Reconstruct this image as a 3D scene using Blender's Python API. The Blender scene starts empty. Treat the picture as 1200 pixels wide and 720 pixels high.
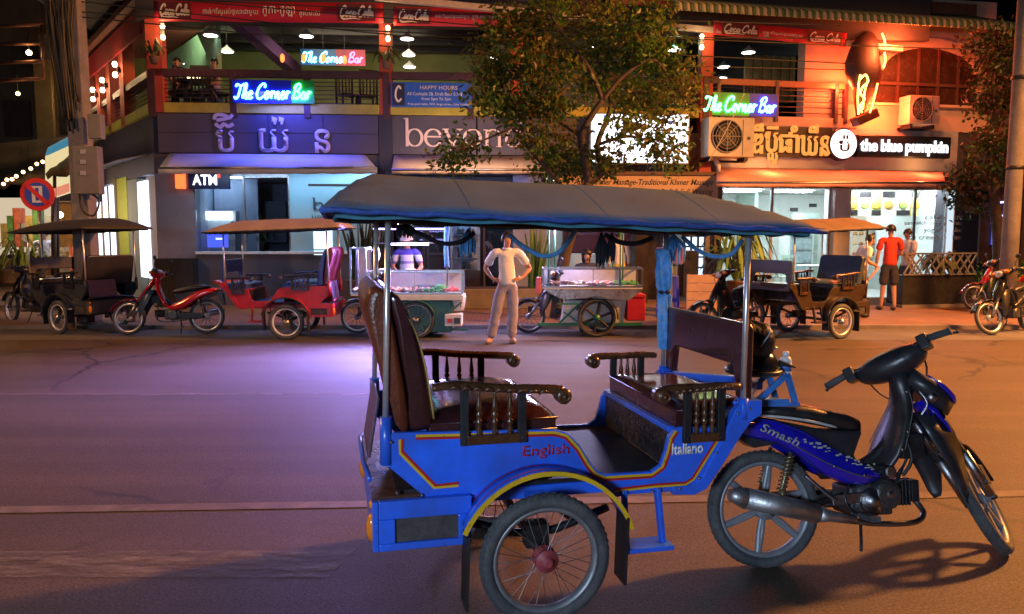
import bpy, bmesh, math, random
from mathutils import Vector, Matrix
random.seed(7)
PI = math.pi
rad = math.radians
SC = bpy.context.scene
COL = SC.collection

# ---------------------------------------------------------------- camera
PITCH = math.atan(85 / 900)
cam = bpy.data.cameras.new('camera')
cam.sensor_width = 36
cam.lens = 27
cam.clip_start = 0.05
cam.clip_end = 2000
camo = bpy.data.objects.new('camera', cam)
COL.objects.link(camo)
camo.location = (0, 0, 1.6)
camo.rotation_euler = (PI / 2 - PITCH, 0, 0)
SC.camera = camo

# ---------------------------------------------------------------- night sky, moon, exposure
SC.render.engine = 'CYCLES'
SC.cycles.use_denoising = True
SC.cycles.max_bounces = 6
SC.cycles.sample_clamp_indirect = 4.0
SC.view_settings.view_transform = 'Standard'
SC.view_settings.look = 'None'
SC.view_settings.exposure = 0
SC.view_settings.gamma = 1
world = bpy.data.worlds.new('World')
SC.world = world
world.use_nodes = True
wn = world.node_tree
sky = wn.nodes.new('ShaderNodeTexSky')
sky.sky_type = 'NISHITA'
sky.sun_disc = False
sky.sun_elevation = rad(-4)
sky.sun_rotation = rad(215)
wn.links.new(sky.outputs[0], wn.nodes['Background'].inputs[0])
wn.nodes['Background'].inputs[1].default_value = 0.05
sun = bpy.data.lights.new('moon_sun', 'SUN')
sun.energy = 0.03
sun.angle = rad(0.5)
sun.color = (0.75, 0.85, 1.0)
suno = bpy.data.objects.new('moon_sun', sun)
COL.objects.link(suno)
suno.rotation_euler = (rad(48), 0, rad(-35))


def lamp(name, kind, loc, power, color, size=0.3, target=None, size_y=None, spot=None, blend=0.5):
    l = bpy.data.lights.new(name, kind)
    l.energy = power
    l.color = color
    if kind == 'AREA':
        l.size = size
        if size_y:
            l.shape = 'RECTANGLE'
            l.size_y = size_y
    else:
        l.shadow_soft_size = size
    if spot:
        l.spot_size = rad(spot)
        l.spot_blend = blend
    o = bpy.data.objects.new(name, l)
    COL.objects.link(o)
    o.location = loc
    if target is not None:
        d = Vector(target) - Vector(loc)
        o.rotation_euler = d.to_track_quat('-Z', 'Y').to_euler()
    return o


# sodium street lamps across the road to the right, and an added cool fill light low behind the camera
lamp('sodium_street_light', 'SPOT', (11.5, 9.0, 7.5), 17500, (1.0, 0.36, 0.08), 0.55, (4.2, 7.6, 0), spot=138, blend=0.7)
lamp('sodium_street_light', 'SPOT', (13, 12.6, 7.5), 3000, (1.0, 0.34, 0.09), 0.25, (10, 14, 0), spot=130, blend=0.7)
lamp('cool_fill_light', 'AREA', (-2.6, -3.9, 2.3), 400, (0.60, 0.77, 1.0), 0.8, (0.9, 3.6, 0.8))
lamp('sodium_street_light', 'SPOT', (-13, 6, 8.0), 3000, (1.0, 0.45, 0.18), 0.3, (-5, 6, 0), spot=125, blend=0.7)


# ---------------------------------------------------------------- pixel rays of the photograph -> places in the world
def ray(u, v):
    cx = (u - 600) / 900
    cy = (360 - v) / 900
    return Vector((cx, math.cos(PITCH) + cy * math.sin(PITCH), -math.sin(PITCH) + cy * math.cos(PITCH)))


def at(u, v, Y):
    d = ray(u, v)
    k = Y / d.y
    return Vector((d.x * k, Y, 1.6 + d.z * k))


class Frame:
    """a vertical plane through a ground point, s along it, d behind it, z up"""
    def __init__(self, x, y, ang):
        self.o = Vector((x, y, 0))
        self.a = ang
        self.s = Vector((math.cos(ang), math.sin(ang), 0))
        self.d = Vector((-math.sin(ang), math.cos(ang), 0))

    def p(self, s, d, z):
        return self.o + self.s * s + self.d * d + Vector((0, 0, z))

    def hit(self, u, v, d=0.0):
        r = ray(u, v)
        c = Vector((0, 0, 1.6)) - self.o
        k = (d - c.dot(self.d)) / r.dot(self.d)
        q = c + r * k
        return q.dot(self.s), q.z

    def rect(self, u0, v0, u1, v1, d=0.0):
        um, vm = (u0 + u1) / 2, (v0 + v1) / 2
        return (self.hit(u0, vm, d)[0], self.hit(u1, vm, d)[0], self.hit(um, v1, d)[1], self.hit(um, v0, d)[1])


# ---------------------------------------------------------------- materials
MATS = {}


def M(name, col, rough=0.55, metal=0.0, var=0.18, scale=7.0, bump=0.0, bscale=60.0, emit=None, es=0.0,
      coat=0.0, dirt=None, dirt_amt=0.5, trans=0.0, alpha=1.0, spec=0.5):
    if name in MATS:
        return MATS[name]
    m = bpy.data.materials.new(name)
    m.use_nodes = True
    nt = m.node_tree
    b = nt.nodes['Principled BSDF']
    L = nt.links.new
    b.inputs['Base Color'].default_value = (*col, 1)
    b.inputs['Roughness'].default_value = rough
    b.inputs['Metallic'].default_value = metal
    b.inputs['Specular IOR Level'].default_value = spec
    b.inputs['Coat Weight'].default_value = coat
    b.inputs['Coat Roughness'].default_value = 0.12
    b.inputs['Transmission Weight'].default_value = trans
    b.inputs['Alpha'].default_value = alpha
    if emit:
        b.inputs['Emission Color'].default_value = (*emit, 1)
        b.inputs['Emission Strength'].default_value = es
    if var or bump or dirt:
        tc = nt.nodes.new('ShaderNodeTexCoord')
        nz = nt.nodes.new('ShaderNodeTexNoise')
        nz.inputs['Scale'].default_value = scale
        nz.inputs['Detail'].default_value = 6
        nz.inputs['Roughness'].default_value = 0.65
        L(tc.outputs['Object'], nz.inputs['Vector'])
        if var:
            mr = nt.nodes.new('ShaderNodeMapRange')
            mr.inputs['From Min'].default_value = 0.3
            mr.inputs['From Max'].default_value = 0.7
            mr.inputs['To Min'].default_value = 1 - var
            mr.inputs['To Max'].default_value = 1 + var
            L(nz.outputs['Fac'], mr.inputs['Value'])
            hs = nt.nodes.new('ShaderNodeHueSaturation')
            hs.inputs['Color'].default_value = (*col, 1)
            L(mr.outputs[0], hs.inputs['Value'])
            outc = hs.outputs[0]
            if dirt:
                n2 = nt.nodes.new('ShaderNodeTexNoise')
                n2.inputs['Scale'].default_value = scale * 0.6
                n2.inputs['Detail'].default_value = 8
                n2.inputs['Roughness'].default_value = 0.75
                L(tc.outputs['Object'], n2.inputs['Vector'])
                r2 = nt.nodes.new('ShaderNodeMapRange')
                r2.inputs['From Min'].default_value = 0.45
                r2.inputs['From Max'].default_value = 0.72
                r2.inputs['To Max'].default_value = dirt_amt
                L(n2.outputs['Fac'], r2.inputs['Value'])
                mx = nt.nodes.new('ShaderNodeMix')
                mx.data_type = 'RGBA'
                L(r2.outputs[0], mx.inputs[0])
                L(outc, mx.inputs[6])
                mx.inputs[7].default_value = (*dirt, 1)
                outc = mx.outputs[2]
            L(outc, b.inputs['Base Color'])
            rr = nt.nodes.new('ShaderNodeMapRange')
            rr.inputs['To Min'].default_value = max(0.03, rough - 0.14)
            rr.inputs['To Max'].default_value = min(1, rough + 0.14)
            L(nz.outputs['Fac'], rr.inputs['Value'])
            L(rr.outputs[0], b.inputs['Roughness'])
        if bump:
            nb = nt.nodes.new('ShaderNodeTexNoise')
            nb.inputs['Scale'].default_value = bscale
            nb.inputs['Detail'].default_value = 4
            L(tc.outputs['Object'], nb.inputs['Vector'])
            bp = nt.nodes.new('ShaderNodeBump')
            bp.inputs['Strength'].default_value = bump
            bp.inputs['Distance'].default_value = 0.02
            L(nb.outputs['Fac'], bp.inputs['Height'])
            L(bp.outputs[0], b.inputs['Normal'])
    MATS[name] = m
    return m


def GLOW(name, col, s):
    return M(name, (0.02, 0.02, 0.02), 0.5, var=0, emit=col, es=s)


def pane_mat(name='shop_glass', tint=(0.9, 0.95, 1.0), refl=0.10):
    if name in MATS:
        return MATS[name]
    m = bpy.data.materials.new(name)
    m.use_nodes = True
    nt = m.node_tree
    nt.nodes.clear()
    out = nt.nodes.new('ShaderNodeOutputMaterial')
    tr = nt.nodes.new('ShaderNodeBsdfTransparent')
    tr.inputs[0].default_value = (*tint, 1)
    gl = nt.nodes.new('ShaderNodeBsdfGlossy')
    gl.inputs['Roughness'].default_value = 0.03
    fr = nt.nodes.new('ShaderNodeFresnel')
    fr.inputs[0].default_value = 1.45
    ad = nt.nodes.new('ShaderNodeMath')
    ad.operation = 'ADD'
    ad.inputs[1].default_value = refl * 0.3
    mx = nt.nodes.new('ShaderNodeMixShader')
    nt.links.new(fr.outputs[0], ad.inputs[0])
    nt.links.new(ad.outputs[0], mx.inputs[0])
    nt.links.new(tr.outputs[0], mx.inputs[1])
    nt.links.new(gl.outputs[0], mx.inputs[2])
    nt.links.new(mx.outputs[0], out.inputs[0])
    MATS[name] = m
    return m


def overlay(m, color, scale, lo, hi, amt, stretch=(1, 1, 1), detail=8, kind='noise', mask=None):
    """chips, stains or cracks with a shape of their own laid over a base colour"""
    nt = m.node_tree
    b = nt.nodes['Principled BSDF']
    tc = nt.nodes.new('ShaderNodeTexCoord')
    mp = nt.nodes.new('ShaderNodeMapping')
    mp.inputs['Scale'].default_value = stretch
    nt.links.new(tc.outputs['Object'], mp.inputs[0])
    if kind == 'noise':
        nz = nt.nodes.new('ShaderNodeTexNoise')
        nz.inputs['Detail'].default_value = detail
        nz.inputs['Roughness'].default_value = .7
        fac = nz.outputs['Fac']
        nt.links.new(mp.outputs[0], nz.inputs['Vector'])
    else:
        wob = nt.nodes.new('ShaderNodeTexNoise')
        wob.inputs['Scale'].default_value = 3
        wob.inputs['Detail'].default_value = 5
        nt.links.new(mp.outputs[0], wob.inputs['Vector'])
        ad = nt.nodes.new('ShaderNodeMix')
        ad.data_type = 'RGBA'
        ad.inputs[0].default_value = .25
        nt.links.new(mp.outputs[0], ad.inputs[6])
        nt.links.new(wob.outputs['Color'], ad.inputs[7])
        nz = nt.nodes.new('ShaderNodeTexVoronoi')
        nz.feature = 'DISTANCE_TO_EDGE'
        nt.links.new(ad.outputs[2], nz.inputs['Vector'])
        fac = nz.outputs['Distance']
    nz.inputs['Scale'].default_value = scale
    mr = nt.nodes.new('ShaderNodeMapRange')
    mr.inputs['From Min'].default_value = lo
    mr.inputs['From Max'].default_value = hi
    mr.inputs['To Max'].default_value = amt
    nt.links.new(fac, mr.inputs[0])
    f = mr.outputs[0]
    if mask:
        mn = nt.nodes.new('ShaderNodeTexNoise')
        mn.inputs['Scale'].default_value = mask
        nt.links.new(tc.outputs['Object'], mn.inputs['Vector'])
        m2 = nt.nodes.new('ShaderNodeMapRange')
        m2.inputs['From Min'].default_value = .50
        m2.inputs['From Max'].default_value = .56
        nt.links.new(mn.outputs['Fac'], m2.inputs[0])
        mu = nt.nodes.new('ShaderNodeMath')
        mu.operation = 'MULTIPLY'
        nt.links.new(f, mu.inputs[0])
        nt.links.new(m2.outputs[0], mu.inputs[1])
        f = mu.outputs[0]
    src = b.inputs['Base Color'].links[0].from_socket
    mx = nt.nodes.new('ShaderNodeMix')
    mx.data_type = 'RGBA'
    nt.links.new(f, mx.inputs[0])
    nt.links.new(src, mx.inputs[6])
    mx.inputs[7].default_value = (*color, 1)
    nt.links.new(mx.outputs[2], b.inputs['Base Color'])
    return m


# ---------------------------------------------------------------- mesh builder
def catmull(pts, n=6, closed=False):
    P = [Vector(p) for p in pts]
    if len(P) < 3 or n < 2:
        return P
    out = []
    N = len(P)
    rng = range(N) if closed else range(N - 1)
    for i in rng:
        if closed:
            p0, p1, p2, p3 = P[(i - 1) % N], P[i], P[(i + 1) % N], P[(i + 2) % N]
        else:
            p0, p1, p2, p3 = P[max(i - 1, 0)], P[i], P[i + 1], P[min(i + 2, N - 1)]
        for k in range(n):
            t = k / n
            out.append(0.5 * ((2 * p1) + (p2 - p0) * t + (2 * p0 - 5 * p1 + 4 * p2 - p3) * t * t + (3 * p1 - p0 - 3 * p2 + p3) * t ** 3))
    if not closed:
        out.append(P[-1])
    return out


class MB:
    def __init__(self):
        self.v = []
        self.f = []
        self.s = []
        self.X = None

    def add(self, vs, fs, smooth=False):
        b = len(self.v)
        X = self.X
        self.v += [tuple(X(Vector(p))) for p in vs] if X else [tuple(p) for p in vs]
        self.f += [tuple(i + b for i in f) for f in fs]
        self.s += [smooth] * len(fs)
        return self

    def b(self, x0, x1, y0, y1, z0, z1):
        vs = [(x0, y0, z0), (x1, y0, z0), (x1, y1, z0), (x0, y1, z0), (x0, y0, z1), (x1, y0, z1), (x1, y1, z1), (x0, y1, z1)]
        return self.add(vs, [(0, 3, 2, 1), (4, 5, 6, 7), (0, 1, 5, 4), (1, 2, 6, 5), (2, 3, 7, 6), (3, 0, 4, 7)])

    def bar(self, a, c, w, h=None, up=(0, 0, 1)):
        """box along a line"""
        a, c = Vector(a), Vector(c)
        h = h or w
        d = (c - a).normalized()
        u = Vector(up)
        if abs(d.dot(u)) > 0.98:
            u = Vector((1, 0, 0))
        r = d.cross(u).normalized() * (w / 2)
        q = r.cross(d).normalized() * (h / 2)
        vs = [a - r - q, a + r - q, a + r + q, a - r + q, c - r - q, c + r - q, c + r + q, c - r + q]
        return self.add(vs, [(0, 1, 2, 3), (7, 6, 5, 4), (0, 4, 5, 1), (1, 5, 6, 2), (2, 6, 7, 3), (3, 7, 4, 0)])

    def prism(self, poly, y0, y1, smooth=False):
        """polygon in x,z pushed along y"""
        n = len(poly)
        vs = [(p[0], y0, p[1]) for p in poly] + [(p[0], y1, p[1]) for p in poly]
        fs = [tuple(range(n)), tuple(range(2 * n - 1, n - 1, -1))]
        self.add(vs, fs)
        b = len(self.v) - 2 * n
        for i in range(n):
            j = (i + 1) % n
            self.f.append((b + i, b + n + i, b + n + j, b + j))
            self.s.append(smooth)
        return self

    def tube(self, pts, r, n=8, caps=True, sp=0, flat=None):
        P = catmull(pts, sp) if sp else [Vector(p) for p in pts]
        m = len(P)
        R = r if isinstance(r, (list, tuple)) else None
        def rr(i):
            if not R:
                return r
            t = i / (m - 1) * (len(R) - 1)
            k = min(int(t), len(R) - 2)
            return R[k] + (R[k + 1] - R[k]) * (t - k)
        up = None
        vs = []
        for i in range(m):
            d = (P[min(i + 1, m - 1)] - P[max(i - 1, 0)])
            if d.length < 1e-9:
                d = Vector((0, 0, 1))
            d.normalize()
            if up is None:
                up = Vector((0, 0, 1)) if abs(d.z) < 0.9 else Vector((0, 1, 0))
            s = d.cross(up)
            if s.length < 1e-6:
                s = d.orthogonal()
            s.normalize()
            up = s.cross(d).normalized()
            for k in range(n):
                a = 2 * PI * k / n
                vs.append(P[i] + s * (math.cos(a) * rr(i)) + up * (math.sin(a) * rr(i) * (flat or 1)))
        fs = []
        for i in range(m - 1):
            for k in range(n):
                k2 = (k + 1) % n
                fs.append((i * n + k, i * n + k2, (i + 1) * n + k2, (i + 1) * n + k))
        self.add(vs, fs, True)
        if caps:
            b = len(self.v) - len(vs)
            self.f.append(tuple(b + k for k in range(n - 1, -1, -1)))
            self.f.append(tuple(b + (m - 1) * n + k for k in range(n)))
            self.s += [False, False]
        return self

    def lathe(self, prof, c=(0, 0, 0), ax=(0, 0, 1), n=12, smooth=True, closed=False):
        """profile of (radius, height) round an axis"""
        c = Vector(c)
        ax = Vector(ax).normalized()
        e = ax.orthogonal().normalized()
        g = ax.cross(e)
        m = len(prof)
        vs = []
        for r, h in prof:
            for k in range(n):
                a = 2 * PI * k / n
                vs.append(c + ax * h + (e * math.cos(a) + g * math.sin(a)) * r)
        fs = []
        for i in range(m if closed else m - 1):
            j = (i + 1) % m
            for k in range(n):
                k2 = (k + 1) % n
                fs.append((i * n + k, i * n + k2, j * n + k2, j * n + k))
        self.add(vs, fs, smooth)
        if not closed:
            b = len(self.v) - len(vs)
            if prof[0][0] > 1e-4:
                self.f.append(tuple(b + k for k in range(n - 1, -1, -1)))
                self.s.append(False)
            if prof[-1][0] > 1e-4:
                self.f.append(tuple(b + (m - 1) * n + k for k in range(n)))
                self.s.append(False)
        return self

    def ball(self, c, r, nu=10, nv=7, rot=None):
        if isinstance(r, (int, float)):
            r = (r, r, r)
        c = Vector(c)
        vs = []
        for i in range(nv + 1):
            t = PI * i / nv
            for k in range(nu):
                a = 2 * PI * k / nu
                p = Vector((r[0] * math.sin(t) * math.cos(a), r[1] * math.sin(t) * math.sin(a), r[2] * math.cos(t)))
                vs.append(c + (rot @ p if rot else p))
        fs = []
        for i in range(nv):
            for k in range(nu):
                k2 = (k + 1) % nu
                fs.append((i * nu + k, (i + 1) * nu + k, (i + 1) * nu + k2, i * nu + k2))
        return self.add(vs, fs, True)

    def grid(self, rows, smooth=True, closed=False):
        n = len(rows[0])
        vs = [p for r in rows for p in r]
        fs = []
        for i in range(len(rows) - 1):
            for k in range(n if closed else n - 1):
                k2 = (k + 1) % n
                fs.append((i * n + k, i * n + k2, (i + 1) * n + k2, (i + 1) * n + k))
        return self.add(vs, fs, smooth)

    def ribbon(self, pts, w, y0, y1, sp=0, off=0.0, closed=False):
        """flat strip along a path in x,z with thickness y0..y1; w may vary"""
        P = [Vector((p[0], p[1], 0)) for p in pts]
        if sp:
            P = catmull(P, sp, closed)
        m = len(P)
        W = w if isinstance(w, (list, tuple)) else None
        vs = []
        for i in range(m):
            if closed:
                d = P[(i + 1) % m] - P[i - 1]
            else:
                d = P[min(i + 1, m - 1)] - P[max(i - 1, 0)]
            d.normalize()
            nrm = Vector((-d.y, d.x, 0))
            if W:
                t = i / max(1, m - 1) * (len(W) - 1)
                k = min(int(t), len(W) - 2)
                ww = W[k] + (W[k + 1] - W[k]) * (t - k)
            else:
                ww = w
            a = P[i] + nrm * (off + ww / 2)
            c = P[i] + nrm * (off - ww / 2)
            vs += [(a.x, y0, a.y), (c.x, y0, c.y), (c.x, y1, c.y), (a.x, y1, a.y)]
        fs = []
        for i in range(m if closed else m - 1):
            j = (i + 1) % m
            for k in range(4):
                k2 = (k + 1) % 4
                fs.append((i * 4 + k, j * 4 + k, j * 4 + k2, i * 4 + k2))
        if not closed:
            fs += [(0, 1, 2, 3), (m * 4 - 1, m * 4 - 2, m * 4 - 3, m * 4 - 4)]
        return self.add(vs, fs)

    def mesh(self, name, mat, fix=True):
        me = bpy.data.meshes.new(name)
        me.from_pydata(self.v, [], self.f)
        me.polygons.foreach_set('use_smooth', self.s)
        if fix:
            bm = bmesh.new()
            bm.from_mesh(me)
            bmesh.ops.recalc_face_normals(bm, faces=bm.faces)
            bm.to_mesh(me)
            bm.free()
        me.materials.append(mat)
        me.update()
        return me

    def build(self, name, mat, parent=None, bevel=0.0, seg=2, kind=None, label=None, fix=True):
        o = bpy.data.objects.new(name, self.mesh(name, mat, fix))
        COL.objects.link(o)
        if parent:
            o.parent = parent
        if bevel:
            bv = o.modifiers.new('bevel', 'BEVEL')
            bv.width = bevel
            bv.segments = seg
            bv.limit_method = 'ANGLE'
            bv.angle_limit = rad(40)
        if kind:
            o['kind'] = kind
        if label:
            o['label'] = label
        return o


def tag(o, label, cat, group=None, kind=None):
    o['label'] = label
    o['category'] = cat
    if group:
        o['group'] = group
    if kind:
        o['kind'] = kind
    return o


def thing(name, label, cat, loc=(0, 0, 0), rotz=0.0, group=None):
    o = bpy.data.objects.new(name, None)
    COL.objects.link(o)
    o.empty_display_size = 0.1
    o.location = loc
    o.rotation_euler = (0, 0, rotz)
    return tag(o, label, cat, group)


def fthing(F, name, label, cat, s=0.0, d=0.0, z=0.0, group=None):
    return thing(name, label, cat, F.p(s, d, z), F.a, group)


def share(o, parent, name=None):
    """another piece with the same mesh"""
    c = bpy.data.objects.new(name or o.name.split('.')[0], o.data)
    COL.objects.link(c)
    c.parent = parent
    for md in o.modifiers:
        if md.type == 'BEVEL':
            n = c.modifiers.new('bevel', 'BEVEL')
            n.width, n.segments, n.limit_method, n.angle_limit = md.width, md.segments, 'ANGLE', md.angle_limit
    return c


def copy_tree(o, parent=None):
    c = o.copy()
    COL.objects.link(c)
    c.parent = parent
    for ch in list(o.children):
        copy_tree(ch, c)
    return c


def text(name, body, mat, parent, x0, x1, z0, z1, y=0.0, depth=0.004, bold=0.0, shear=0.0, keep=False, align='c', space=1.0):
    """lettering standing in the x,z plane, fitted into the rectangle; keep = keep the letters' own proportions"""
    cu = bpy.data.curves.new(name, 'FONT')
    cu.body = body
    cu.offset = bold
    cu.shear = shear
    cu.resolution_u = 3
    cu.space_character = space
    t = bpy.data.objects.new(name, cu)
    COL.objects.link(t)
    dg = bpy.context.evaluated_depsgraph_get()
    dg.update()
    me = bpy.data.meshes.new_from_object(t.evaluated_get(dg))
    bpy.data.objects.remove(t)
    bpy.data.curves.remove(cu)
    xs = [v.co.x for v in me.vertices]
    ys = [v.co.y for v in me.vertices]
    bx, by = (min(xs), max(xs)), (min(ys), max(ys))
    kx = (x1 - x0) / (bx[1] - bx[0])
    kz = (z1 - z0) / (by[1] - by[0])
    ox, oz = x0, z0
    if keep:
        k = min(kx, kz)
        if align == 'c':
            ox += ((x1 - x0) - k * (bx[1] - bx[0])) / 2
        oz += ((z1 - z0) - k * (by[1] - by[0])) / 2
        kx = kz = k
    bm = bmesh.new()
    bm.from_mesh(me)
    for v in bm.verts:
        v.co = Vector((ox + (v.co.x - bx[0]) * kx, y, oz + (v.co.y - by[0]) * kz))
    r = bmesh.ops.extrude_face_region(bm, geom=bm.faces[:])
    for e in r['geom']:
        if isinstance(e, bmesh.types.BMVert):
            e.co.y -= depth
    bmesh.ops.recalc_face_normals(bm, faces=bm.faces)
    bm.to_mesh(me)
    bm.free()
    me.materials.clear()
    me.materials.append(mat)
    me.name = name
    o = bpy.data.objects.new(name, me)
    COL.objects.link(o)
    o.parent = parent
    return o


# script lettering drawn as strokes, cap height 1
SCRIPT = {
    'T': (0.62, [[(0.0, .78), (.06, .93), (.22, .9), (.42, .84), (.66, .98)], [(.40, .86), (.36, .5), (.28, .12), (.12, .0), (.0, .14)]]),
    'h': (0.46, [[(.0, .12), (.2, .55), (.24, .92), (.15, .97), (.1, .6), (.06, .02)], [(.07, .2), (.18, .46), (.3, .42), (.28, .1), (.36, .0), (.48, .12)]]),
    'e': (0.40, [[(.0, .12), (.16, .24), (.3, .36), (.24, .5), (.1, .42), (.06, .18), (.18, .0), (.4, .12)]]),
    'C': (0.72, [[(.62, .74), (.64, .92), (.46, 1.0), (.2, .8), (.06, .42), (.14, .08), (.36, .0), (.58, .14), (.72, .2)]]),
    'o': (0.44, [[(.0, .2), (.06, .4), (.2, .48), (.3, .3), (.24, .06), (.1, .02), (.04, .2), (.14, .42), (.44, .4)]]),
    'r': (0.36, [[(.0, .12), (.1, .46), (.14, .5), (.12, .3), (.1, .02)], [(.12, .3), (.22, .47), (.36, .44)]]),
    'n': (0.48, [[(.0, .3), (.08, .46), (.08, .02)], [(.08, .2), (.2, .46), (.3, .4), (.3, .08), (.38, .0), (.48, .12)]]),
    'B': (0.66, [[(.16, .9), (.1, .5), (.04, .0)], [(.02, .7), (.14, .92), (.4, 1.0), (.5, .82), (.36, .58), (.2, .52)], [(.2, .53), (.46, .46), (.54, .24), (.36, .02), (.12, .06), (.3, .1), (.66, .14)]]),
    'a': (0.46, [[(.32, .42), (.14, .46), (.03, .24), (.1, .02), (.26, .12), (.34, .44), (.32, .08), (.38, .0), (.48, .14)]]),
    'c': (0.38, [[(.28, .38), (.2, .48), (.06, .36), (.04, .12), (.16, .0), (.38, .14)]]),
    'l': (0.28, [[(.0, .12), (.16, .5), (.2, .92), (.12, .96), (.06, .5), (.08, .06), (.16, .0), (.28, .12)]]),
    '-': (0.22, [[(.0, .3), (.18, .33)]]),
    ' ': (0.26, []),
}


def script_strokes(s, x0, z0, h, slant=0.22, sx=1.0):
    x = 0.0
    out = []
    for ch in s:
        w, st = SCRIPT[ch]
        for p in st:
            out.append([(x0 + (x + a * 1.0 + b * slant) * h * sx, z0 + b * h) for a, b in p])
        x += w
    return out, x * h * sx

# ================================================================ shared materials
CHROME = M('chrome', (0.78, 0.78, 0.80), 0.32, 0.75, var=0.12, scale=14)
STEEL = M('worn_steel', (0.34, 0.35, 0.37), 0.38, 1.0, var=0.25, scale=20, bump=0.1)
IRON = M('dark_iron', (0.035, 0.035, 0.04), 0.5, 0.6, var=0.3, scale=15, bump=0.15)
RUBBER = M('tyre_rubber', (0.050, 0.054, 0.062), 0.8, var=0.3, scale=10, bump=0.25, bscale=90, dirt=(0.16, 0.155, 0.15), dirt_amt=0.65)
BLACKP = M('black_plastic', (0.018, 0.019, 0.024), 0.34, var=0.3, scale=9, bump=0.05, dirt=(0.05, 0.05, 0.055), dirt_amt=0.5)
BLACKSEAT = M('black_vinyl', (0.02, 0.02, 0.022), 0.33, var=0.25, scale=12, bump=0.15, bscale=120)
ALLOY = M('cast_alloy', (0.25, 0.27, 0.31), 0.45, 0.35, var=0.2, scale=14)
WOOD = M('varnished_wood', (0.075, 0.032, 0.014), 0.28, var=0.35, scale=14, bump=0.12, coat=0.4)
AMBER = M('amber_lens', (0.75, 0.22, 0.015), 0.18, var=0.1, coat=0.5)
REDLENS = M('red_lens', (0.45, 0.012, 0.01), 0.15, var=0.1, coat=0.5)
CLEARLENS = M('headlamp_lens', (0.75, 0.78, 0.8), 0.08, 0.3, var=0.05, coat=0.6)


def catwheel(p, cx, cz, R, w, y, mats, parent, spokes='wire', hubc=None, single=False, rimw=None, tread=True):
    """wheel = tyre mesh with rim, hub and spokes as pieces of it"""
    tyre_m, rim_m, hub_m, spoke_m = mats
    tr = R * 0.16 if rimw is None else rimw
    mb = MB()
    c = (cx, y, cz)
    prof = []
    for k in range(12):
        a = 2 * PI * k / 12
        prof.append((R - tr / 2 + math.cos(a) * tr / 2, math.sin(a) * w / 2))
    mb.lathe(prof, c, (0, 1, 0), 44, closed=True)
    if tread:
        n = 54
        for k in range(n):
            a = 2 * PI * k / n
            for sgn in (-1, 1):
                e = Vector((math.cos(a + .03 * sgn), 0, math.sin(a + .03 * sgn)))
                t = Vector((-math.sin(a), 0, math.cos(a)))
                q0 = Vector(c) + e * (R - tr * .19) + Vector((0, sgn * w * .385, 0))
                q1 = Vector(c) + e * (R - .0005) + Vector((0, sgn * w * .10, 0))
                mb.bar(q0, q1, R * .05, R * .016, up=e)
    o = mb.build('wheel', tyre_m, parent)
    rm = MB()
    ri = R - tr
    rm.lathe([(ri + .006, -w * .36), (ri - .004, -w * .34), (ri - .014, -w * .2), (ri - .016, 0), (ri - .014, w * .2), (ri - .004, w * .34), (ri + .006, w * .36)], c, (0, 1, 0), 40, closed=True)
    rm.build('rim', rim_m, o)
    hb = MB()
    hb.lathe([(R * .05, -w * .8), (R * .07, -w * .78), (R * .08, -w * .5), (R * .17, -w * .48), (R * .18, -w * .38), (R * .12, -w * .3), (R * .11, w * .3), (R * .18, w * .38), (R * .17, w * .48), (R * .07, w * .6), (R * .05, w * .8)], c, (0, 1, 0), 20)
    hb.build('hub', hub_m, o)
    if spokes == 'wire':
        n = 32
        if single:
            one = None
            for k in range(n):
                a = 2 * PI * k / n
                b = a + (.42 if (k // 2) % 2 else -.42)
                sg = 1 if k % 2 else -1
                p0 = Vector((math.cos(b) * R * .155, sg * w * .42, math.sin(b) * R * .155))
                p1 = Vector((math.cos(a) * (ri - .01), sg * w * .06, math.sin(a) * (ri - .01)))
                s = MB().tube([Vector(c) + p0, Vector(c) + p1], .0016, 5, False).build('spoke', spoke_m, o)
        else:
            mb = MB()
            for k in range(20):
                a = 2 * PI * k / 20
                b = a + (.4 if k % 2 else -.4)
                mb.tube([(cx + math.cos(b) * R * .15, y, cz + math.sin(b) * R * .15), (cx + math.cos(a) * ri, y, cz + math.sin(a) * ri)], .003, 4, False)
            mb.build('wire_lacing', M('dull_spoke', (.16, .16, .17), .4, .6), o, kind='stuff')
    else:
        for k in range(6):
            a = 2 * PI * k / 6 + 0.35
            pts = []
            for t, da in ((.14, 0), (.5, .02), (.9, 0.0), (1.0, 0)):
                pts.append((cx + math.cos(a + da) * ri * t, y, cz + math.sin(a + da) * ri * t))
            m2 = MB()
            for sg in (-.045, .045):
                m2.tube([(cx + math.cos(a + sg * 3.0 * (1 - t)) * ri * t, y, cz + math.sin(a + sg * 3.0 * (1 - t)) * ri * t) for t in (.12, .5, 1.0)], [R * .045, R * .05, R * .065], 8, False, flat=.9)
            m2.build('spoke', rim_m, o)
    return o


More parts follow.
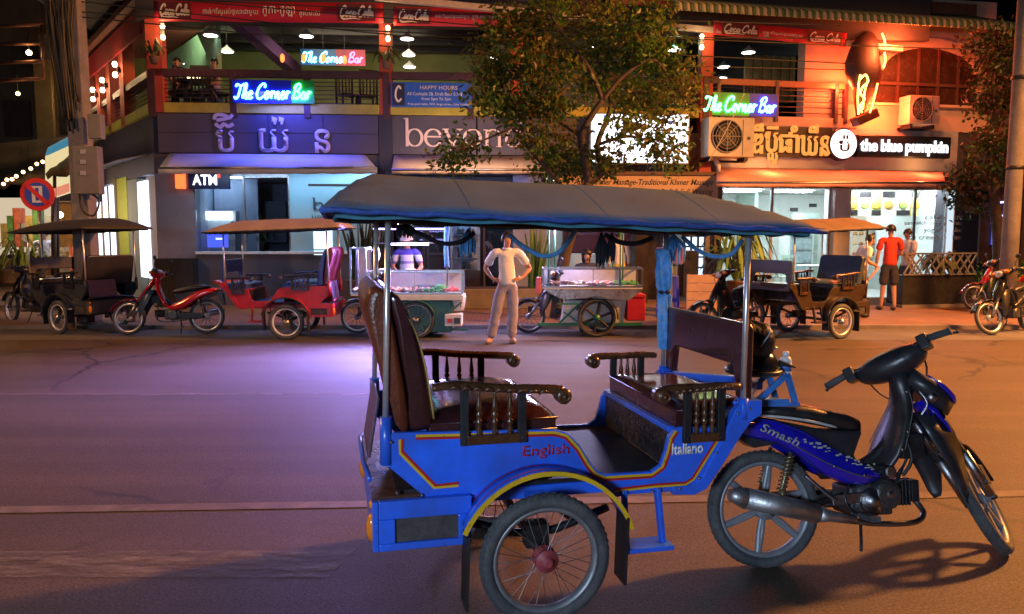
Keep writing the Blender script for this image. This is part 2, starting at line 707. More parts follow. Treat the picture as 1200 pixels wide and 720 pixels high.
# ================================================================ the tuk-tuk carriage
def carriage(label, loc, rotz, group, body, canopy, edge, cush, backm, wood, accent=None, detail=True, yellow=None, red=None, flat_back=False, rimmat=None, valm=None, fringe=False):
    t = thing('tuktuk_carriage', label, 'tuk-tuk', loc, rotz, group)
    DY = 0.43
    outline = [(-.61, .81), (.06, .785), (.12, .765), (.175, .705), (.22, .63), (.25, .592), (.285, .575), (.50, .572), (.54, .598), (.562, .66), (.575, .72), (.60, .755), (.64, .762), (.86, .755), (.90, .74),
               (.74, .50), (.70, .475), (.40, .478), (.345, .47)]
    arc = [(0 + .372 * math.cos(a), .262 + .372 * math.sin(a)) for a in [rad(x) for x in range(38, 145, 10)]]
    outline += [p for p in arc]
    outline += [(-.33, .515), (-.475, .525), (-.64, .68), (-.64, .80)]
    for sg in (-1, 1):
        MB().prism(outline, sg * DY - .012, sg * DY + .012).build('side_panel', body, t, .004)
        # chassis arm sweeping up to the hitch, panel edge band
        MB().prism([(.60, .462), (.705, .455), (.76, .478), (.80, .53), (.93, .72), (.97, .77), (1.02, .80), (1.02, .865), (.93, .865), (.89, .83), (.84, .72), (.74, .535), (.69, .50), (.60, .50)], sg * DY - .02, sg * DY + .02).build('side_arm', body, t, .005)
        # fender
        f = MB()
        rows = []
        for k in range(17):
            a = rad(20 + 134 * k / 16)
            rows.append([(.375 * math.cos(a), sg * y, .262 + .375 * math.sin(a)) for y in (.425, .50, .572)])
        f.grid(rows)
        fo = f.build('fender', body, t)
        so = fo.modifiers.new('thick', 'SOLIDIFY')
        so.thickness = .006
        so.offset = 1
        yy = sg * .574
        e = MB()
        pth = [(.378 * math.cos(a), .262 + .378 * math.sin(a)) for a in [rad(18 + 138 * k / 20) for k in range(21)]]
        e.ribbon(pth, .018, yy - .005, yy + .005)
        e.build('fender_edge', yellow or edge, fo)
        if red:
            for y0, y1, a0, a1 in ((.455, .463, 50, 148), (.520, .528, 70, 140)):
                g = MB()
                rr = []
                for k in range(15):
                    a = rad(a0 + (a1 - a0) * k / 14)
                    rr.append([(.383 * math.cos(a), sg * y, .262 + .383 * math.sin(a)) for y in (y0, y1)])
                g.grid(rr)
                g.build('fender_stripe', red, fo)
        w = catwheel(0, 0, .262, .278 if detail else .275, .068, sg * .52, (RUBBER, rimmat or STEEL, accent or STEEL, STEEL), t, 'wire', single=detail and sg < 0, tread=detail, rimw=.060 if detail else .07)
        for x, z0, z1 in ((-.345, .10, .40), (.325, .14, .43)):
            MB().prism([(x, z0), (x + .012, z0), (x + .012 + .01, z1), (x + .008, z1)], sg * .52 - .06, sg * .52 + .06).build('mudflap', IRON, t)
        # step
        s = MB()
        s.bar((.372, sg * .445, .50), (.366, sg * .50, .275), .022, .035)
        s.bar((.525, sg * .445, .50), (.53, sg * .50, .275), .022, .035)
        s.b(.345, .56, min(sg * .44, sg * .56), max(sg * .44, sg * .56), .262, .282)
        s.build('step', body, t, .004)
        # armrests
        for (x0, z0, x1, z1, posts, bal, bz0, bx0, bx1) in (
                (-.455, 1.0, .075, .952, (-.325, -.085), (-.265, -.20, -.135), .752, -.345, -.065),
                (.90, .945, .545, .928, (.655, .815), (.70, .737, .775), .702, .64, .835)):
            ay = sg * .455
            A = MB()
            sgx = 1 if x1 > x0 else -1
            A.tube([(x0, ay, z0 - .012), (x0 + sgx * .1, ay, z0 - .006), ((x0 + x1) / 2, ay, (z0 + z1) / 2), (x1 - sgx * .05, ay, z1 + .01), (x1 + sgx * .012, ay, z1 + .004)], [.024, .026, .026, .028, .026], 12, sp=5, flat=.72)
            ao = A.build('armrest', wood, t)
            S = MB()
            for dy in (0,):
                S.lathe([(.0, -.04), (.024, -.04), (.033, -.034), (.033, .034), (.024, .04), (.0, .04)], (x1 + sgx * .012, ay, z1 - .018), (0, 1, 0), 20)
            S.lathe([(.024, -.046), (.018, -.046), (.018, .046), (.024, .046)], (x1 + sgx * .012, ay, z1 - .018), (0, 1, 0), 16, closed=True)
            S.lathe([(.0, -.048), (.010, -.046), (.010, .046), (.0, .048)], (x1 + sgx * .012, ay, z1 - .018), (0, 1, 0), 12)
            S.build('scroll', wood, ao)
            if detail and sg < 0:
                T = MB()
                n = 9
                for k in range(n):
                    tt = (k + .5) / n * .78 + .12
                    T.tube([(x0 + (x1 - x0) * (tt - .035), ay - .028, z0 + (z1 - z0) * tt - .012), (x0 + (x1 - x0) * tt, ay - .034, z0 + (z1 - z0) * tt + .002), (x0 + (x1 - x0) * (tt + .045), ay - .028, z0 + (z1 - z0) * tt - .008)], [.004, .009, .004], 6, sp=3)
                T.build('carved_trim', wood, ao)
            for px in posts:
                zt = z0 + (z1 - z0) * (px - x0) / (x1 - x0) - .01
                P = MB().b(px - .017, px + .017, ay - .012, ay + .012, bz0 - .008, zt)
                P.lathe([(.007, -.004), (.007, .004)], (px, ay - .014, bz0 + .012), (0, 1, 0), 8)
                P.build('armrest_post', IRON, t, .002)
            b0 = None
            for px in bal:
                zt = z0 + (z1 - z0) * (px - x0) / (x1 - x0) - .012
                h = zt - (bz0 + .03)
                pr = [(.010, 0), (.012, .03), (.008, .08), (.014, .14), (.007, .2), (.013, .25), (.016, .31), (.007, .37), (.014, .44), (.015, .48), (.007, .52), (.013, .56), (.012, .66), (.008, .8), (.006, .93), (.008, 1)]
                MB().lathe([(r, q * h) for r, q in pr], (px, ay, bz0 + .03), (0, 0, 1), 10).build('baluster', wood, t)
            MB().b(bx0 + .03, bx1 - .03, ay - .016, ay + .016, bz0 - .006, bz0 + .034).build('armrest_base', wood, t, .003)
        # poles with painted sockets
        for x, xt in ((-.64, -.617), (.935, .94)):
            zt = 1.70 - .036 * (x + .86)
            P = MB().tube([(x, sg * DY, .84), (xt, sg * DY, zt)], .0125, 12).build('canopy_pole', CHROME, t)
            MB().tube([(x, sg * DY, .68 if x < 0 else .78), (x + .001, sg * DY, .875)], .024, 12).build('pole_socket', body, P)
    # stripes on both side panels
    if yellow:
        for sg in (-1, 1):
            yp = sg * (DY + .0125)
            y0, y1 = (yp - .002, yp + .001) if sg < 0 else (yp - .001, yp + .002)
            top = outline[0:12]
            for off, mt in ((-.012, yellow), (-.023, red)):
                MB().ribbon([(-.52, .805)] + top[1:12], .0105, y0, y1, off=off).build('stripe', mt, t)
                low = [(-.615, .78), (-.61, .71), (-.465, .548), (-.35, .545)]
                MB().ribbon(low, .0105, y0, y1, off=.030 - (.0 if mt is yellow else -.011)).build('stripe', mt, t)
                lf = [(.33, .498), (.52, .505), (.66, .503), (.70, .525), (.83, .72)]
                MB().ribbon(lf, .009, y0, y1, off=.0 + (0.0 if mt is yellow else .0095)).build('stripe', mt, t)
    # floor, boxes, rails
    MB().b(-.60, .60, -.41, .41, .545, .562).build('floor', IRON, t)
    MB().b(-.50, .62, -.34, -.28, .46, .515).b(-.50, .62, .28, .34, .46, .515).b(-.05, .05, -.34, .34, .45, .50).build('chassis', body, t, .004)
    MB().tube([(0, -.53, .262), (0, .53, .262)], .022, 10).tube([(-.33, -.36, .40), (0, -.36, .31), (.33, -.36, .40)], .018, 6, sp=4).tube([(-.33, .36, .40), (0, .36, .31), (.33, .36, .40)], .018, 6, sp=4).b(-.05, .05, -.40, -.32, .26, .36).b(-.05, .05, .32, .40, .26, .36).tube([(.10, -.1, .40), (.24, -.1, .28)], .03, 8).build('axle', IRON, t)
    carved = M('carved_panel', (0.012, 0.010, 0.012), 0.4, var=0.4, scale=40, bump=0.5, bscale=45, dirt=(0.12, .1, .09), dirt_amt=.55)
    MB().b(.595, .612, -.415, .415, .565, .735).b(.605, .62, -.36, -.05, .59, .71).b(.605, .62, .05, .36, .59, .71).build('seat_box', carved, t, .003)
    MB().b(.585, .62, -.415, .415, .735, .76).build('seat_rail', body, t, .004)
    MB().b(.04, .058, -.415, .415, .565, .78).build('seat_box', carved, t, .003)
    # seat cushions
    def cushion(x0, x1, y0, y1, z0, z1, dome, mt):
        rows = []
        nx, ny = 12, 14
        for i in range(nx + 1):
            r = []
            for j in range(ny + 1):
                a, b = i / nx * 2 - 1, j / ny * 2 - 1
                h = (1 - abs(a) ** 4) * (1 - abs(b) ** 6)
                r.append((x0 + (x1 - x0) * i / nx, y0 + (y1 - y0) * j / ny, z1 - .02 + .02 * min(1, h * 3) + dome * h))
            rows.append(r)
        m = MB().grid(rows)
        m.b(x0 + .002, x1 - .002, y0 + .002, y1 - .002, z0, z1 - .018)
        o = m.build('seat_cushion', mt, t)
        q = [(x0, y0, z1 - .02), (x1, y0, z1 - .02), (x1, y1, z1 - .02), (x0, y1, z1 - .02), (x0, y0, z1 - .02)]
        MB().tube(q, .006, 6).tube([(p[0], p[1], z0 + .008) for p in q], .005, 6).build('piping', mt, o)
        return o
    cushion(-.46, .075, -.415, .415, .775, .85, .035, cush)
    cushion(.62, 1.0, -.415, .415, .745, .85, .004, cush)
    # tall rear backrest: leather back shell and front cushion
    if not flat_back:
        bk = [(-.715, 1.295), (-.708, 1.36), (-.685, 1.392), (-.655, 1.392), (-.628, 1.36), (-.60, 1.25), (-.575, 1.1), (-.55, .95), (-.54, .81), (-.578, .81), (-.638, 1.0), (-.688, 1.17)]
        ft = [(-.635, 1.36), (-.615, 1.375), (-.585, 1.355), (-.548, 1.285), (-.50, 1.168), (-.468, 1.03), (-.443, .85), (-.452, .81), (-.538, .81), (-.548, .95), (-.573, 1.1), (-.598, 1.25)]
        B = MB()
        def rounded(poly, mt, nm):
            c = Vector((sum(p[0] for p in poly) / len(poly), sum(p[1] for p in poly) / len(poly)))
            P = [Vector((p.x, p.y)) for p in catmull([(a, b, 0) for a, b in poly], 4, True)]
            rows = []
            for y, k in ((-.425, .55), (-.418, .82), (-.40, .95), (-.37, 1.0), (.37, 1.0), (.40, .95), (.418, .82), (.425, .55)):
                rows.append([(c.x + (p.x - c.x) * k, y, c.y + (p.y - c.y) * (1 - (1 - k) * .25)) for p in P])
            m = MB().grid(rows, True, True)
            n = len(P)
            m.f.append(tuple(range(n)))
            m.f.append(tuple(range(7 * n, 8 * n))[::-1])
            m.s += [False, False]
            return m.build(nm, mt, t)
        rounded(bk, backm, 'seat_back')
        fo = rounded(ft, cush, 'back_cushion')
        gold = M('gold_piping', (0.42, 0.27, 0.08), .4, var=.1)
        MB().tube([(x, -.405, z) for x, z in ft[1:7]], .0045, 6, sp=4).build('piping', gold, fo)
    else:
        B = MB()
        B.X = lambda p: Vector((p.y - (p.z - .8) * .22, p.x, p.z))
        B.prism([(-.41, .80), (.41, .80), (.41, 1.22), (.37, 1.26), (-.37, 1.26), (-.41, 1.22)], -.56, -.47)
        B.build('seat_back', cush, t, .02, 3)
    # low front backrest on two legs
    F = MB()
    F.X = lambda p: Vector((p.y, p.x, p.z))
    F.prism([(-.425, .86), (-.34, .86), (-.315, .99), (-.29, 1.005), (.29, 1.005), (.315, .99), (.34, .86), (.425, .86), (.425, 1.185), (.41, 1.205), (-.41, 1.205), (-.425, 1.185)], .945, .985)
    F.build('front_backrest', cush, t, .012, 3)
    if detail:
        bl_ = MB()
        for (x, z) in ((-.60, .565), (-.50, .548), (-.36, .535), (.36, .488), (.50, .488), (.63, .49), (.72, .53), (.80, .64), (-.62, .775), (.90, .81), (.96, .83)):
            bl_.lathe([(.007, -.006), (.006, .004), (.003, .006)], (x, -.4515, z), (0, -1, 0), 8)
        bl_.build('panel_bolt', STEEL, t, kind='stuff')
    # luggage deck and rear apron
    MB().b(-.70, -.45, -.44, .44, .538, .55).build('luggage_deck', wood, t)
    MB().prism([(-.70, .60), (-.685, .60), (-.64, .87), (-.655, .87)], -.05, .41).build('rear_flap', M('faded_metal', (.16, .11, .17), .35, .6, scale=20), t, .004)
    b = MB()
    for sg in (-1, 1):
        ya, yb = (-.475, -.44) if sg < 0 else (.44, .475)
        b.b(-.675, -.30, ya, yb, .335, .365).b(-.675, -.30, ya, yb, .465, .54).b(-.675, -.61, ya, yb, .3653, .4647).b(-.355, -.30, ya, yb, .3653, .4647)
    b.b(-.70, -.676, -.475, .475, .335, .54)
    b.tube([(-.70, -.3, .58), (-.72, -.1, .60), (-.72, .3, .60), (-.70, .45, .58)], .012, 8)
    bo = b.build('rear_bumper', body, t, .006)
    for sg in (-1, 1):
        ya, yb = (-.462, -.44) if sg < 0 else (.44, .462)
        MB().b(-.61, -.355, ya, yb, .366, .464).build('bumper_recess', M('rust_black', (.05, .042, .045), .7, scale=25, var=.4), bo)
        MB().ball((-.70, sg * .42, .42), (.024, .03, .060), 12, 8).build('tail_light', AMBER, bo)
        MB().ball((-.70, sg * .42, .515), (.012, .018, .018), 10, 6).build('reflector', AMBER, bo)
    # canopy
    def ez(x):
        return 1.692 - .036 * (x + .86)
    rows = []
    NX, NY = 30, 20
    rng = random.Random(3)
    for i in range(NX + 1):
        x = -.865 + 2.06 * i / NX
        r = []
        for j in range(NY + 1):
            y = -.61 + 1.22 * j / NY
            k = min((.61 - abs(y)) / .50, (x + .865) / .20, (1.195 - x) / .42)
            k = max(0, k)
            h = (1 - (1 - min(1, k)) ** 1.25) if k < 1 else 1
            sag = .0025 * math.sin(x * 5 + y * 4) * h
            r.append((x, y, ez(x) + .162 * h + sag + .004 * math.sin(14 * x) * (1 - min(1, k))))
        rows.append(r)
    co = MB().grid(rows).build('canopy', canopy, t)
    so = co.modifiers.new('thick', 'SOLIDIFY')
    so.thickness = .010
    so.offset = 1
    e = MB()
    loop = []
    n = 40
    for k in range(n + 1):
        loop.append((-.865 + 2.06 * k / n, -.61, ez(-.865 + 2.06 * k / n) - .004 + .0035 * math.sin(k * 1.7)))
    for k in range(1, 15):
        loop.append((1.195, -.61 + 1.22 * k / 14, ez(1.195) - .004))
    for k in range(n + 1):
        loop.append((1.195 - 2.06 * k / n, .61, ez(1.195 - 2.06 * k / n) - .004 + .003 * math.sin(k * 2.1)))
    for k in range(1, 15):
        loop.append((-.865, .61 - 1.22 * k / 14, ez(-.865) - .004))
    e.tube(loop, .0115, 8)
    e.build('canopy_hem', edge, co)
    for xs in (-.30, .25, .72):
        sm = MB()
        i0 = min(range(NX + 1), key=lambda i: abs(-.865 + 2.06 * i / NX - xs))
        pts_ = [Vector(p) + Vector((0, 0, .0105)) for p in rows[i0]]
        sm.tube(pts_, .0018, 5)
        sm.build('seam', canopy, co)
    v = MB()
    for (x0, y0, x1, y1) in ((-.82, -.565, 1.15, -.565), (-.82, .565, 1.15, .565), (-.82, -.565, -.82, .565), (1.15, -.565, 1.15, .565)):
        rr = []
        for k in range(25):
            x, y = x0 + (x1 - x0) * k / 24, y0 + (y1 - y0) * k / 24
            wob = .008 * math.sin(k * 1.9)
            hh = .028 + .005 * math.sin(k * 1.3)
            rr.append([(x + (wob if x0 == x1 else 0), y + (wob if y0 == y1 else 0), ez(x) - .004), (x + (wob if x0 == x1 else 0), y + (wob if y0 == y1 else 0), ez(x) - hh)])
        v.grid(rr)
    vo = v.build('valance', valm or edge, co)
    fr = MB()
    for sg in (-1, 1):
        fr.tube([(-.80, sg * .43, ez(-.8) - .012), (1.12, sg * .43, ez(1.12) - .012)], .013, 8)
    for x in (-.63, .16, .94):
        fr.tube([(x, -.56, ez(x) - .01), (x, -.3, ez(x) + .07), (x, 0, ez(x) + .16), (x, .3, ez(x) + .07), (x, .56, ez(x) - .01)], .010, 6)
    fr.build('canopy_frame', IRON, co)
    # hitch
    h = MB()
    h.bar((.93, -.40, .83), (1.20, -.06, .85), .05, .045).bar((.93, .40, .83), (1.20, .06, .85), .05, .045)
    h.b(1.16, 1.24, -.09, .09, .83, .872)
    h.build('hitch', body, t, .005)
    if fringe:
        pass
    return t


BLUE = M('blue_paint', (0.016, 0.13, 0.85), 0.36, var=0.16, scale=5, coat=0.2, bump=.06, bscale=18, dirt=(0.05, 0.075, 0.25), dirt_amt=0.6)
YEL = M('yellow_paint', (0.62, 0.40, 0.015), 0.4, var=0.12)
REDP = M('red_paint', (0.42, 0.015, 0.02), 0.4, var=0.12)
CANVAS = M('grey_canvas', (0.052, 0.105, 0.205), 0.85, var=0.18, scale=3, bump=0.15, bscale=240, dirt=(0.09, 0.10, 0.12), dirt_amt=0.6)
HEM = M('blue_hem', (0.018, 0.07, 0.32), 0.7, var=0.35, scale=16, bump=0.2, dirt=(0.02, 0.03, 0.08), dirt_amt=.5)
TEAL = M('teal_valance', (0.03, 0.15, 0.22), 0.75, var=0.3, scale=9)
CUSH = M('oxblood_vinyl', (0.040, 0.012, 0.014), 0.24, var=0.22, scale=7, bump=0.03, bscale=60, coat=0.6)
LEATHER = M('brown_leather', (0.13, 0.030, 0.013), 0.34, var=0.3, scale=5, bump=0.18, bscale=90)
PINKHUB = M('faded_red_hub', (0.30, 0.05, 0.06), 0.5, var=0.3, scale=20)

overlay(BLUE, (.03, .035, .06), 26, .66, .70, .75)
overlay(BLUE, (.10, .12, .20), 3.0, .60, .72, .35, (1, 1, .25))
overlay(CANVAS, (.05, .055, .07), 2.2, .56, .64, .6, (1, 1.6, 1))
overlay(YEL, (.12, .08, .03), 30, .60, .66, .7)
overlay(REDP, (.06, .02, .05), 40, .60, .66, .5)

TH = rad(13)
tuk = carriage('bright blue tuk-tuk carriage with yellow and red stripes under a grey canopy in the road', (.021, 3.577, 0), TH, 'tuk-tuk carriages',
               BLUE, CANVAS, HEM, CUSH, LEATHER, WOOD, accent=PINKHUB, rimmat=M('dusty_rim', (.24, .25, .27), .45, .5, var=.25, scale=14), yellow=YEL, red=REDP, valm=TEAL)
text('lettering', 'English', REDP, tuk, -.078, .125, .665, .723, y=-.443, depth=.002, bold=.008)
text('lettering', 'Italiano', M('white_paint', (.75, .75, .75), .4, var=.05), tuk, .592, .742, .640, .692, y=-.443, depth=.002, bold=.03)

def tuk_p(x, y, z):
    return Vector((.021, 3.577, 0)) + Matrix.Rotation(TH, 3, 'Z') @ Vector((x, y, z))


def garland(name, label, pts, r, mat, tassels=(), cat='garland'):
    t = thing(name, label, cat, tuk_p(*pts[0]))
    o = Vector(tuk_p(*pts[0]))
    P = [tuk_p(*p) - o for p in pts]
    MB().tube(P, r, 8, sp=6).build('rope', mat, t)
    rng = random.Random(len(pts) * 7 + int(r * 1e4))
    for (tx, ty, tz, ln, wd, tm) in tassels:
        m = MB()
        c = tuk_p(tx, ty, tz) - o
        for k in range(34):
            a = rng.random() * 2 * PI
            q = wd * math.sqrt(rng.random())
            e = c + Vector((math.cos(a) * q, math.sin(a) * q * .6, -ln * (.75 + .25 * rng.random())))
            m.tube([c, (c + e) / 2 + Vector((math.cos(a) * q * .5, 0, 0)), e], [.005, .006, .002], 4, False)
        m.build('tassel', tm or mat, t)
    return t


DARKCLOTH = M('dark_cloth', (.012, .012, .022), .8, var=.3, scale=12)
BLUECLOTH = M('blue_yarn', (.09, .32, .68), .8, var=.3, scale=25, bump=.3)
garland('garland', 'dark drooping garland with tassels hanging under the rear of the canopy', [(-.62, .52, 1.65), (-.47, .54, 1.635), (-.38, .54, 1.60), (-.28, .54, 1.555), (-.18, .54, 1.56), (-.10, .54, 1.61)], .012, DARKCLOTH,
        [(-.46, .54, 1.655, .075, .05, None)])
garland('garland', 'blue knitted garland drooping in front of the standing man', [(.09, .55, 1.60), (.16, .55, 1.54), (.27, .55, 1.485), (.36, .55, 1.50), (.42, .55, 1.56), (.46, .55, 1.62)], .013, BLUECLOTH,
        [(-.13, .56, 1.63, .15, .045, BLUECLOTH)])
garland('garland', 'dark garland with long tassels hanging beside the front pole', [(.62, .52, 1.60), (.70, .52, 1.56), (.80, .52, 1.55), (.9, .52, 1.58)], .014, DARKCLOTH,
        [(.60, .52, 1.61, .20, .032, None), (.66, .52, 1.61, .17, .02, None)])
garland('garland', 'blue knitted garland drooping at the front right of the canopy', [(1.02, .40, 1.59), (1.08, .34, 1.52), (1.13, .25, 1.485), (1.15, .10, 1.50), (1.16, 0, 1.58)], .012, BLUECLOTH,
        [(.99, .44, 1.60, .17, .07, BLUECLOTH)])
# blue cloth bundled round the far front pole
cl = thing('cloth_bundle', 'blue cloth wrapped and tied around the front pole of the tuk-tuk', 'cloth', tuk_p(.935, .43, 0))
cl.scale = (.70, .70, 1)
BC = M('blue_cloth', (.06, .26, .66), .8, var=.35, scale=22, bump=.35, bscale=50, dirt=(.45, .6, .75), dirt_amt=.45)
rows = []
for i, (z, r) in enumerate([(.97, .030), (1.05, .038), (1.16, .044), (1.26, .046), (1.29, .036), (1.32, .05), (1.40, .055), (1.46, .05), (1.49, .062), (1.515, .07), (1.52, .055)]):
    rows.append([((r * (1 + .28 * math.sin(5 * a + i)) + .004) * math.cos(a), (r * (1 + .28 * math.sin(5 * a + i)) + .004) * math.sin(a), z) for a in [2 * PI * k / 28 for k in range(28)]])
bundle = MB().grid(rows, True, True).build('folds', BC, cl)
MB().lathe([(.046, 0), (.052, .01), (.046, .02)], (0, 0, 1.275), (0, 0, 1), 16).build('tie', DARKCLOTH, cl)


# ================================================================ step-through motorbike
def motorbike(label, loc, rotz, group, body, wheels='cast', steer=0.0, lean=0.0, seatm=None, cover=None, mirrors=True, lamp=True, rack=None, detail=True, rimm=None, cat='motorbike', stickers=None, shieldm=None, lens=True, fenderm=None, low_cover=False):
    t = thing('motorbike', label, cat, loc, rotz, group)
    t.rotation_euler = (lean, 0, rotz)
    seatm = seatm or BLACKSEAT
    cover = cover or BLACKP
    shieldm = shieldm or BLACKP
    ax0 = Vector((.72, 0, .92))
    axd = (Vector((1.13, 0, .28)) - ax0).normalized()
    RS = Matrix.Rotation(steer, 4, axd)
    def st(p):
        return ax0 + RS.to_3x3() @ (Vector(p) - ax0)
    rim = rimm or (ALLOY if wheels == 'cast' else CHROME)
    sp = 'cast' if wheels == 'cast' else 'wire'
    catwheel(0, 0, .28, .28, .075, 0, (RUBBER, rim, rim, CHROME), t, sp, tread=detail, rimw=.058)
    fw = catwheel(0, 1.19, .272, .272, .062, 0, (RUBBER, rim, rim, CHROME), None, sp, tread=detail, rimw=.05) if False else None
    # front wheel, turned with the fork
    holder = catwheel(0, 1.19, .272, .272, .062, 0, (RUBBER, rim, rim, CHROME), t, sp, tread=detail, rimw=.05)
    for o in [holder] + list(holder.children):
        me = o.data
        for v in me.vertices:
            v.co = st(v.co)
    S = lambda: setx(MB(), st)
    def setx(m, f):
        m.X = f
        return m
    f = S()
    for sg in (-.058, .058):
        f.tube([(.90, sg, .70), (1.03, sg, .50)], .017, 8).tube([(1.03, sg, .50), (1.175, sg, .285)], .024, 10)
    f.build('front_fork', STEEL, t)
    # brake caliper / hub casting
    S().b(1.11, 1.20, -.085, -.06, .33, .43).tube([(1.19, -.08, .272), (1.19, .08, .272)], .016, 8).build('front_brake', IRON, t, .006)
    fe = S()
    rows = []
    for k in range(13):
        a = rad(20 + 108 * k / 12)
        R = .305 + (.03 if k > 9 else 0)
        rows.append([(1.19 + R * math.cos(a), y, .272 + (R - abs(y) * .35) * math.sin(a)) for y in (-.065, -.05, 0, .05, .065)])
    fe.grid(rows)
    fo = fe.build('front_fender', fenderm or body, t)
    q = fo.modifiers.new('thick', 'SOLIDIFY')
    q.thickness = .005
    # handlebar, grips, levers, shroud
    hb = S()
    hb.tube([(.665, -.30, .985), (.69, -.2, 1.005), (.71, 0, .985), (.69, .2, 1.005), (.665, .30, .985)], .011, 8, sp=4)
    hb.tube([(.71, 0, .99), (.74, 0, .88)], .02, 8)
    ho = hb.build('handlebar', IRON, t)
    for sg in (-1, 1):
        S().tube([(.685, sg * .205, 1.003), (.662, sg * .315, .984)], .0175, 10).lathe([(.021, -.004), (.021, .004)], (.662, sg * .317, .984), (0, 1, 0), 10).build('grip', RUBBER, ho)
        S().tube([(.72, sg * .19, 1.0), (.735, sg * .24, 1.0), (.715, sg * .335, .98)], [.007, .006, .005], 6, sp=4).ball((.715, sg * .337, .98), .009, 6, 4).build('lever', IRON if not mirrors else CHROME, ho)
        S().b(.655, .73, min(sg * .165, sg * .215), max(sg * .165, sg * .215), .955, 1.03).build('switch_box', BLACKP, ho, .008)
        if mirrors:
            S().tube([(.70, sg * .20, 1.02), (.68, sg * .24, 1.12), (.66, sg * .26, 1.16)], .005, 6).ball((.66, sg * .27, 1.19), (.012, .05, .035), 10, 6).build('mirror', BLACKP, ho)
    sh = S()
    prof = []
    for (y, k) in ((-.175, .30), (-.155, .52), (-.10, .74), (-.04, .86), (.04, .86), (.10, .74), (.155, .52), (.175, .30)):
        c = Vector((.735, 0, .985))
        ring = []
        for (x, z) in ((.64, .955), (.66, 1.015), (.71, 1.045), (.775, 1.03), (.825, .99), (.83, .93), (.79, .885), (.72, .88), (.665, .905)):
            ring.append((c.x + (x - c.x) * k, y, c.z + (z - c.z) * k))
        prof.append(ring)
    sh.grid(prof, True, True)
    sh.f += [tuple(range(9)), tuple(range(63, 72))[::-1]]
    sh.s += [True, True]
    so = sh.build('handlebar_cover', cover, t)
    if lens:
        S().ball((.818, 0, .955), (.03, .075, .05), 12, 8).build('headlight', CLEARLENS, so)
        for sg in (-1, 1):
            S().ball((.79, sg * .125, .975), (.035, .05, .03), 10, 6).build('indicator', AMBER, so)
    # frame spine, swingarm, shocks
    m = MB()
    m.tube([(.78, 0, .84), (.66, 0, .58), (.50, 0, .46), (.30, 0, .44)], .032, 8, sp=4)
    m.tube([(.30, 0, .46), (.16, 0, .62), (-.12, 0, .70)], .022, 8, sp=4)
    for sg in (-.085, .085):
        m.tube([(.36, sg, .34), (.18, sg, .30), (0, sg, .28)], .018, 8)
    m.build('frame', IRON, t)
    for sg in (-1, 1):
        k = MB().tube([(.02, sg * .105, .30), (.10, sg * .105, .56)], .011, 8)
        k.tube([(.05, sg * .105, .40), (.05, sg * .105, .30)], .016, 8)
        pts = []
        for i in range(60):
            q = i / 59
            a = q * 2 * PI * 9
            c = Vector((.045, sg * .105, .385)).lerp(Vector((.095, sg * .105, .545)), q)
            pts.append(c + Vector((math.cos(a) * .022, math.sin(a) * .022, 0)))
        k.tube(pts, .0045, 4, False)
        k.build('shock_absorber', STEEL if not detail else M('brass_spring', (.30, .25, .16), .35, .8), t)
    # engine: horizontal cylinder, cases, fins
    e = MB()
    e.lathe([(.06, -.10), (.085, -.09), (.09, -.06), (.09, .06), (.085, .09), (.06, .10)], (.50, 0, .315), (0, 1, 0), 16)
    e.lathe([(.05, -.115), (.075, -.10), (.08, 0)], (.58, -.01, .34), (0, 1, 0), 14)
    e.b(.40, .62, -.085, .085, .24, .38)
    e.build('engine', M('engine_alloy', (.10, .10, .11), .42, .7, scale=18, var=.4, bump=.2), t, .012)
    e = MB()
    for k in range(6):
        x = .63 + k * .019
        e.b(x, x + .009, -.058, .058, .275, .40)
    e.lathe([(.048, 0), (.048, .16), (.04, .17)], (.60, 0, .335), (1, 0, .12), 12)
    e.b(.745, .785, -.05, .05, .29, .395)
    e.build('cylinder', IRON, t, .004)
    MB().tube([(.77, -.02, .30), (.78, -.08, .24), (.70, -.11, .205), (.50, -.115, .21), (.36, -.12, .235)], .014, 8, sp=5).build('exhaust_pipe', STEEL, t)
    x = MB()
    x.tube([(.40, -.125, .232), (.26, -.135, .262), (.20, -.14, .275)], [.020, .028, .042], 14)
    x.tube([(.20, -.14, .275), (-.16, -.155, .365)], [.045, .050], 16)
    x.tube([(-.16, -.155, .365), (-.205, -.158, .377), (-.235, -.16, .385)], [.050, .036, .026], 14)
    x.build('silencer', M('brushed_silencer', (.46, .47, .49), .42, .85, var=.25, scale=12, bump=.1), t)
    # chain case, footpegs, kickstand, levers
    g = MB()
    g.b(.02, .42, .085, .11, .25, .345)
    g.build('chain_case', STEEL if detail else BLACKP, t, .01)
    MB().tube([(.42, -.24, .255), (.42, .24, .255)], .010, 8).b(.395, .445, -.26, -.17, .25, .275).b(.395, .445, .17, .26, .25, .275).build('footpeg', RUBBER, t)
    MB().tube([(.36, .12, .24), (.33, .24, .02)], .009, 6).tube([(.44, -.10, .25), (.42, -.13, .13), (.40, -.16, .10)], .008, 6).build('kickstand', IRON, t)
    MB().bar((.30, -.10, .325), (.47, -.10, .335), .012, .05).tube([(.16, -.12, .45), (.26, -.13, .36), (.30, -.14, .33)], .011, 6).build('footrest_bracket', STEEL if detail else IRON, t, .004)
    # seat
    ws = ((-.06, .075, .735, .775), (.06, .10, .715, .79), (.20, .105, .69, .785), (.32, .095, .665, .752), (.43, .075, .64, .728), (.495, .05, .63, .70))
    rows = []
    for (sx, hw, z0, z1) in ws:
        rows.append([(sx, hw * math.cos(a) if True else 0, (z0 + z1) / 2 + (z1 - z0) / 2 * (abs(math.sin(a)) ** .6) * (1 if math.sin(a) >= 0 else -1)) for a in [2 * PI * k / 16 for k in range(16)]])
    s = MB().grid(rows, True, True)
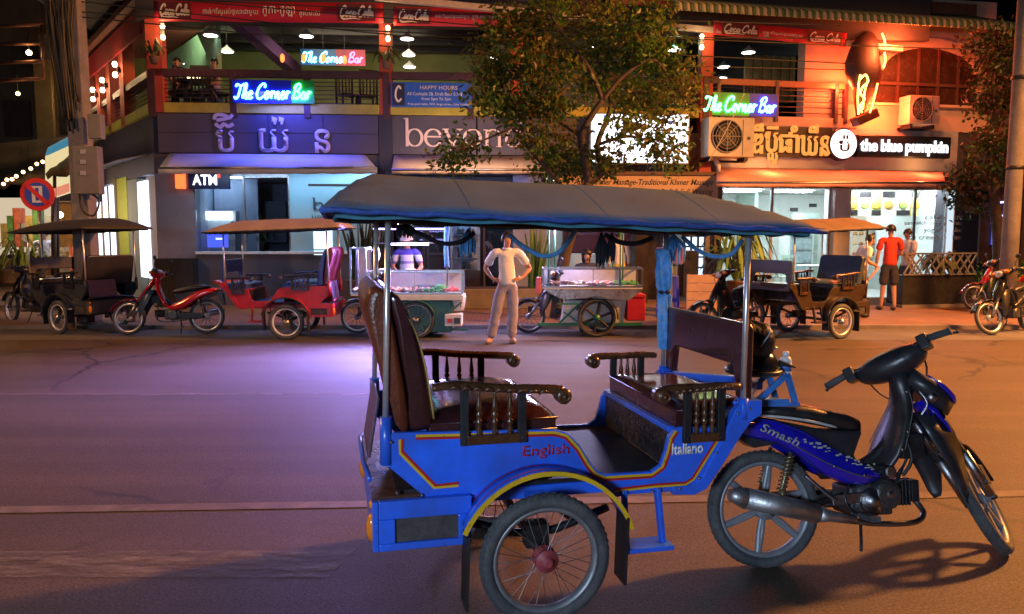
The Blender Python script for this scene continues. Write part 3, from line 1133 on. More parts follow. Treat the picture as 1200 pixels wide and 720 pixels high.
    s.f += [tuple(range(16)), tuple(range(80, 96))[::-1]]
    s.s += [True, True]
    s.build('seat', seatm, t)
    MB().tube([(-.05, -.078, .738), (.1, -.104, .722), (.22, -.108, .70), (.34, -.098, .67)], .007, 6, sp=3).build('seat_trim', M('pale_trim', (.45, .45, .45), .4), t)
    # side cowls: long wedge from tail to footboard
    for sg in (-1, 1):
        rows = []
        # x, top z, bottom z, half width top, half width bottom
        for (cx, zt, zb, wt, wb) in ((-.20, .735, .66, .055, .05), (-.10, .738, .635, .085, .085), (.04, .715, .60, .105, .115), (.16, .672, .525, .108, .125), (.26, .615, .445, .105, .128), (.36, .555, .40, .10, .125), (.46, .505, .385, .095, .115), (.54, .465, .395, .085, .09), (.565, .445, .41, .08, .08)):
            rows.append([(cx, sg * wt * .7, zt), (cx, sg * wt, zt - .012), (cx, sg * (wt * .45 + wb * .55 + .006), (zt * .55 + zb * .45)), (cx, sg * wb, zb + .02), (cx, sg * wb * .8, zb)])
        c = MB().grid(rows)
        co = c.build('side_cowl', body, t)
        q = co.modifiers.new('thick', 'SOLIDIFY')
        q.thickness = .008
        q.offset = -1
        if stickers and sg < 0:
            stickers(co)
    MB().prism([(.10, .70), (.30, .655), (.49, .645), (.44, .53), (.46, .50), (.36, .52), (.24, .60)], -.075, .075).build('under_seat_cover', BLACKP, t, .012)
    MB().prism([(-.21, .72), (.0, .70), (.1, .60), (-.06, .58), (-.16, .64)], -.065, .065).build('rear_fender', BLACKP, t, .01)
    MB().prism([(-.27, .66), (-.22, .69), (-.16, .66), (-.26, .45), (-.29, .46)], -.055, .055).build('rear_mudguard', BLACKP, t, .008)
    MB().ball((-.215, 0, .70), (.03, .06, .03), 10, 6).build('tail_light', REDLENS, t)
    # leg shield and neck
    l = MB()
    rows = []
    for (cx, z, hw, dp) in ((.715, .93, .045, .045), (.725, .86, .052, .048), (.73, .78, .068, .042), (.705, .70, .098, .036), (.66, .60, .125, .032), (.63, .53, .125, .032), (.595, .465, .10, .038), (.56, .44, .09, .045)):
        rows.append([(cx + dp * 1.5, 0, z + .01), (cx + dp * 1.1, hw * .75, z), (cx + dp * .6, hw, z), (cx, hw * .9, z), (cx - dp * .55, hw * .45, z), (cx - dp * .7, 0, z), (cx - dp * .55, -hw * .45, z), (cx, -hw * .9, z), (cx + dp * .6, -hw, z), (cx + dp * 1.1, -hw * .75, z)])
    l.grid(rows, True, True)
    l.f += [tuple(range(10)), tuple(range(70, 80))[::-1]]
    l.s += [False, False]
    l.build('leg_shield', cover, t)
    # lower shield wings running down beside the front wheel
    for sg in (-1, 1):
        rows = []
        for (x0, x1, z, y) in ((.76, .93, .72, .075), (.80, .97, .62, .105), (.86, .995, .50, .125), (.93, 1.015, .38, .13), (.965, 1.01, .30, .125), (.985, 1.0, .275, .12)):
            rows.append([(x0, sg * (y + .02), z), ((x0 + x1) / 2, sg * (y + .012), z - .01), (x1, sg * (y - .03), z + .01)])
        w = MB().grid(rows).build('shield_wing', shieldm, t)
        q = w.modifiers.new('thick', 'SOLIDIFY')
        q.thickness = .007
    # coloured front cover over the head
    rows = []
    for (x, z, hw) in (((.865, .775, .05), (.90, .74, .085), (.95, .675, .095), (1.0, .60, .08), (1.03, .55, .04)) if low_cover else ((.80, .90, .05), (.87, .80, .085), (.945, .69, .10), (1.02, .585, .075), (1.06, .52, .03))):
        rows.append([(x - .03, -hw, z - .015), (x, -hw * .6, z), (x + .015, 0, z + .012), (x, hw * .6, z), (x - .03, hw, z - .015)])
    w = MB().grid(rows).build('front_cover', body, t)
    q = w.modifiers.new('thick', 'SOLIDIFY')
    q.thickness = .008
    if low_cover:
        hs_ = MB()
        rows = []
        for (x, z, hw) in ((.80, .935, .05), (.87, .885, .09), (.945, .815, .10), (1.0, .765, .06)):
            rows.append([(x - .05, -hw, z - .06), (x - .01, -hw, z), (x + .012, 0, z + .02), (x - .01, hw, z), (x - .05, hw, z - .06)])
        hs_.grid(rows, True, True)
        hs_.f += [tuple(range(5)), tuple(range(15, 20))[::-1]]
        hs_.s += [False, False]
        ho_ = hs_.build('headlight_shell', BLACKP, t)
        MB().tube([(.85, -.06, .905), (.90, -.09, .86), (.96, -.09, .80), (1.0, -.05, .765)], [.006, .012, .012, .006], 8, sp=3).build('blue_trim', body, ho_)
        MB().ball((.855, -.075, .80), (.03, .03, .03), 8, 6).tube([(.80, -.05, .84), (.83, -.08, .77), (.80, -.06, .70)], .006, 5, sp=3).build('loose_lamp', STEEL, ho_)
    if detail:
        # panel joints, screws, clutch cover and hoses
        d = MB()
        for sg in (-1, 1):
            d.tube([(.735, sg * .075, .84), (.74, sg * .098, .76), (.70, sg * .125, .66), (.655, sg * .148, .56)], .0028, 5, sp=3)
        d.tube([(.10, -.128, .60), (.24, -.136, .52), (.40, -.132, .45), (.52, -.10, .42)], .003, 5, sp=3)
        d.build('panel_joint', M('joint_grey', (.10, .10, .11), .5), t)
        s_ = MB()
        for (x, y, z) in ((.725, -.08, .83), (.69, -.125, .64), (.64, -.150, .56), (.02, -.118, .655), (.30, -.135, .49), (.46, -.118, .44)):
            s_.lathe([(.008, 0), (.008, .004), (.004, .006)], (x, y, z), (0, -1, 0), 8)
        for k_ in range(7):
            a_ = 2 * PI * k_ / 7
            s_.lathe([(.007, 0), (.007, .006)], (.50 + .075 * math.cos(a_), -.098, .315 + .075 * math.sin(a_)), (0, -1, 0), 6)
        s_.build('screw', STEEL, t, kind='stuff')
        e_ = MB()
        e_.lathe([(.062, .0), (.058, .016), (.03, .022), (.028, .03), (0.001, .031)], (.50, -.10, .315), (0, -1, 0), 20)
        e_.lathe([(.036, .0), (.034, .012), (0.001, .014)], (.585, -.112, .345), (0, -1, 0), 16)
        e_.build('clutch_cover', STEEL, t)
        h_ = MB()
        h_.tube([(.66, -.03, .42), (.60, -.07, .47), (.52, -.08, .46), (.46, -.06, .40)], .013, 7, sp=4)
        h_.tube([(.70, -.05, .45), (.64, -.09, .40), (.60, -.08, .33)], .007, 6, sp=4)
        h_.tube([(.40, -.09, .40), (.36, -.11, .34), (.38, -.12, .28), (.44, -.11, .25)], .006, 6, sp=4)
        h_.build('engine_hose', BLACKP, t)
        MB().b(.55, .66, -.05, .05, .41, .49).lathe([(.03, 0), (.03, .06)], (.605, -.05, .45), (0, -1, 0), 12).build('carburettor', STEEL, t, .008)
    # radiator / battery clutter under the neck
    MB().b(.70, .82, -.06, .06, .50, .62).tube([(.72, -.05, .62), (.74, -.07, .50), (.70, -.05, .42)], .010, 6, sp=3).tube([(.80, .04, .6), (.79, .05, .48), (.72, .04, .40)], .008, 6, sp=3).build('battery_box', IRON, t, .008)
    cb = S()
    cb.tube([(.73, -.15, .99), (.80, -.13, .90), (.83, -.06, .80), (.80, -.03, .66)], .005, 5, sp=4).tube([(.73, .15, .99), (.83, .13, .88), (.85, .06, .78), (.80, .03, .66)], .005, 5, sp=4)
    cb.build('brake_cable', IRON, t)
    if rack:
        r = MB()
        r.b(-.08, .10, -.11, .11, .795, .812)
        for sg in (-.10, .10):
            r.bar((-.06, sg, .80), (.10, sg, .93), .022, .028).bar((.10, sg, .93), (.135, sg, .795), .022, .028).bar((-.09, sg, .79), (.155, sg, .785), .024, .02)
        r.build('hitch_rack', rack, t, .003)
    return t


BIKEBLUE = M('deep_blue_gloss', (0.012, 0.010, 0.42), 0.16, var=0.2, scale=5, coat=0.8, dirt=(.01, .01, .12), dirt_amt=.5)


def side_sticker(co):
    pale = M('pale_decal', (.34, .36, .36), .45, var=.25, scale=60)
    def place(o):
        for v in o.data.vertices:
            x, z = v.co.x, v.co.z
            # follow the falling top of the cowl
            v.co = Vector((x, -.128 + v.co.y, z - (x + .05) * .44))
        return o
    place(text('lettering', 'Smash', pale, co, -.06, .135, .665, .708, depth=.002, bold=.01, shear=.5))
    place(text('lettering', 'xxxxxxx', pale, co, .28, .50, .672, .70, depth=.004, bold=.02, shear=.5)) if False else None
    m = MB()
    rng = random.Random(5)
    for k in range(26):
        x = .15 + rng.random() * .34
        z = .70 - (x + .05) * .44 - .01 + rng.random() * .025
        m.b(x, x + .008 + rng.random() * .016, -.135, -.131, z, z + .004 + rng.random() * .006)
    m.build('worn_decal', pale, co, kind='stuff')


bike = motorbike('blue step-through motorbike with cast wheels hitched to the blue tuk-tuk', (1.224, 3.573, 0), rad(7), 'motorbikes', BIKEBLUE, 'cast', steer=-rad(52), fenderm=BLACKP, low_cover=True, lean=rad(-9), mirrors=False, lens=False, rack=M('pale_blue_paint', (.04, .16, .50), .4, var=.3, scale=15), stickers=side_sticker)


# ================================================================ ground
def asphalt():
    m = M('asphalt', (0.070, 0.050, 0.036), 0.66, var=0.28, scale=0.35, bump=0.3, bscale=190, dirt=(0.092, 0.058, 0.036), dirt_amt=.6)
    nt = m.node_tree
    b = nt.nodes['Principled BSDF']
    # fine aggregate and tyre-worn streaks along the road
    tc = nt.nodes.new('ShaderNodeTexCoord')
    mp = nt.nodes.new('ShaderNodeMapping')
    mp.inputs['Scale'].default_value = (0.12, 3.2, 1)
    nz = nt.nodes.new('ShaderNodeTexNoise')
    nz.inputs['Scale'].default_value = 1.0
    nz.inputs['Detail'].default_value = 8
    fine = nt.nodes.new('ShaderNodeTexNoise')
    fine.inputs['Scale'].default_value = 85
    fine.inputs['Detail'].default_value = 3
    nt.links.new(tc.outputs['Object'], mp.inputs[0])
    nt.links.new(mp.outputs[0], nz.inputs['Vector'])
    nt.links.new(tc.outputs['Object'], fine.inputs['Vector'])
    src = b.inputs['Base Color'].links[0].from_socket
    for n, lo, hi in ((nz, .78, 1.16), (fine, .42, 1.58)):
        mr = nt.nodes.new('ShaderNodeMapRange')
        mr.inputs['From Min'].default_value = .32
        mr.inputs['From Max'].default_value = .68
        mr.inputs['To Min'].default_value = lo
        mr.inputs['To Max'].default_value = hi
        nt.links.new(n.outputs['Fac'], mr.inputs[0])
        hs = nt.nodes.new('ShaderNodeHueSaturation')
        nt.links.new(src, hs.inputs['Color'])
        nt.links.new(mr.outputs[0], hs.inputs['Value'])
        src = hs.outputs[0]
    nt.links.new(src, b.inputs['Base Color'])
    overlay(m, (.018, .015, .015), .55, .60, .70, .7, (.6, 1.5, 1))
    overlay(m, (.02, .017, .016), 2.6, .655, .70, .8, (.8, 1, 1))
    overlay(m, (.012, .010, .010), .45, .012, .004, .9, kind='crack', mask=.25)
    return m


def worn_paint():
    m = M('worn_road_paint', (0.22, 0.19, 0.17), 0.6, var=0.3, scale=3, bump=.2, bscale=120)
    nt = m.node_tree
    b = nt.nodes['Principled BSDF']
    tc = nt.nodes.new('ShaderNodeTexCoord')
    mp = nt.nodes.new('ShaderNodeMapping')
    mp.inputs['Scale'].default_value = (2.2, 9, 1)
    nz = nt.nodes.new('ShaderNodeTexNoise')
    nz.inputs['Scale'].default_value = 1.6
    nz.inputs['Detail'].default_value = 10
    nz.inputs['Roughness'].default_value = .8
    mr = nt.nodes.new('ShaderNodeMapRange')
    mr.inputs['From Min'].default_value = .42
    mr.inputs['From Max'].default_value = .62
    mr.inputs['To Min'].default_value = 0
    mr.inputs['To Max'].default_value = .75
    nt.links.new(tc.outputs['Object'], mp.inputs[0])
    nt.links.new(mp.outputs[0], nz.inputs['Vector'])
    nt.links.new(nz.outputs['Fac'], mr.inputs[0])
    nt.links.new(mr.outputs[0], b.inputs['Alpha'])
    return m


MB().add([(-400, -60, -.002), (400, -60, -.002), (400, 900, -.002), (-400, 900, -.002)], [(0, 1, 2, 3)]).build('ground', M('night_earth', (.07, .05, .035), .9, scale=.3, bump=.2, bscale=8), kind='structure')
MB().add([(-60, -12, .002), (60, -12, .002), (60, 11.55, .002), (-60, 11.55, .002)], [(0, 1, 2, 3)]).build('road', asphalt(), kind='structure')
PAINT = worn_paint()
LINE = M('line_paint', (.135, .105, .09), .6, var=.4, scale=6, bump=.2, bscale=120)
mk = MB()
mk.add([(-60, 1.62, .006), (60, 7.22, .006), (60, 7.33, .006), (-60, 1.73, .006)], [(0, 1, 2, 3)])
mk.build('road_line', LINE, kind='structure')
MB().add([(-60, 7.5, .006), (-.6, 7.55, .006), (-.6, 7.63, .006), (-60, 7.58, .006)], [(0, 1, 2, 3)]).build('road_line', PAINT, kind='structure')
MB().add([(-14, 3.42, .006), (-.86, 3.46, .006), (-.80, 3.76, .006), (-14, 3.72, .006)], [(0, 1, 2, 3)]).build('road_line', PAINT, kind='structure')
MB().add([(-60, 11.55, .004), (60, 11.55, .004), (60, 13.0, .012), (-60, 13.0, .012)], [(0, 1, 2, 3)]).build('shaded_gutter', M('shaded_gutter_concrete', (.09, .085, .09), .8, var=.3, scale=.8, bump=.3, bscale=30, dirt=(.05, .04, .04), dirt_amt=.6), kind='structure')  # concrete gutter, with the shade band under the carts put into its grey


def paving():
    m = M('brick_paving', (.20, .105, .065), .8, var=.3, scale=.7, dirt=(.11, .07, .05), dirt_amt=.6)
    nt = m.node_tree
    b = nt.nodes['Principled BSDF']
    tc = nt.nodes.new('ShaderNodeTexCoord')
    br = nt.nodes.new('ShaderNodeTexBrick')
    br.inputs['Scale'].default_value = 3.0
    br.inputs['Color1'].default_value = (1, 1, 1, 1)
    br.inputs['Color2'].default_value = (.75, .72, .7, 1)
    br.inputs['Mortar'].default_value = (.35, .32, .3, 1)
    br.inputs['Mortar Size'].default_value = .02
    nt.links.new(tc.outputs['Object'], br.inputs['Vector'])
    src = b.inputs['Base Color'].links[0].from_socket
    mx = nt.nodes.new('ShaderNodeMix')
    mx.data_type = 'RGBA'
    mx.blend_type = 'MULTIPLY'
    mx.inputs[0].default_value = 1
    nt.links.new(src, mx.inputs[6])
    nt.links.new(br.outputs['Color'], mx.inputs[7])
    nt.links.new(mx.outputs[2], b.inputs['Base Color'])
    bp = nt.nodes.new('ShaderNodeBump')
    bp.inputs['Distance'].default_value = .02
    bp.inputs['Strength'].default_value = .6
    nt.links.new(br.outputs['Color'], bp.inputs['Height'])
    nt.links.new(bp.outputs[0], b.inputs['Normal'])
    return m


MB().b(-60, 60, 13.0, 40, -.15, .06).build('pavement', paving(), kind='structure')
MB().b(-60, 60, 12.86, 13.0, -.15, .075).build('kerb', M('kerb_stone', (.16, .13, .12), .8, var=.3, scale=2, bump=.3, bscale=40), kind='structure')
GZ = .06

# ================================================================ facades: A = corner building, B = cafe building
_a0, _a1 = at(185, 300, 16.6), at(820, 300, 17.4)
A = Frame(_a0.x, _a0.y, math.atan2(_a1.y - _a0.y, _a1.x - _a0.x))
_b0, _b1 = at(838, 300, 17.7), at(1112, 300, 18.9)
B = Frame(_b0.x, _b0.y, math.atan2(_b1.y - _b0.y, _b1.x - _b0.x))


def panel(F, mb, u0, v0, u1, v1, d0, d1, dref=None):
    """box whose front, at depth dref, fills a rectangle of the picture"""
    s0, s1, z0, z1 = F.rect(u0, v0, u1, v1, d0 if dref is None else dref)
    return mb.b(s0, s1, d0, d1, z0, z1)


def zr(F, v, d=0.0, u=320):
    return F.hit(u, v, d)[1]


PLUM = M('plum_board', (.075, .066, .10), .55, var=.18, scale=1.2, bump=.08)
PIER = M('grey_plaster', (.20, .19, .24), .7, var=.15, scale=1.5, bump=.15, bscale=25)
SILL = M('slate_wall', (.085, .08, .11), .6, var=.2, scale=2, bump=.1)
OLIVE = M('olive_wall', (.20, .20, .06), .75, var=.2, scale=1.5, bump=.1)
SLABY = M('yellow_fascia', (.42, .36, .045), .6, var=.25, scale=2, dirt=(.15, .13, .04), dirt_amt=.5)
REDPIL = M('red_pillar', (.38, .055, .03), .6, var=.25, scale=2.5, bump=.15)
RAILM = M('dark_red_rail', (.06, .022, .03), .45, var=.25)
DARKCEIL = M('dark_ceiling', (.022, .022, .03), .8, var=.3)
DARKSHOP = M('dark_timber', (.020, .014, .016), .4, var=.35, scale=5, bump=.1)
TEALW = M('pale_teal_wall', (.24, .46, .56), .6, var=.1, scale=1.2)
GLASS = pane_mat()
WHITEP = M('white_plaster', (.70, .72, .70), .7, var=.07, scale=1.5)
MAROON = M('maroon_panel', (.14, .02, .035), .5, var=.2)
BRICK = M('old_brick', (.20, .085, .045), .8, var=.4, scale=9, bump=.5, bscale=30)

bA = fthing(A, 'corner_building', 'two-storey corner building with plum sign boards and an open yellow-edged balcony', 'building')
S = lambda u, d=0.0: A.hit(u, 250, d)[0]
Z = lambda v, d=0.0: zr(A, v, d)
sEnd = S(838)
# ground floor
w = MB()
w.b(0, S(228), 0, .35, 0, Z(204))
w.b(S(228), S(440), 0, .3, 0, Z(298))
w.build('wall', PIER, bA, .01)
MB().b(S(228), S(440), -.06, .36, Z(298), Z(295)).build('window_sill', M('white_sill', (.7, .7, .72), .5), bA, .006)
MB().b(S(228) + .01, S(440), -.012, -.002, .05, Z(299)).build('wall_panel', SILL, bA)
MB().b(0, sEnd, 0, .3, Z(203) + .002, Z(181)).build('wall', PLUM, bA)
bd = MB()
for u0, u1 in ((190, 446), (461, 560), (560, 640), (640, 700)):
    bd.b(S(u0), S(u1) - .03, -.06, -.002, Z(181) + .01, Z(134.5))
bd.build('sign_board', PLUM, bA, .006)
for k, (u0, u1) in enumerate(((190, 254), (254, 318), (318, 382), (382, 446))):
    for v0, v1 in ((134.5, 157), (157, 180.5)):
        MB().b(S(u0) + .012, S(u1) - .012, -.075, -.061, Z(v1) + .008, Z(v0) - .008).build('board_panel', PLUM, bA, .004)
MB().b(S(446), S(461), -.09, 0, GZ, Z(134)).build('pilaster', M('dark_plum', (.03, .024, .045), .5), bA)
# upper slab, back wall, ceiling, roof
sl = MB()
for u0, u1 in ((199, 279), (281, 364), (366, 447), (460, 550), (554, 640), (660, 815)):
    sl.b(S(u0), S(u1), -.10, -.02, Z(134), Z(122.5))
sl.build('balcony_fascia', SLABY, bA, .01)
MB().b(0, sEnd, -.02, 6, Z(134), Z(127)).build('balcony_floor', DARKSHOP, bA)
bw = MB().b(-3, sEnd, 5.5, 5.7, Z(127), 9)
bw.build('back_wall', OLIVE, bA)
MB().b(S(590), S(820), 3.2, 3.3, Z(127), 7.2).build('partition', M('cream_wall', (.32, .29, .20), .7, var=.15), bA)
zc = Z(24)
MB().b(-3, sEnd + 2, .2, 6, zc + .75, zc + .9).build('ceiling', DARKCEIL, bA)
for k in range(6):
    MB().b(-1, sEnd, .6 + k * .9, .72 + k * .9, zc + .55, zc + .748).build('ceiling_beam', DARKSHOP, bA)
MB().bar((S(252), .4, zc + .5), (S(300), 4.6, zc - .1), .28, .3).build('sloping_beam', M('violet_beam', (.12, .04, .13), .6), bA)
MB().b(-.2, S(700), -.12, .3, zc - .05, zc + .76).build('roof_edge', M('dark_roof_edge', (.04, .035, .04), .6), bA)
MB().b(-.4, S(700), -.5, .4, Z(1) + .05, Z(1) + .14).build('eave', M('eave_metal', (.16, .12, .13), .5), bA)
MB().b(S(700), sEnd + 5, .3, .5, zc - .1, zc + 2.0).build('roof_edge', M('dark_roof_edge', (.04, .035, .04), .6), bA)
# pillars
for u0, u1 in ((180.5, 199.5), (447.5, 462), (598, 612), (816.5, 830.5)):
    MB().b(S(u0), S(u1), -.09, .18, Z(134) if u0 < 800 else Z(200), Z(22)).build('pillar', REDPIL, bA, .012)
    MB().b(S(u0) - .03, S(u1) + .03, -.12, .21, Z(27), Z(22) + .003).build('pillar_cap', REDPIL, bA, .01)
# railing
rl = MB()
rl.b(0, sEnd, -.09, .0, Z(92), Z(83))
rl.build('handrail', RAILM, bA, .006)
for k in range(6):
    v = 96 + k * 5
    MB().tube([(0, -.03, Z(v)), (sEnd, -.03, Z(v))], .010, 6).build('rail_wire', RAILM, bA)
for u in (186, 279, 364, 455, 552, 640, 735, 823):
    MB().b(S(u) - .07, S(u) + .07, -.105, .03, Z(139), Z(85)).build('rail_post', RAILM, bA, .008)
# shop windows
fr = MB()
for u in (228, 286, 339):
    fr.b(S(u) - .02, S(u) + .02, .02, .07, Z(295), Z(204))
fr.b(S(228), S(340), .02, .07, Z(207), Z(204))
fr.build('window_frame', STEEL, bA)
for u0, u1 in ((228, 286), (286, 339)):
    MB().b(S(u0) + .02, S(u1) - .02, .04, .048, Z(295), Z(207)).build('pane', GLASS, bA)
MB().b(S(340), S(441), .0, .12, Z(295), Z(203)).build('wall_panel', TEALW, bA)
MB().b(S(362), S(430), -.012, -.001, Z(218), Z(215.5)).build('dark_strip', DARKSHOP, bA)
LETD = M('dark_lettering', (.03, .04, .06), .5, var=0)


def serif_word(name, word, mat, parent, x0, x1, z0, xh, y, depth=.012):
    """roman lettering with serifs, drawn as strokes on a unit grid"""
    G = {
        'b': (1.0, [('l', .18, 0, .18, 1.55, .14), ('s', .02, 1.53, .20), ('r', .55, .48, .36, .47)]),
        'e': (.92, [('r2', .46, .48, .38, .47), ('l', .12, .54, .84, .54, .07)]),
        'y': (1.0, [('l', .14, .97, .52, .03, .15), ('l', .88, .97, .52, .03, .07), ('l', .52, .03, .30, -.45, .08), ('s', .00, .96, .32), ('s', .70, .96, .30), ('l', .30, -.45, .12, -.42, .1)]),
        'o': (1.0, [('r', .48, .48, .40, .47)]),
        'n': (1.08, [('l', .20, 0, .20, .95, .14), ('l', .82, 0, .82, .62, .14), ('a', .51, .58, .31, .38), ('s', .03, .02, .34), ('s', .66, .02, .34), ('s', .03, .94, .18)]),
        'd': (1.06, [('l', .80, 0, .80, 1.55, .14), ('s', .64, 1.53, .20), ('s', .80, .02, .22), ('r', .45, .48, .36, .47)]),
        'u': (1.06, [('l', .20, .35, .20, .95, .14), ('l', .80, 0, .80, .95, .14), ('u', .50, .38, .30, .38), ('s', .04, .94, .18), ('s', .64, .94, .18)]),
        'i': (.5, [('l', .24, 0, .24, .95, .14), ('s', .06, .02, .36), ('s', .08, .94, .18), ('l', .24, 1.2, .24, 1.36, .16)]),
        'q': (1.06, [('l', .80, -.5, .80, .95, .14), ('s', .64, -.48, .34), ('r', .45, .48, .36, .47)]),
    }
    tot = sum(G[c][0] for c in word)
    kx = (x1 - x0) / tot
    t = parent
    x = 0
    for c in word:
        m = MB()
        wd, st = G[c]
        P = lambda a, b: (x0 + (x + a) * kx, z0 + b * xh)
        for i, q in enumerate(st):
            yy = y - i * .0012
            if q[0] == 'l':
                m.ribbon([P(q[1], q[2]), P(q[3], q[4])], q[5] * kx, yy - depth, yy)
            elif q[0] == 's':
                m.ribbon([P(q[1], q[2]), P(q[1] + q[3], q[2])], .055 * xh, yy - depth, yy)
            else:
                cx, cz, rx, rz = q[1:]
                a0, a1 = {'r': (0, 360), 'r2': (20, 335), 'a': (0, 165), 'u': (190, 350)}[q[0]]
                pts, ws = [], []
                for k in range(25):
                    a = rad(a0 + (a1 - a0) * k / 24)
                    pts.append(P(cx + rx * math.cos(a), cz + rz * math.sin(a)))
                    ws.append((.05 + .10 * abs(math.cos(a)) ** 1.2) * kx)
                m.ribbon(pts, ws, yy - depth, yy)
        m.build('letter', mat, t)
        x += wd


serif_word('letter', 'beyond', LETD, bA, S(366), S(450), Z(246), .17, -.014)
serif_word('letter', 'unique', LETD, bA, S(365), S(400), Z(258), .10, -.014)
# interior of the window: back room
RW = M('blue_grey_room', (.26, .31, .38), .7, var=.2)
MB().b(S(228), S(440), 3.4, 3.5, 0, Z(200)).build('room_wall', RW, bA)
MB().b(S(228) - .1, S(228), .36, 3.4, 0, Z(200)).build('room_wall', RW, bA)
MB().b(S(440), S(440) + .1, .36, 3.4, 0, Z(200)).build('room_wall', RW, bA)
MB().b(S(228), S(440), .36, 3.4, Z(204), Z(204) + .1).build('room_ceiling', M('room_ceiling', (.3, .3, .32), .8), bA)
MB().b(S(228), S(440), .31, 3.4, Z(298) - .2, Z(298)).build('room_floor', DARKSHOP, bA)
MB().b(S(230), S(285), 1.25, 1.33, Z(298), Z(205)).build('booth_wall', M('booth_wall', (.30, .34, .42), .5, var=.1), bA)
MB().b(S(236, .9), S(284, .9), .8, 1.0, Z(204) - .035, Z(204) - .005).build('ceiling_light', GLOW('cool_panel', (.55, .75, 1.0), 16.0), bA)
# dark items in the office
it = MB()
it.b(S(312, 2), S(336, 2), 1.9, 2.0, Z(285), Z(232))
it.b(S(290, 2.4), S(340, 2.4), 2.2, 2.7, Z(298), Z(288))
it.b(S(300, 3), S(318, 3), 3.3, 3.38, Z(255), Z(228))
it.build('furniture', SILL, bA)
MB().b(S(366, -.1), S(388, -.1), -.03, -.002, Z(292), Z(268)).b(S(366, -.1), S(388, -.1), -.03, -.002, Z(299), Z(294)).build('lit_window', GLOW('white_window', (.75, .9, 1.0), 1.6), bA)
# dark middle shop front with lattice
MB().b(S(441), S(603), .5, .6, GZ, Z(204)).build('shop_front', DARKSHOP, bA)
MB().b(S(441), S(640), -.002, .62, Z(204) - .002, Z(204) + .10).build('lintel', DARKSHOP, bA)
for u0, u1 in ((443, 470), (472, 498), (500, 524), (566, 598)):
    f = MB()
    s0, s1 = S(u0, .5), S(u1, .5)
    f.b(s0, s0 + .05, .44, .499, GZ, Z(212)).b(s1 - .05, s1, .44, .499, GZ, Z(212)).b(s0 + .05, s1 - .05, .44, .499, Z(212) - .06, Z(212)).b(s0 + .05, s1 - .05, .44, .499, Z(300), Z(300) + .05)
    f.build('door_frame', M('shop_frame', (.05, .035, .04), .4), bA)
    MB().b(s0 + .05, s1 - .05, .47, .476, Z(300) + .05, Z(212) - .06).build('pane', GLASS, bA)
MB().b(S(601), S(640), -.03, .5, GZ, Z(204)).build('pilaster', M('blue_grey_pier', (.16, .18, .24), .6, var=.15), bA, .01)
MB().b(S(745), S(760), -.05, .5, GZ, Z(204)).build('pilaster', DARKSHOP, bA)
MB().b(S(760), S(803), .9, 1.0, GZ, Z(204)).build('shop_front', DARKSHOP, bA)
MB().b(S(838), S(846), .0, .5, GZ, Z(204)).build('pilaster', M('brown_pier', (.10, .07, .05), .6), bA)
# massage shop interior
MB().b(S(640), S(803), 3.0, 3.1, GZ, Z(204)).build('room_wall', WHITEP, bA)
MB().b(S(640), S(760), .5, 3.0, Z(204), Z(204) + .1).build('room_ceiling', WHITEP, bA)
MB().b(S(660, 2.9), S(745, 2.9), 2.9, 2.98, Z(299, 2.9), Z(262, 2.9)).build('maroon_panel', MAROON, bA)
MB().b(S(735, 1.4), S(748, 1.4), 1.4, 1.5, GZ, Z(262, 1.4)).build('maroon_panel', MAROON, bA)
for u0, u1, v0, v1 in ((668, 700, 276, 264), (704, 738, 276, 264)):
    MB().b(S(u0, 2.85), S(u1, 2.85), 2.85, 2.897, Z(u0 and v0, 2.9), Z(v1, 2.9)).build('poster', M('dim_poster', (.16, .05, .09), .5, var=.5, scale=6), bA)
MB().b(S(650), S(735), .8, 1.1, Z(204) - .04, Z(204) - .005).build('ceiling_light', GLOW('white_panel', (.85, .93, 1.0), 20.0), bA)
MB().b(S(664, 2.2), S(742, 2.2), 2.1, 2.5, GZ, Z(298, 2.2)).build('counter', WHITEP, bA)
# bright barred door
MB().b(S(803, .4), S(840, .4), .42, .45, Z(330), Z(250)).build('lit_glass', GLOW('blue_white_glass', (.62, .78, 1.0), 1.9), bA)
g = MB()
for u in (803, 811, 819, 828, 837):
    g.b(S(u, .3) - .022, S(u, .3) + .022, .30, .34, Z(330), Z(250))
for v in (252, 264, 277, 290, 303, 316, 328):
    g.b(S(803, .3), S(837, .3), .341, .36, Z(v) - .02, Z(v) + .02)
g.build('door_grille', DARKSHOP, bA)
MB().b(S(826, .2), S(838, .2), .10, .25, GZ, Z(235)).build('wall_panel', M('stone_clad', (.16, .13, .12), .8, var=.5, scale=8, bump=.5), bA)
# brick corner at the right end of the first floor
bk = MB()
MB().b(S(806), S(840), -.03, .3, Z(201), Z(152)).build('brick_wall', BRICK, bA)
n = 0
for r in range(11):
    z0 = Z(200.5) + r * (Z(152) - Z(200.5)) / 11
    for c in range(4):
        w_ = (S(838) - S(807)) / 3.5
        s0 = S(807) + (c - (.5 if r % 2 else 0)) * w_
        a, b_ = max(s0 + .015, S(807)), min(s0 + w_ - .015, S(838))
        if b_ - a > .05:
            MB().b(a, b_, -.05, -.031, z0 + .012, z0 + (Z(152) - Z(200.5)) / 11 - .006).build('brick', BRICK, bA)
MB().tube([(S(818), -.14, Z(158)), (S(838), -.14, Z(192)), (S(838), -.14, Z(200))], .055, 10).build('downpipe', M('white_pipe', (.62, .60, .56), .5, var=.15), bA)

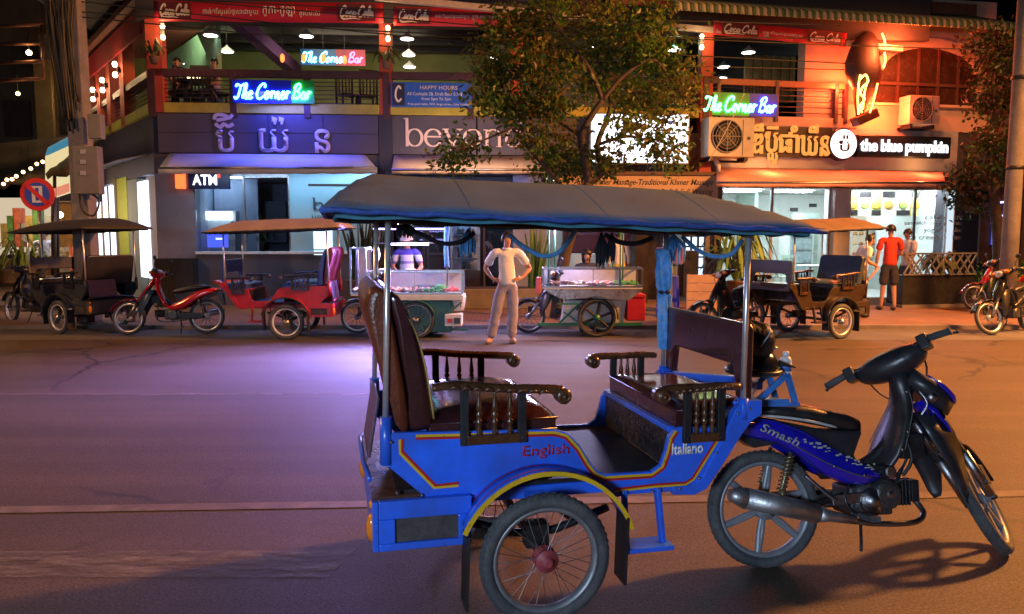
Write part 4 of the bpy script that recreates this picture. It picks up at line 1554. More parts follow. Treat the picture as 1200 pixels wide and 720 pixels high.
# ---------------------------------------------------------------- B, the cafe building
bB = fthing(B, 'cafe_building', 'cafe building with a bright glazed front, arched upper window and orange-lit wall', 'building')
SB = lambda u, d=0.0: B.hit(u, 250, d)[0]
ZB = lambda v, d=0.0: zr(B, v, d, 980)
CREAM = M('cream_plaster', (.58, .40, .32), .75, var=.12, scale=1.2, bump=.1, bscale=15)
MAUVE = M('mauve_plaster', (.42, .38, .40), .75, var=.12, scale=1.2)
CAFEW = M('cafe_white', (.74, .77, .74), .6, var=.05)
MB().b(SB(838), SB(1118), .0, .3, ZB(221), ZB(150)).build('wall', MAUVE, bB)
MB().b(SB(988), SB(1160), .15, .45, ZB(150), ZB(30) + .8).build('wall', CREAM, bB)
MB().b(SB(940), SB(990), .1, .4, ZB(143), ZB(30)).build('wall', CREAM, bB)
MB().b(SB(838), SB(1000), -.02, .3, ZB(150), ZB(139)).build('wall', CREAM, bB)
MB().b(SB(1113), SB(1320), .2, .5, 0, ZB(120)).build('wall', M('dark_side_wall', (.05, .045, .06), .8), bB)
# arched window
s0, s1 = SB(1024), SB(1140)
zb, zs, zt = ZB(118), ZB(78), ZB(44)
poly = [(s0, zb), (s1, zb), (s1, zs)]
for k in range(1, 16):
    a = PI * k / 16
    poly.append(((s0 + s1) / 2 + (s1 - s0) / 2 * math.cos(a), zs + (zt - zs) * math.sin(a)))
poly.append((s0, zs))
MB().prism(poly, .10, .149).build('arched_window', M('dark_orange_glass', (.05, .022, .014), .25, var=.2), bB)
fr = MB()
for k in range(1, 5):
    fr.b(s0 + (s1 - s0) * k / 5 - .03, s0 + (s1 - s0) * k / 5 + .03, .07, .099, zb, zs + (zt - zs) * math.sin(math.acos(abs(2 * k / 5 - 1))))
fr.b(s0, s1, .06, .069, zs - .35, zs - .28)
fr.build('window_frame', M('dark_red_frame', (.09, .03, .02), .5), bB)
tr = MB()
tr.ribbon(poly[2:], .22, .02, .148, off=.0)
tr.build('arch_trim', CREAM, bB)
MB().b(SB(1000), SB(1160), .02, .149, ZB(121), ZB(118)).build('window_ledge', CREAM, bB)
# balcony recess at the left
MB().b(SB(838), SB(985), 4.0, 4.2, ZB(139), ZB(30)).build('back_wall', M('dim_wall', (.10, .085, .06), .8, var=.3), bB)
MB().b(SB(838), SB(985), .3, 4.0, ZB(139) - .2, ZB(139)).build('balcony_floor', DARKSHOP, bB)
MB().b(SB(838) - 1, SB(985), .2, 4.0, ZB(40), ZB(40) + .2).build('ceiling', DARKCEIL, bB)
cu = MB()
for k in range(11):
    sa, sb = SB(905) + (SB(968) - SB(905)) * k / 11, SB(905) + (SB(968) - SB(905)) * (k + 1) / 11
    MB().prism([(sa, ZB(108)), (sb - .02, ZB(108)), (sb - .02, ZB(50)), (sa, ZB(50))], 1.5 + .05 * (k % 2), 1.56 + .05 * (k % 2)).build('corrugated_panel', M('weathered_panel', (.34, .26, .10), .6, .2, var=.4, scale=2.5, bump=.1), bB)
rb = MB().b(SB(830), SB(985), -.05, .04, ZB(105), ZB(98)).build('handrail', M('orange_rail', (.35, .12, .06), .5), bB, .006)
for k in range(5):
    v = 108 + k * 6.5
    MB().tube([(SB(838), 0, ZB(v)), (SB(985), 0, ZB(v))], .013, 6).build('rail_wire', RAILM, bB)
for u in (838, 905, 974, 985):
    MB().b(SB(u) - .045, SB(u) + .045, -.06, .05, ZB(145), ZB(99)).build('rail_post', RAILM, bB, .006)
# corrugated overhanging roof with a striped edge
ro = thing('corrugated_awning', 'striped green and white corrugated awning running along the top of the cafe building', 'awning', B.p(0, 0, 0), B.a)
p0, p1 = B.hit(790, 3, -1.2), B.hit(1195, 29, -1.2)
N = 96
rows = [[], []]
rows2 = []
grn = M('awning_green', (.10, .16, .05), .6, var=.2)
crm = M('awning_cream', (.50, .42, .26), .6, var=.2)
for k in range(N):
    a, b_ = p0[0] + (p1[0] - p0[0]) * k / N, p0[0] + (p1[0] - p0[0]) * (k + 1) / N
    z = p0[1] + (p1[1] - p0[1]) * k / N
    if k == 0:
        proto = [None, None]
    m = MB()
    w_ = b_ - a
    if proto[k % 2] is None:
        m.grid([[(-w_ / 2, 1.4, .55), (0, 1.4, .55 + .03), (w_ / 2, 1.4, .55)], [(-w_ / 2, 0, 0), (0, 0, .03), (w_ / 2, 0, 0)], [(-w_ / 2, -.03, -.16), (0, -.045, -.15), (w_ / 2, -.03, -.16)]])
        o = m.build('awning_strip', (grn, crm)[k % 2], ro)
        q = o.modifiers.new('thick', 'SOLIDIFY')
        q.thickness = .01
        proto[k % 2] = o
    else:
        o = proto[k % 2].copy()
        COL.objects.link(o)
        o.parent = ro
    o.location = ((a + b_) / 2, -1.2, z)
fa = MB().bar((p0[0] - 1, .12, p0[1] + .55), (p1[0], .12, p1[1] + .55), .08, .5).build('fascia', M('rust_fascia', (.30, .09, .04), .6, var=.3), ro)
MB().bar((p0[0] - 6, -.3, p0[1] + .02), (p0[0] + 6, -.3, p0[1] - .45), .10, .12).build('gutter_pipe', M('pale_pipe', (.40, .36, .34), .5), ro)
# ground floor glazing
fr = MB()
for u in (842, 906, 974, 994, 1074, 1112):
    fr.b(SB(u) - .03, SB(u) + .03, .05, .11, GZ, ZB(221))
fr.build('window_frame', M('pale_frame', (.45, .45, .45), .4, .3), bB)
for u0, u1 in ((842, 906), (906, 974), (994, 1074), (1074, 1112)):
    MB().b(SB(u0) + .03, SB(u1) - .03, .075, .083, GZ, ZB(221)).build('pane', GLASS, bB)
MB().b(SB(974.5), SB(993.5), -.12, .3, GZ, ZB(221)).build('pillar', M('white_pillar', (.62, .60, .60), .6, var=.06), bB, .01)
MB().b(SB(838), SB(1118), 5.0, 5.2, GZ, ZB(215)).build('room_wall', CAFEW, bB)
MB().b(SB(838) - .1, SB(838), .1, 5, GZ, ZB(215)).build('room_wall', CAFEW, bB)
MB().b(SB(1118), SB(1118) + .1, .1, 5, GZ, ZB(215)).build('room_wall', CAFEW, bB)
MB().b(SB(838), SB(1118), .3, 5, ZB(215), ZB(215) + .1).build('room_ceiling', CAFEW, bB)
MB().b(SB(838), SB(1118), .11, 5, 0, GZ + .02).build('room_floor', M('cafe_floor', (.45, .46, .45), .35), bB)
cl = GLOW('cafe_panel', (.92, 1.0, .95), 58)
for u in (855, 915, 1010, 1080):
    for d in (.45, 2.6):
        MB().b(SB(u, d), SB(u, d) + .9, d, d + .35, ZB(215) - .05, ZB(215) - .002).build('ceiling_light', cl, bB)
# partitions inside, counter with lit shelves
MB().b(SB(880, 4), SB(884, 4), 3.8, 4.9, GZ, ZB(215)).b(SB(930, 3.4), SB(960, 3.4), 3.4, 3.5, GZ, ZB(250, 3.4)).build('partition', M('pale_green_partition', (.45, .56, .50), .5), bB)
for u, v in ((882, 241), (955, 241), (933, 246)):
    MB().b(SB(u - 5, 4.9), SB(u + 3, 4.9), 4.95, 4.999, ZB(v + 2, 4.9), ZB(v - 2, 4.9)).build('wall_sign', DARKSHOP, bB)
MB().b(SB(1000, 3), SB(1085, 3), 2.6, 3.2, GZ, ZB(312, 3)).build('counter', CAFEW, bB)
MB().b(SB(1000, 3.3), SB(1088, 3.3), 3.3, 3.36, ZB(312, 3.3), ZB(252, 3.3)).build('shelf_back', GLOW('warm_shelf', (1.0, .80, .52), .85), bB)
rng = random.Random(12)
for v in (300, 288, 276, 264):
    MB().b(SB(1000, 3), SB(1087, 3), 2.85, 3.28, ZB(v, 3) - .02, ZB(v, 3)).build('shelf', CAFEW, bB)
pas = [M('pastry_a', (.50, .22, .06), .6), M('pastry_b', (.65, .45, .2), .6), M('pastry_c', (.35, .10, .05), .6)]
for v in (300, 288, 276):
    for k in range(11):
        u = 1003 + k * 7.5
        MB().ball((SB(u, 2.95), 2.95, ZB(v, 3) + .04), (.06 + .02 * rng.random(), .06, .04 + .03 * rng.random()), 8, 5).build('pastry', pas[rng.randrange(3)], bB)
# menu boards
cols = [(.60, .45, .08), (.75, .75, .70), (.35, .40, .12), (.70, .62, .45), (.75, .72, .62), (.60, .50, .18)]
for k, (u0, u1) in enumerate(((994, 1005), (1006, 1020), (1021, 1032), (1033, 1048), (1050, 1066), (1067, 1076))):
    b_ = MB().b(SB(u0, 1), SB(u1, 1), 1.0, 1.04, ZB(253, 1), ZB(223, 1)).build('menu_board', M('menu_%d' % k, cols[k], .5, var=.35, scale=5), bB)
    MB().b(SB(u0, 1) + .01, SB(u1, 1) - .01, .985, .999, ZB(231 if k % 2 else 252, 1), ZB(224 if k % 2 else 246, 1)).build('menu_heading', DARKSHOP, b_)
    MB().ball(((SB(u0, 1) + SB(u1, 1)) / 2, .99, ZB(240, 1)), (.14, .02, .11), 10, 6).build('food_picture', M('food_%d' % (k % 3), [(.55, .30, .06), (.30, .35, .08), (.7, .42, .05)][k % 3], .6, var=.4, scale=20), b_)
GREYT = M('grey_vinyl_letters', (.22, .23, .24), .6, var=0)
for txt, u0, u1, v0, v1 in (('cakes tart', 1086, 1131, 250, 257), ('sandwich snack pastries', 1062, 1130, 258.5, 265), ('yogurt shake', 1085, 1130, 266.5, 274), ('ice cream coffee', 1066, 1130, 275, 281)):
    text('lettering', txt, GREYT, bB, SB(u0), SB(u1), ZB(v1), ZB(v0), y=.045, depth=.003)
MB().b(SB(1112), SB(1117), -.02, .1, GZ, ZB(221)).build('lit_edge', GLOW('edge_light', (.7, .85, 1), 1.0), bB)


# ================================================================ signs, banners, lamps on the facades
BANNER = M('red_banner', (.42, .012, .03), .55, var=.12, scale=2)
BANLET = M('banner_white', (.72, .68, .66), .6, var=0)
BANDARK = M('banner_dark', (.10, .012, .02), .6, var=.1)


def cola(parent, x0, x1, z0, z1, y):
    """the white script on its darker field"""
    MB().b(x0, x1, y - .004, y - .001, z0, z1).build('logo_field', BANDARK, parent)
    h = (z1 - z0) * .62
    st, w = script_strokes('Coca-Cola', 0, 0, h)
    k = (x1 - x0) * .90 / w
    m = MB()
    for i, s in enumerate(st):
        m.ribbon([(x0 + (x1 - x0) * .04 + a * k, z0 + (z1 - z0) * .24 + b) for a, b in s], [.10 * h, .20 * h, .12 * h, .18 * h, .10 * h], y - .012 - i * .0006, y - .006, sp=4)
    m.ribbon([(x0 + (x1 - x0) * .08, z0 + (z1 - z0) * .24), (x0 + (x1 - x0) * .14, z0 + (z1 - z0) * .10), (x0 + (x1 - x0) * .42, z0 + (z1 - z0) * .14), (x0 + (x1 - x0) * .6, z0 + (z1 - z0) * .08)], [.05 * h, .18 * h, .1 * h, .03 * h], y - .0125, y - .006, sp=4)
    m.build('logo_script', BANLET, parent)


def banner(F, root, label, u0, u1, v0l, v0r, h_px, logos, khmer):
    s0, z0 = F.hit(u0, v0l, -.35)
    s1, z1 = F.hit(u1, v0r, -.35)
    H = abs(F.hit(u0, v0l + h_px, -.35)[1] - z0)
    t = thing('banner', label, 'banner', F.p(s0, -.35, z0 - H), F.a, 'red drink banners under the eaves')
    t.rotation_euler = (0, -math.atan2(z1 - z0, s1 - s0), F.a)
    L = s1 - s0
    rows = []
    for k in range(41):
        x = L * k / 40
        rows.append([(x, .012 * math.sin(k * .9), 0), (x, .006 * math.sin(k * 1.3), H * .5), (x, 0, H)])
    o = MB().grid(rows).build('banner_cloth', BANNER, t)
    q = o.modifiers.new('thick', 'SOLIDIFY')
    q.thickness = .006
    for a, b in logos:
        cola(o, L * a, L * b, H * .10, H * .94, -.018)
    for txt, a, b, c, d in khmer:
        text('lettering', txt, BANLET, o, L * a, L * b, H * c, H * d, y=-.016, depth=.004, bold=.006)
    return t


KH = ('កាន់តែស្រស់ថ្លាជាមួយ', 'កូកា-កូឡា', 'គ្រប់ពេល')
banner(A, None, 'long red drink banner with white script above the corner of the balcony', 180, 449, 1, 4, 24, [(.02, .16), (.80, .965)], [(KH[0], .21, .45, .30, .68), (KH[1], .47, .61, .28, .78), (KH[2], .63, .72, .25, .68)])
banner(A, None, 'red drink banner above the blue happy hours banner, partly behind the tree', 461, 604, 8, 11, 22, [(.03, .30)], [(KH[0], .34, .62, .40, .66), (KH[1] + ' ' + KH[2], .64, .90, .38, .68)])
banner(B, None, 'orange-lit red drink banner under the striped corrugated awning', 836, 992, 24, 39, 17, [(.06, .33), (.70, .96)], [(KH[0], .36, .66, .35, .62)])

# neon script signs
def neon(F, label, u0, v0, u1, v1, d, c1, c2, split, es=7.0, backing=True, group='neon script signs of the bar', panel=None):
    s0, s1, z0, z1 = F.rect(u0, v0, u1, v1, d)
    t = thing('neon_sign', label, 'neon sign', F.p(s0, d, z0), F.a, group)
    W, H = s1 - s0, z1 - z0
    if backing:
        pm = panel or M('sign_backing', (.02, .03, .30), .35, var=.1)
        a = W * split
        MB().b(0, a, .01, .05, 0, H).build('backing', panel[0] if panel else M('backing_blue', (.003, .008, .50), .45, var=.1), t)
        MB().b(a, W, .01, .05, 0, H).build('backing', panel[1] if panel else M('backing_green', (.002, .26, .03), .45, var=.1), t)
    st, w = script_strokes('The Corner Bar', 0, 0, H * .66)
    k = W * .93 / w
    nb = sum(len(SCRIPT[c][1]) for c in 'The Corner ')
    for i, (nm, sts, col) in enumerate((('lit_tube', st[:nb], c1), ('lit_tube', st[nb:], c2))):
        m = MB()
        for s in sts:
            m.tube([(W * .025 + a * k, -.02, H * .17 + b) for a, b in s], H * .046, 6, sp=4)
        m.build(nm, GLOW('neon_%s' % label[:4] + str(round(col[0] * 9)) + str(round(col[1] * 9)) + str(round(col[2] * 9)), col, es), t)
    return t


neon(A, 'blue and green neon script sign on the balcony rail above the pale plum board', 272, 94, 368, 121, -.18, (.10, .55, 1.0), (.08, 1.0, .40), .72, 9)
neon(B, 'green and blue neon script sign above the air conditioner', 822, 109, 912, 136, -.30, (.10, 1.0, .30), (.10, .28, 1.0), .62, 9, panel=(M('backing_green', (.002, .26, .03), .45), M('backing_blue', (.003, .008, .50), .45)))
neon(A, 'cyan and red neon script sign glowing inside the upper bar', 352, 58, 428, 77, 3.6, (.15, .75, 1.0), (1.0, .10, .25), .55, 7, panel=(M('backing_teal', (.002, .06, .16), .4), M('backing_red', (.22, .002, .03), .4)))
lamp('neon_spill', 'AREA', A.p(*[A.hit(318, 106, -.4)[0], -.4, A.hit(318, 106, -.4)[1]]), 110, (.09, .10, 1.0), 1.6, A.p(A.hit(318, 180, -1.6)[0], 0, 2.6), size_y=.3)

# happy hours banner
s0, s1, z0, z1 = A.rect(458, 97, 553, 126, -.16)
t = thing('rail_banner', 'blue happy hours banner tied to the balcony rail', 'banner', A.p(s0, -.16, z0), A.a)
W, H = s1 - s0, z1 - z0
MB().b(0, W, 0, .012, 0, H).build('banner_cloth', M('banner_blue', (.02, .10, .50), .5, var=.1), t)
MB().b(W * .02, W * .17, -.006, -.001, H * .06, H * .96).build('emblem_field', M('banner_navy', (.02, .02, .05), .5), t)
MB().ribbon([(W * .125, H * .72), (W * .10, H * .84), (W * .065, H * .66), (W * .06, H * .40), (W * .09, H * .22), (W * .13, H * .34)], .04, -.014, -.007, sp=4).build('emblem', BANLET, t)
for txt, a, b, c, d in (('HAPPY HOURS', .36, .82, .72, .88), ('All Cocktails 2$, Draft Beer 0.75$', .20, .88, .46, .61), ('From 5pm To 7pm', .38, .74, .25, .40), ('Free pool table, Wifi, large screen, Live football', .21, .97, .06, .18)):
    text('lettering', txt, M('peach_print', (.70, .55, .45), .6, var=0) if c > .7 else BANLET, t, W * a, W * b, H * c, H * d, y=-.001, depth=.003)

# big letters on the plum boards
LETW = M('pale_lilac_letters', (.55, .50, .66), .5, var=.06)
LETP = M('pale_pink_letters', (.72, .56, .52), .5, var=.06)
s0, s1, z0, z1 = A.rect(250, 135, 392, 180, -.085)
t = thing('facade_lettering', 'three large pale Khmer letters on the left plum board', 'sign', A.p(0, 0, 0), A.a)
for txt, u0, u1, v0, v1 in (('ប', 256, 277, 153, 179), ('យ', 306, 340, 151, 179), ('ន', 371, 389, 151, 179)):
    text('letter', txt, LETW, t, S(u0, -.085), S(u1, -.085), Z(v1, -.085), Z(v0, -.085), y=-.078, depth=.03, bold=.012)
m = MB()
P = lambda u, v: (S(u, -.085), Z(v, -.085))
m.ribbon([P(256, 146), P(262, 150), P(266, 146), P(271, 149), P(277, 146)], .07, -.108, -.078, sp=3)
m.ribbon([P(255, 141), P(257, 136), P(265, 135.5), P(271, 139), P(258, 142)], .07, -.107, -.079, sp=4)
m.ribbon([P(272, 140), P(277, 135)], .07, -.106, -.08)
m.ribbon([P(322, 140), P(326, 140), P(325, 146)], [.12, .09, .04], -.108, -.078)
m.ribbon([P(330, 140), P(334, 140), P(333, 146)], [.12, .09, .04], -.107, -.078)
m.build('letter', LETW, t)
t = thing('facade_lettering', 'large pale pink serif word on the right plum board behind the leaves', 'sign', A.p(0, 0, 0), A.a)
serif_word('letter', 'beyond', LETP, t, S(474, -.09), S(616, -.09), Z(170.5, -.09), Z(149, -.09) - Z(170.5, -.09), -.085, .03)

# ATM board, red light box and the machine
t = thing('bank_sign', 'dark blue lit sign board with white letters ATM', 'sign', A.p(0, 0, 0), A.a)
MB().b(S(222, -.1), S(270, -.1), -.12, -.015, Z(222, -.1), Z(201, -.1)).build('board', M('navy_board', (.012, .015, .06), .35), t, .008)
text('lettering', 'ATM', GLOW('lit_white_letters', (.95, .97, 1.0), 2.6), t, S(228, -.1), S(256, -.1), Z(217.5, -.1), Z(205.5, -.1), y=-.125, depth=.03, bold=.008)
MB().b(S(257, -.1), S(260, -.1), -.135, -.121, Z(209, -.1), Z(204.5, -.1)).build('red_mark', GLOW('lit_red_mark', (1, .08, .03), 1.6), t)
t = thing('light_box', 'glowing red-orange vertical light box beside the ATM sign', 'light box', A.p(S(215), -.1, Z(222)), A.a)
MB().b(-.09, .09, -.08, .08, 0, Z(200) - Z(222)).build('light_panel', GLOW('red_lightbox', (1.0, .13, .03), 2.4), t, .02)
t = thing('cash_machine', 'white cash machine with a blue lit screen inside the glass booth', 'cash machine', A.p(S(255, .7), .75, Z(298)), A.a)
sc_ = (S(275, .7) - S(237, .7)) / 2
zz = lambda v: Z(v, .7) - Z(298)
MB().b(-sc_, sc_, 0, .42, zz(325) if False else 0, zz(270)).b(-sc_, sc_, .12, .42, zz(270), zz(247)).build('cabinet', M('machine_white', (.60, .62, .66), .4), t, .015)
MB().b(-sc_ * .8, sc_ * .8, -.02, .119, zz(258), zz(248)).build('lit_header', GLOW('machine_header', (.75, .9, 1.0), 3.2), t)
MB().b(-sc_ * .72, sc_ * .55, -.012, -.001, zz(290), zz(272)).build('screen', GLOW('machine_screen', (.08, .12, 1.0), 1.5), t)
MB().b(-sc_ * .2, sc_ * .2, -.022, -.013, zz(281), zz(279)).build('screen_text', GLOW('screen_white', (.8, .9, 1), 2), t)
kp = MB()
for i in range(3):
    for j in range(3):
        kp.b(sc_ * .62 + i * .045, sc_ * .62 + i * .045 + .03, -.015, -.001, zz(288) + j * .05, zz(288) + j * .05 + .03)
kp.build('keypad', STEEL, t)

# fabric awnings over the shop windows
def awning(F, label, u0, u1, vt, vb, drop, mat, dtop, dbot, name='fabric_awning', inset=0):
    s0, z1 = F.hit(u0 + inset, vt, dtop)
    s1, _ = F.hit(u1 - inset, vt, dtop)
    b0, z0 = F.hit(u0, vb, dbot)
    b1, zb1 = F.hit(u1, vb, dbot)
    t = thing(name, label, 'awning', F.p(0, 0, 0), F.a, 'fabric awnings over the shop fronts')
    rows = []
    n = 24
    for k in range(n + 1):
        q = k / n
        sag = .025 * math.sin(q * PI * 6) ** 2
        a, b = s0 + (s1 - s0) * q, b0 + (b1 - b0) * q
        zt = z1 + (F.hit(u1 - inset, vt, dtop)[1] - z1) * 0
        zb = z0 + (zb1 - z0) * q
        rows.append([(a, dtop, zt), (a * .6 + b * .4, dtop * .6 + dbot * .4, zt * .6 + zb * .4 - sag), (b, dbot, zb), (b, dbot + .01, zb - drop + .01 * math.sin(k * 2.2))])
    o = MB().grid(rows).build('awning_cloth', mat, t)
    q = o.modifiers.new('thick', 'SOLIDIFY')
    q.thickness = .012
    f = MB()
    for q in (.02, .5, .98):
        f.bar((s0 + (s1 - s0) * q, dtop + .02, z0 + .15), (b0 + (b1 - b0) * q, dbot + .03, z0 + .01), .035)
    f.tube([(b0, dbot + .02, z0 + .012), (b1, dbot + .02, zb1 + .012)], .03, 8)
    f.build('awning_arm', STEEL, t)
    return t


awning(A, 'white fabric awning glowing blue above the cash machine window', 185, 442, 180, 198, .10, M('white_awning', (.55, .55, .58), .8, var=.1, scale=2, bump=.1), -.10, -1.1, inset=14)
awning(A, 'beige fabric awning above the dark middle shop front', 459, 642, 182, 200, .07, M('beige_awning', (.50, .38, .26), .8, var=.12, scale=2, bump=.1), -.10, -1.1, inset=3)
awning(B, 'pink and orange fabric awning above the bright cafe window', 840, 1112, 196, 215, .08, M('salmon_awning', (.64, .31, .26), .8, var=.12, scale=2, bump=.1), -.02, -1.3, inset=-1)

lamp('awning_downlight', 'AREA', A.p(S(335, -.55), -.55, Z(203)), 34, (.55, .75, 1.0), 3.6, A.p(S(335, -.1), -.1, 1.2), size_y=.25)
lamp('awning_downlight', 'AREA', A.p(S(540, -.55), -.55, Z(207)), 26, (.40, .45, 1.0), 3.0, A.p(S(540, -.1), -.1, 1.2), size_y=.25)
lamp('signboard_wash', 'AREA', A.p(S(545, -1.6), -1.6, Z(183)), 40, (1.0, .62, .50), 2.6, A.p(S(545), 0, Z(150)), size_y=.3)
# massage board
t = thing('massage_board', 'long tan board with dark italic massage lettering under the screen', 'sign', A.p(0, 0, 0), A.a)
MB().b(S(655, -.2), S(841, -.2), -.2, -.06, Z(231, -.2), Z(203, -.2)).build('board', M('tan_board', (.44, .30, .20), .6, var=.1, scale=2), t, .01)
MB().b(S(653, -.2), S(843, -.2), -.24, -.05, Z(203, -.2), Z(199, -.2)).build('board_trim', M('dark_trim', (.10, .05, .04), .6), t)
text('lettering', 'Angel Khmer Massage-Traditional Khmer Massage', LETD, t, S(672, -.2), S(835, -.2), Z(217, -.2), Z(208, -.2), y=-.201, depth=.004, shear=.3, bold=.008)
text('lettering', 'Foot & Oil Massage-Mani Pedi & Full Waxing', LETD, t, S(690, -.2), S(835, -.2), Z(228, -.2), Z(219.5, -.2), y=-.201, depth=.004, shear=.3)

# lit screen behind the tree
t = thing('lit_billboard', 'bright white lit billboard standing behind the tree on the balcony edge', 'billboard', A.p(0, 0, 0), A.a)
MB().b(S(690, -.3), S(806, -.3), -.3, -.12, Z(190, -.3), Z(128, -.3)).build('frame', STEEL, t, .01)
MB().b(S(692, -.3), S(804, -.3), -.315, -.301, Z(188, -.3), Z(130, -.3)).build('lit_face', GLOW('billboard_face', (.90, .93, 1.0), 3.2), t)
bl = GLOW('billboard_blue', (.10, .25, .75), .9)
for k in range(22):
    u = 694 + (k * 37 % 104)
    v = (131 if k % 3 else 150) + (k * 17 % (10 if k % 3 else 32))
    MB().b(S(u, -.3), S(u + 3 + k % 5, -.3), -.322 - k * .0004, -.316, Z(v + 3 + k % 4, -.3), Z(v, -.3)).build('print', bl if k % 4 == 0 else DARKSHOP, t)

# cafe signs
t = thing('round_sign', 'round white lit sign with a dark Khmer letter', 'sign', B.p(0, 0, 0), B.a)
cx, cz = B.hit(988, 169, -.2)
R = (B.hit(1003, 169, -.2)[0] - B.hit(972, 169, -.2)[0]) / 2
MB().lathe([(R + .03, 0), (R + .03, .16), (R, .17)], (cx, -.04, cz), (0, -1, 0), 36).build('rim', M('sign_rim', (.02, .02, .025), .4), t)
MB().lathe([(R - .01, 0), (R - .01, .02), (R - .04, .03)], (cx, -.211, cz), (0, -1, 0), 36).build('lit_disc', GLOW('lit_disc_white', (1, .98, .97), 2.2), t)
text('letter', 'ប៉', M('ink', (.01, .01, .02), .5), t, cx - R * .42, cx + R * .42, cz - R * .5, cz + R * .58, y=-.242, depth=.01, bold=.01)
t = thing('shop_sign', 'long black lit shop sign with white rounded lowercase letters', 'sign', B.p(0, 0, 0), B.a)
MB().b(SB(1002, -.2), SB(1111, -.2), -.18, -.02, ZB(183, -.2), ZB(157, -.2)).build('board', M('sign_black', (.012, .012, .02), .4), t, .02)
text('lettering', 'the blue pumpkin', GLOW('lit_letters', (.97, .97, 1.0), 1.8), t, SB(1005, -.2), SB(1107, -.2), ZB(181, -.2), ZB(162, -.2), y=-.185, depth=.03, bold=.026, space=.96)
t = thing('khmer_sign', 'orange lit Khmer lettering on a dark strip beside the round sign', 'sign', B.p(0, 0, 0), B.a)
MB().b(SB(879, -.2), SB(974, -.2), -.112, -.021, ZB(185, -.2), ZB(150, -.2)).build('board', M('sign_brown', (.03, .015, .01), .5), t)
KO = GLOW('lit_orange_letters', (1.0, .33, .06), 1.15)
for txt, u0, u1, v0, v1 in (('ឌឹ', 881, 893, 147, 182), ('ប៊', 895, 910, 150, 180), ('លូ', 899, 910, 180, 194), ('ផាំ', 911, 935, 148, 180), ('ឃីន', 937, 971, 147, 183)):
    text('letter', txt, KO, t, SB(u0, -.2), SB(u1, -.2), ZB(v1, -.2), ZB(v0, -.2), y=-.12, depth=.06, bold=.012)

# ice-cream cone neon
x0, z0 = B.hit(1012, 140, -.35)
t = thing('cone_sign', 'dark ice-cream cone sign outlined in red neon on the orange-lit wall', 'neon sign', B.p(0, 0, 0), B.a)
Q = lambda u, v: B.hit(u, v, -.4)
rows = []
scoop = [(1017, 38, 5), (1016, 44, 11), (1014, 52, 15), (1012, 62, 17), (1011, 74, 20), (1012, 86, 21), (1013, 96, 18), (1013, 104, 14)]
for u, v, r in scoop:
    sx, z = Q(u, v)
    rr = Q(u + r, v)[0] - sx
    rows.append([(sx + rr * math.cos(a), -.4 + rr * .45 * math.sin(a), z) for a in [2 * PI * k / 18 for k in range(18)]])
MB().grid(rows, True, True).build('scoop', M('dark_scoop', (.035, .012, .015), .5, var=.3), t)
rows = []
for u, v, r in ((1013, 100, 15), (1010, 120, 9), (1006, 138, 3)):
    sx, z = Q(u, v)
    rr = Q(u + r, v)[0] - sx
    rows.append([(sx + rr * math.cos(a), -.4 + rr * .45 * math.sin(a), z) for a in [2 * PI * k / 14 for k in range(14)]])
MB().grid(rows, True, True).build('cone', M('dark_cone', (.12, .05, .02), .6), t)
NR = GLOW('neon_orange_red', (1.0, .16, .04), 14)
NY = GLOW('neon_amber', (1.0, .45, .08), 9)
m = MB()
for pts in ([(1026, 42), (1029, 50), (1030, 60)], [(1021, 100), (1016, 122), (1012, 134)]):
    m.tube([(Q(u, v)[0], -.62, Q(u, v)[1]) for u, v in pts], .022, 6, sp=4)
m.build('lit_tube', NR, t)
m = MB()
for pts in ([(1029, 64), (1030, 74), (1028, 82)], [(1001, 90), (999, 102), (998, 118), (999, 136)], [(1001, 95), (1007, 90), (1010, 98), (1004, 104), (1001, 112), (1006, 118), (1001, 126), (1003, 134)], [(1010, 96), (1006, 110), (1004, 130)]):
    m.tube([(Q(u, v)[0], -.62, Q(u, v)[1]) for u, v in pts], .02, 6, sp=4)
m.build('lit_tube', NY, t)
a0 = Q(1000, 144)
a1 = Q(1024, 133)
MB().bar((a0[0], -.45, a0[1]), (a1[0], -.45, a1[1]), .28, .2).build('sign_base', M('cone_base', (.14, .03, .02), .6), t, .02)
MB().bar((Q(1012, 80)[0], -.3, Q(1012, 80)[1]), (Q(1012, 80)[0], .15, Q(1012, 80)[1]), .06).bar((Q(1012, 138)[0], -.3, Q(1012, 138)[1]), (Q(1012, 138)[0], .15, Q(1012, 138)[1]), .06).build('bracket', IRON, t)
q = Q(1040, 95)
lamp('cone_neon_spill', 'POINT', B.p(Q(996, 90)[0], -.32, Q(996, 100)[1]), 190, (1.0, .12, .03), .15)
lamp('cone_neon_spill', 'POINT', B.p(Q(1040, 130)[0], -.45, Q(1040, 128)[1]), 200, (1.0, .13, .03), .15)
lamp('cone_neon_spill', 'POINT', B.p(Q(1042, 55)[0], -.8, Q(1042, 55)[1]), 360, (1.0, .13, .03), .2)
for u in (905, 1088):
    lamp('awning_light', 'POINT', B.p(B.hit(u, 198, -.5)[0], -.5, B.hit(u, 192, -.5)[1]), 16, (1.0, .45, .14), .06)

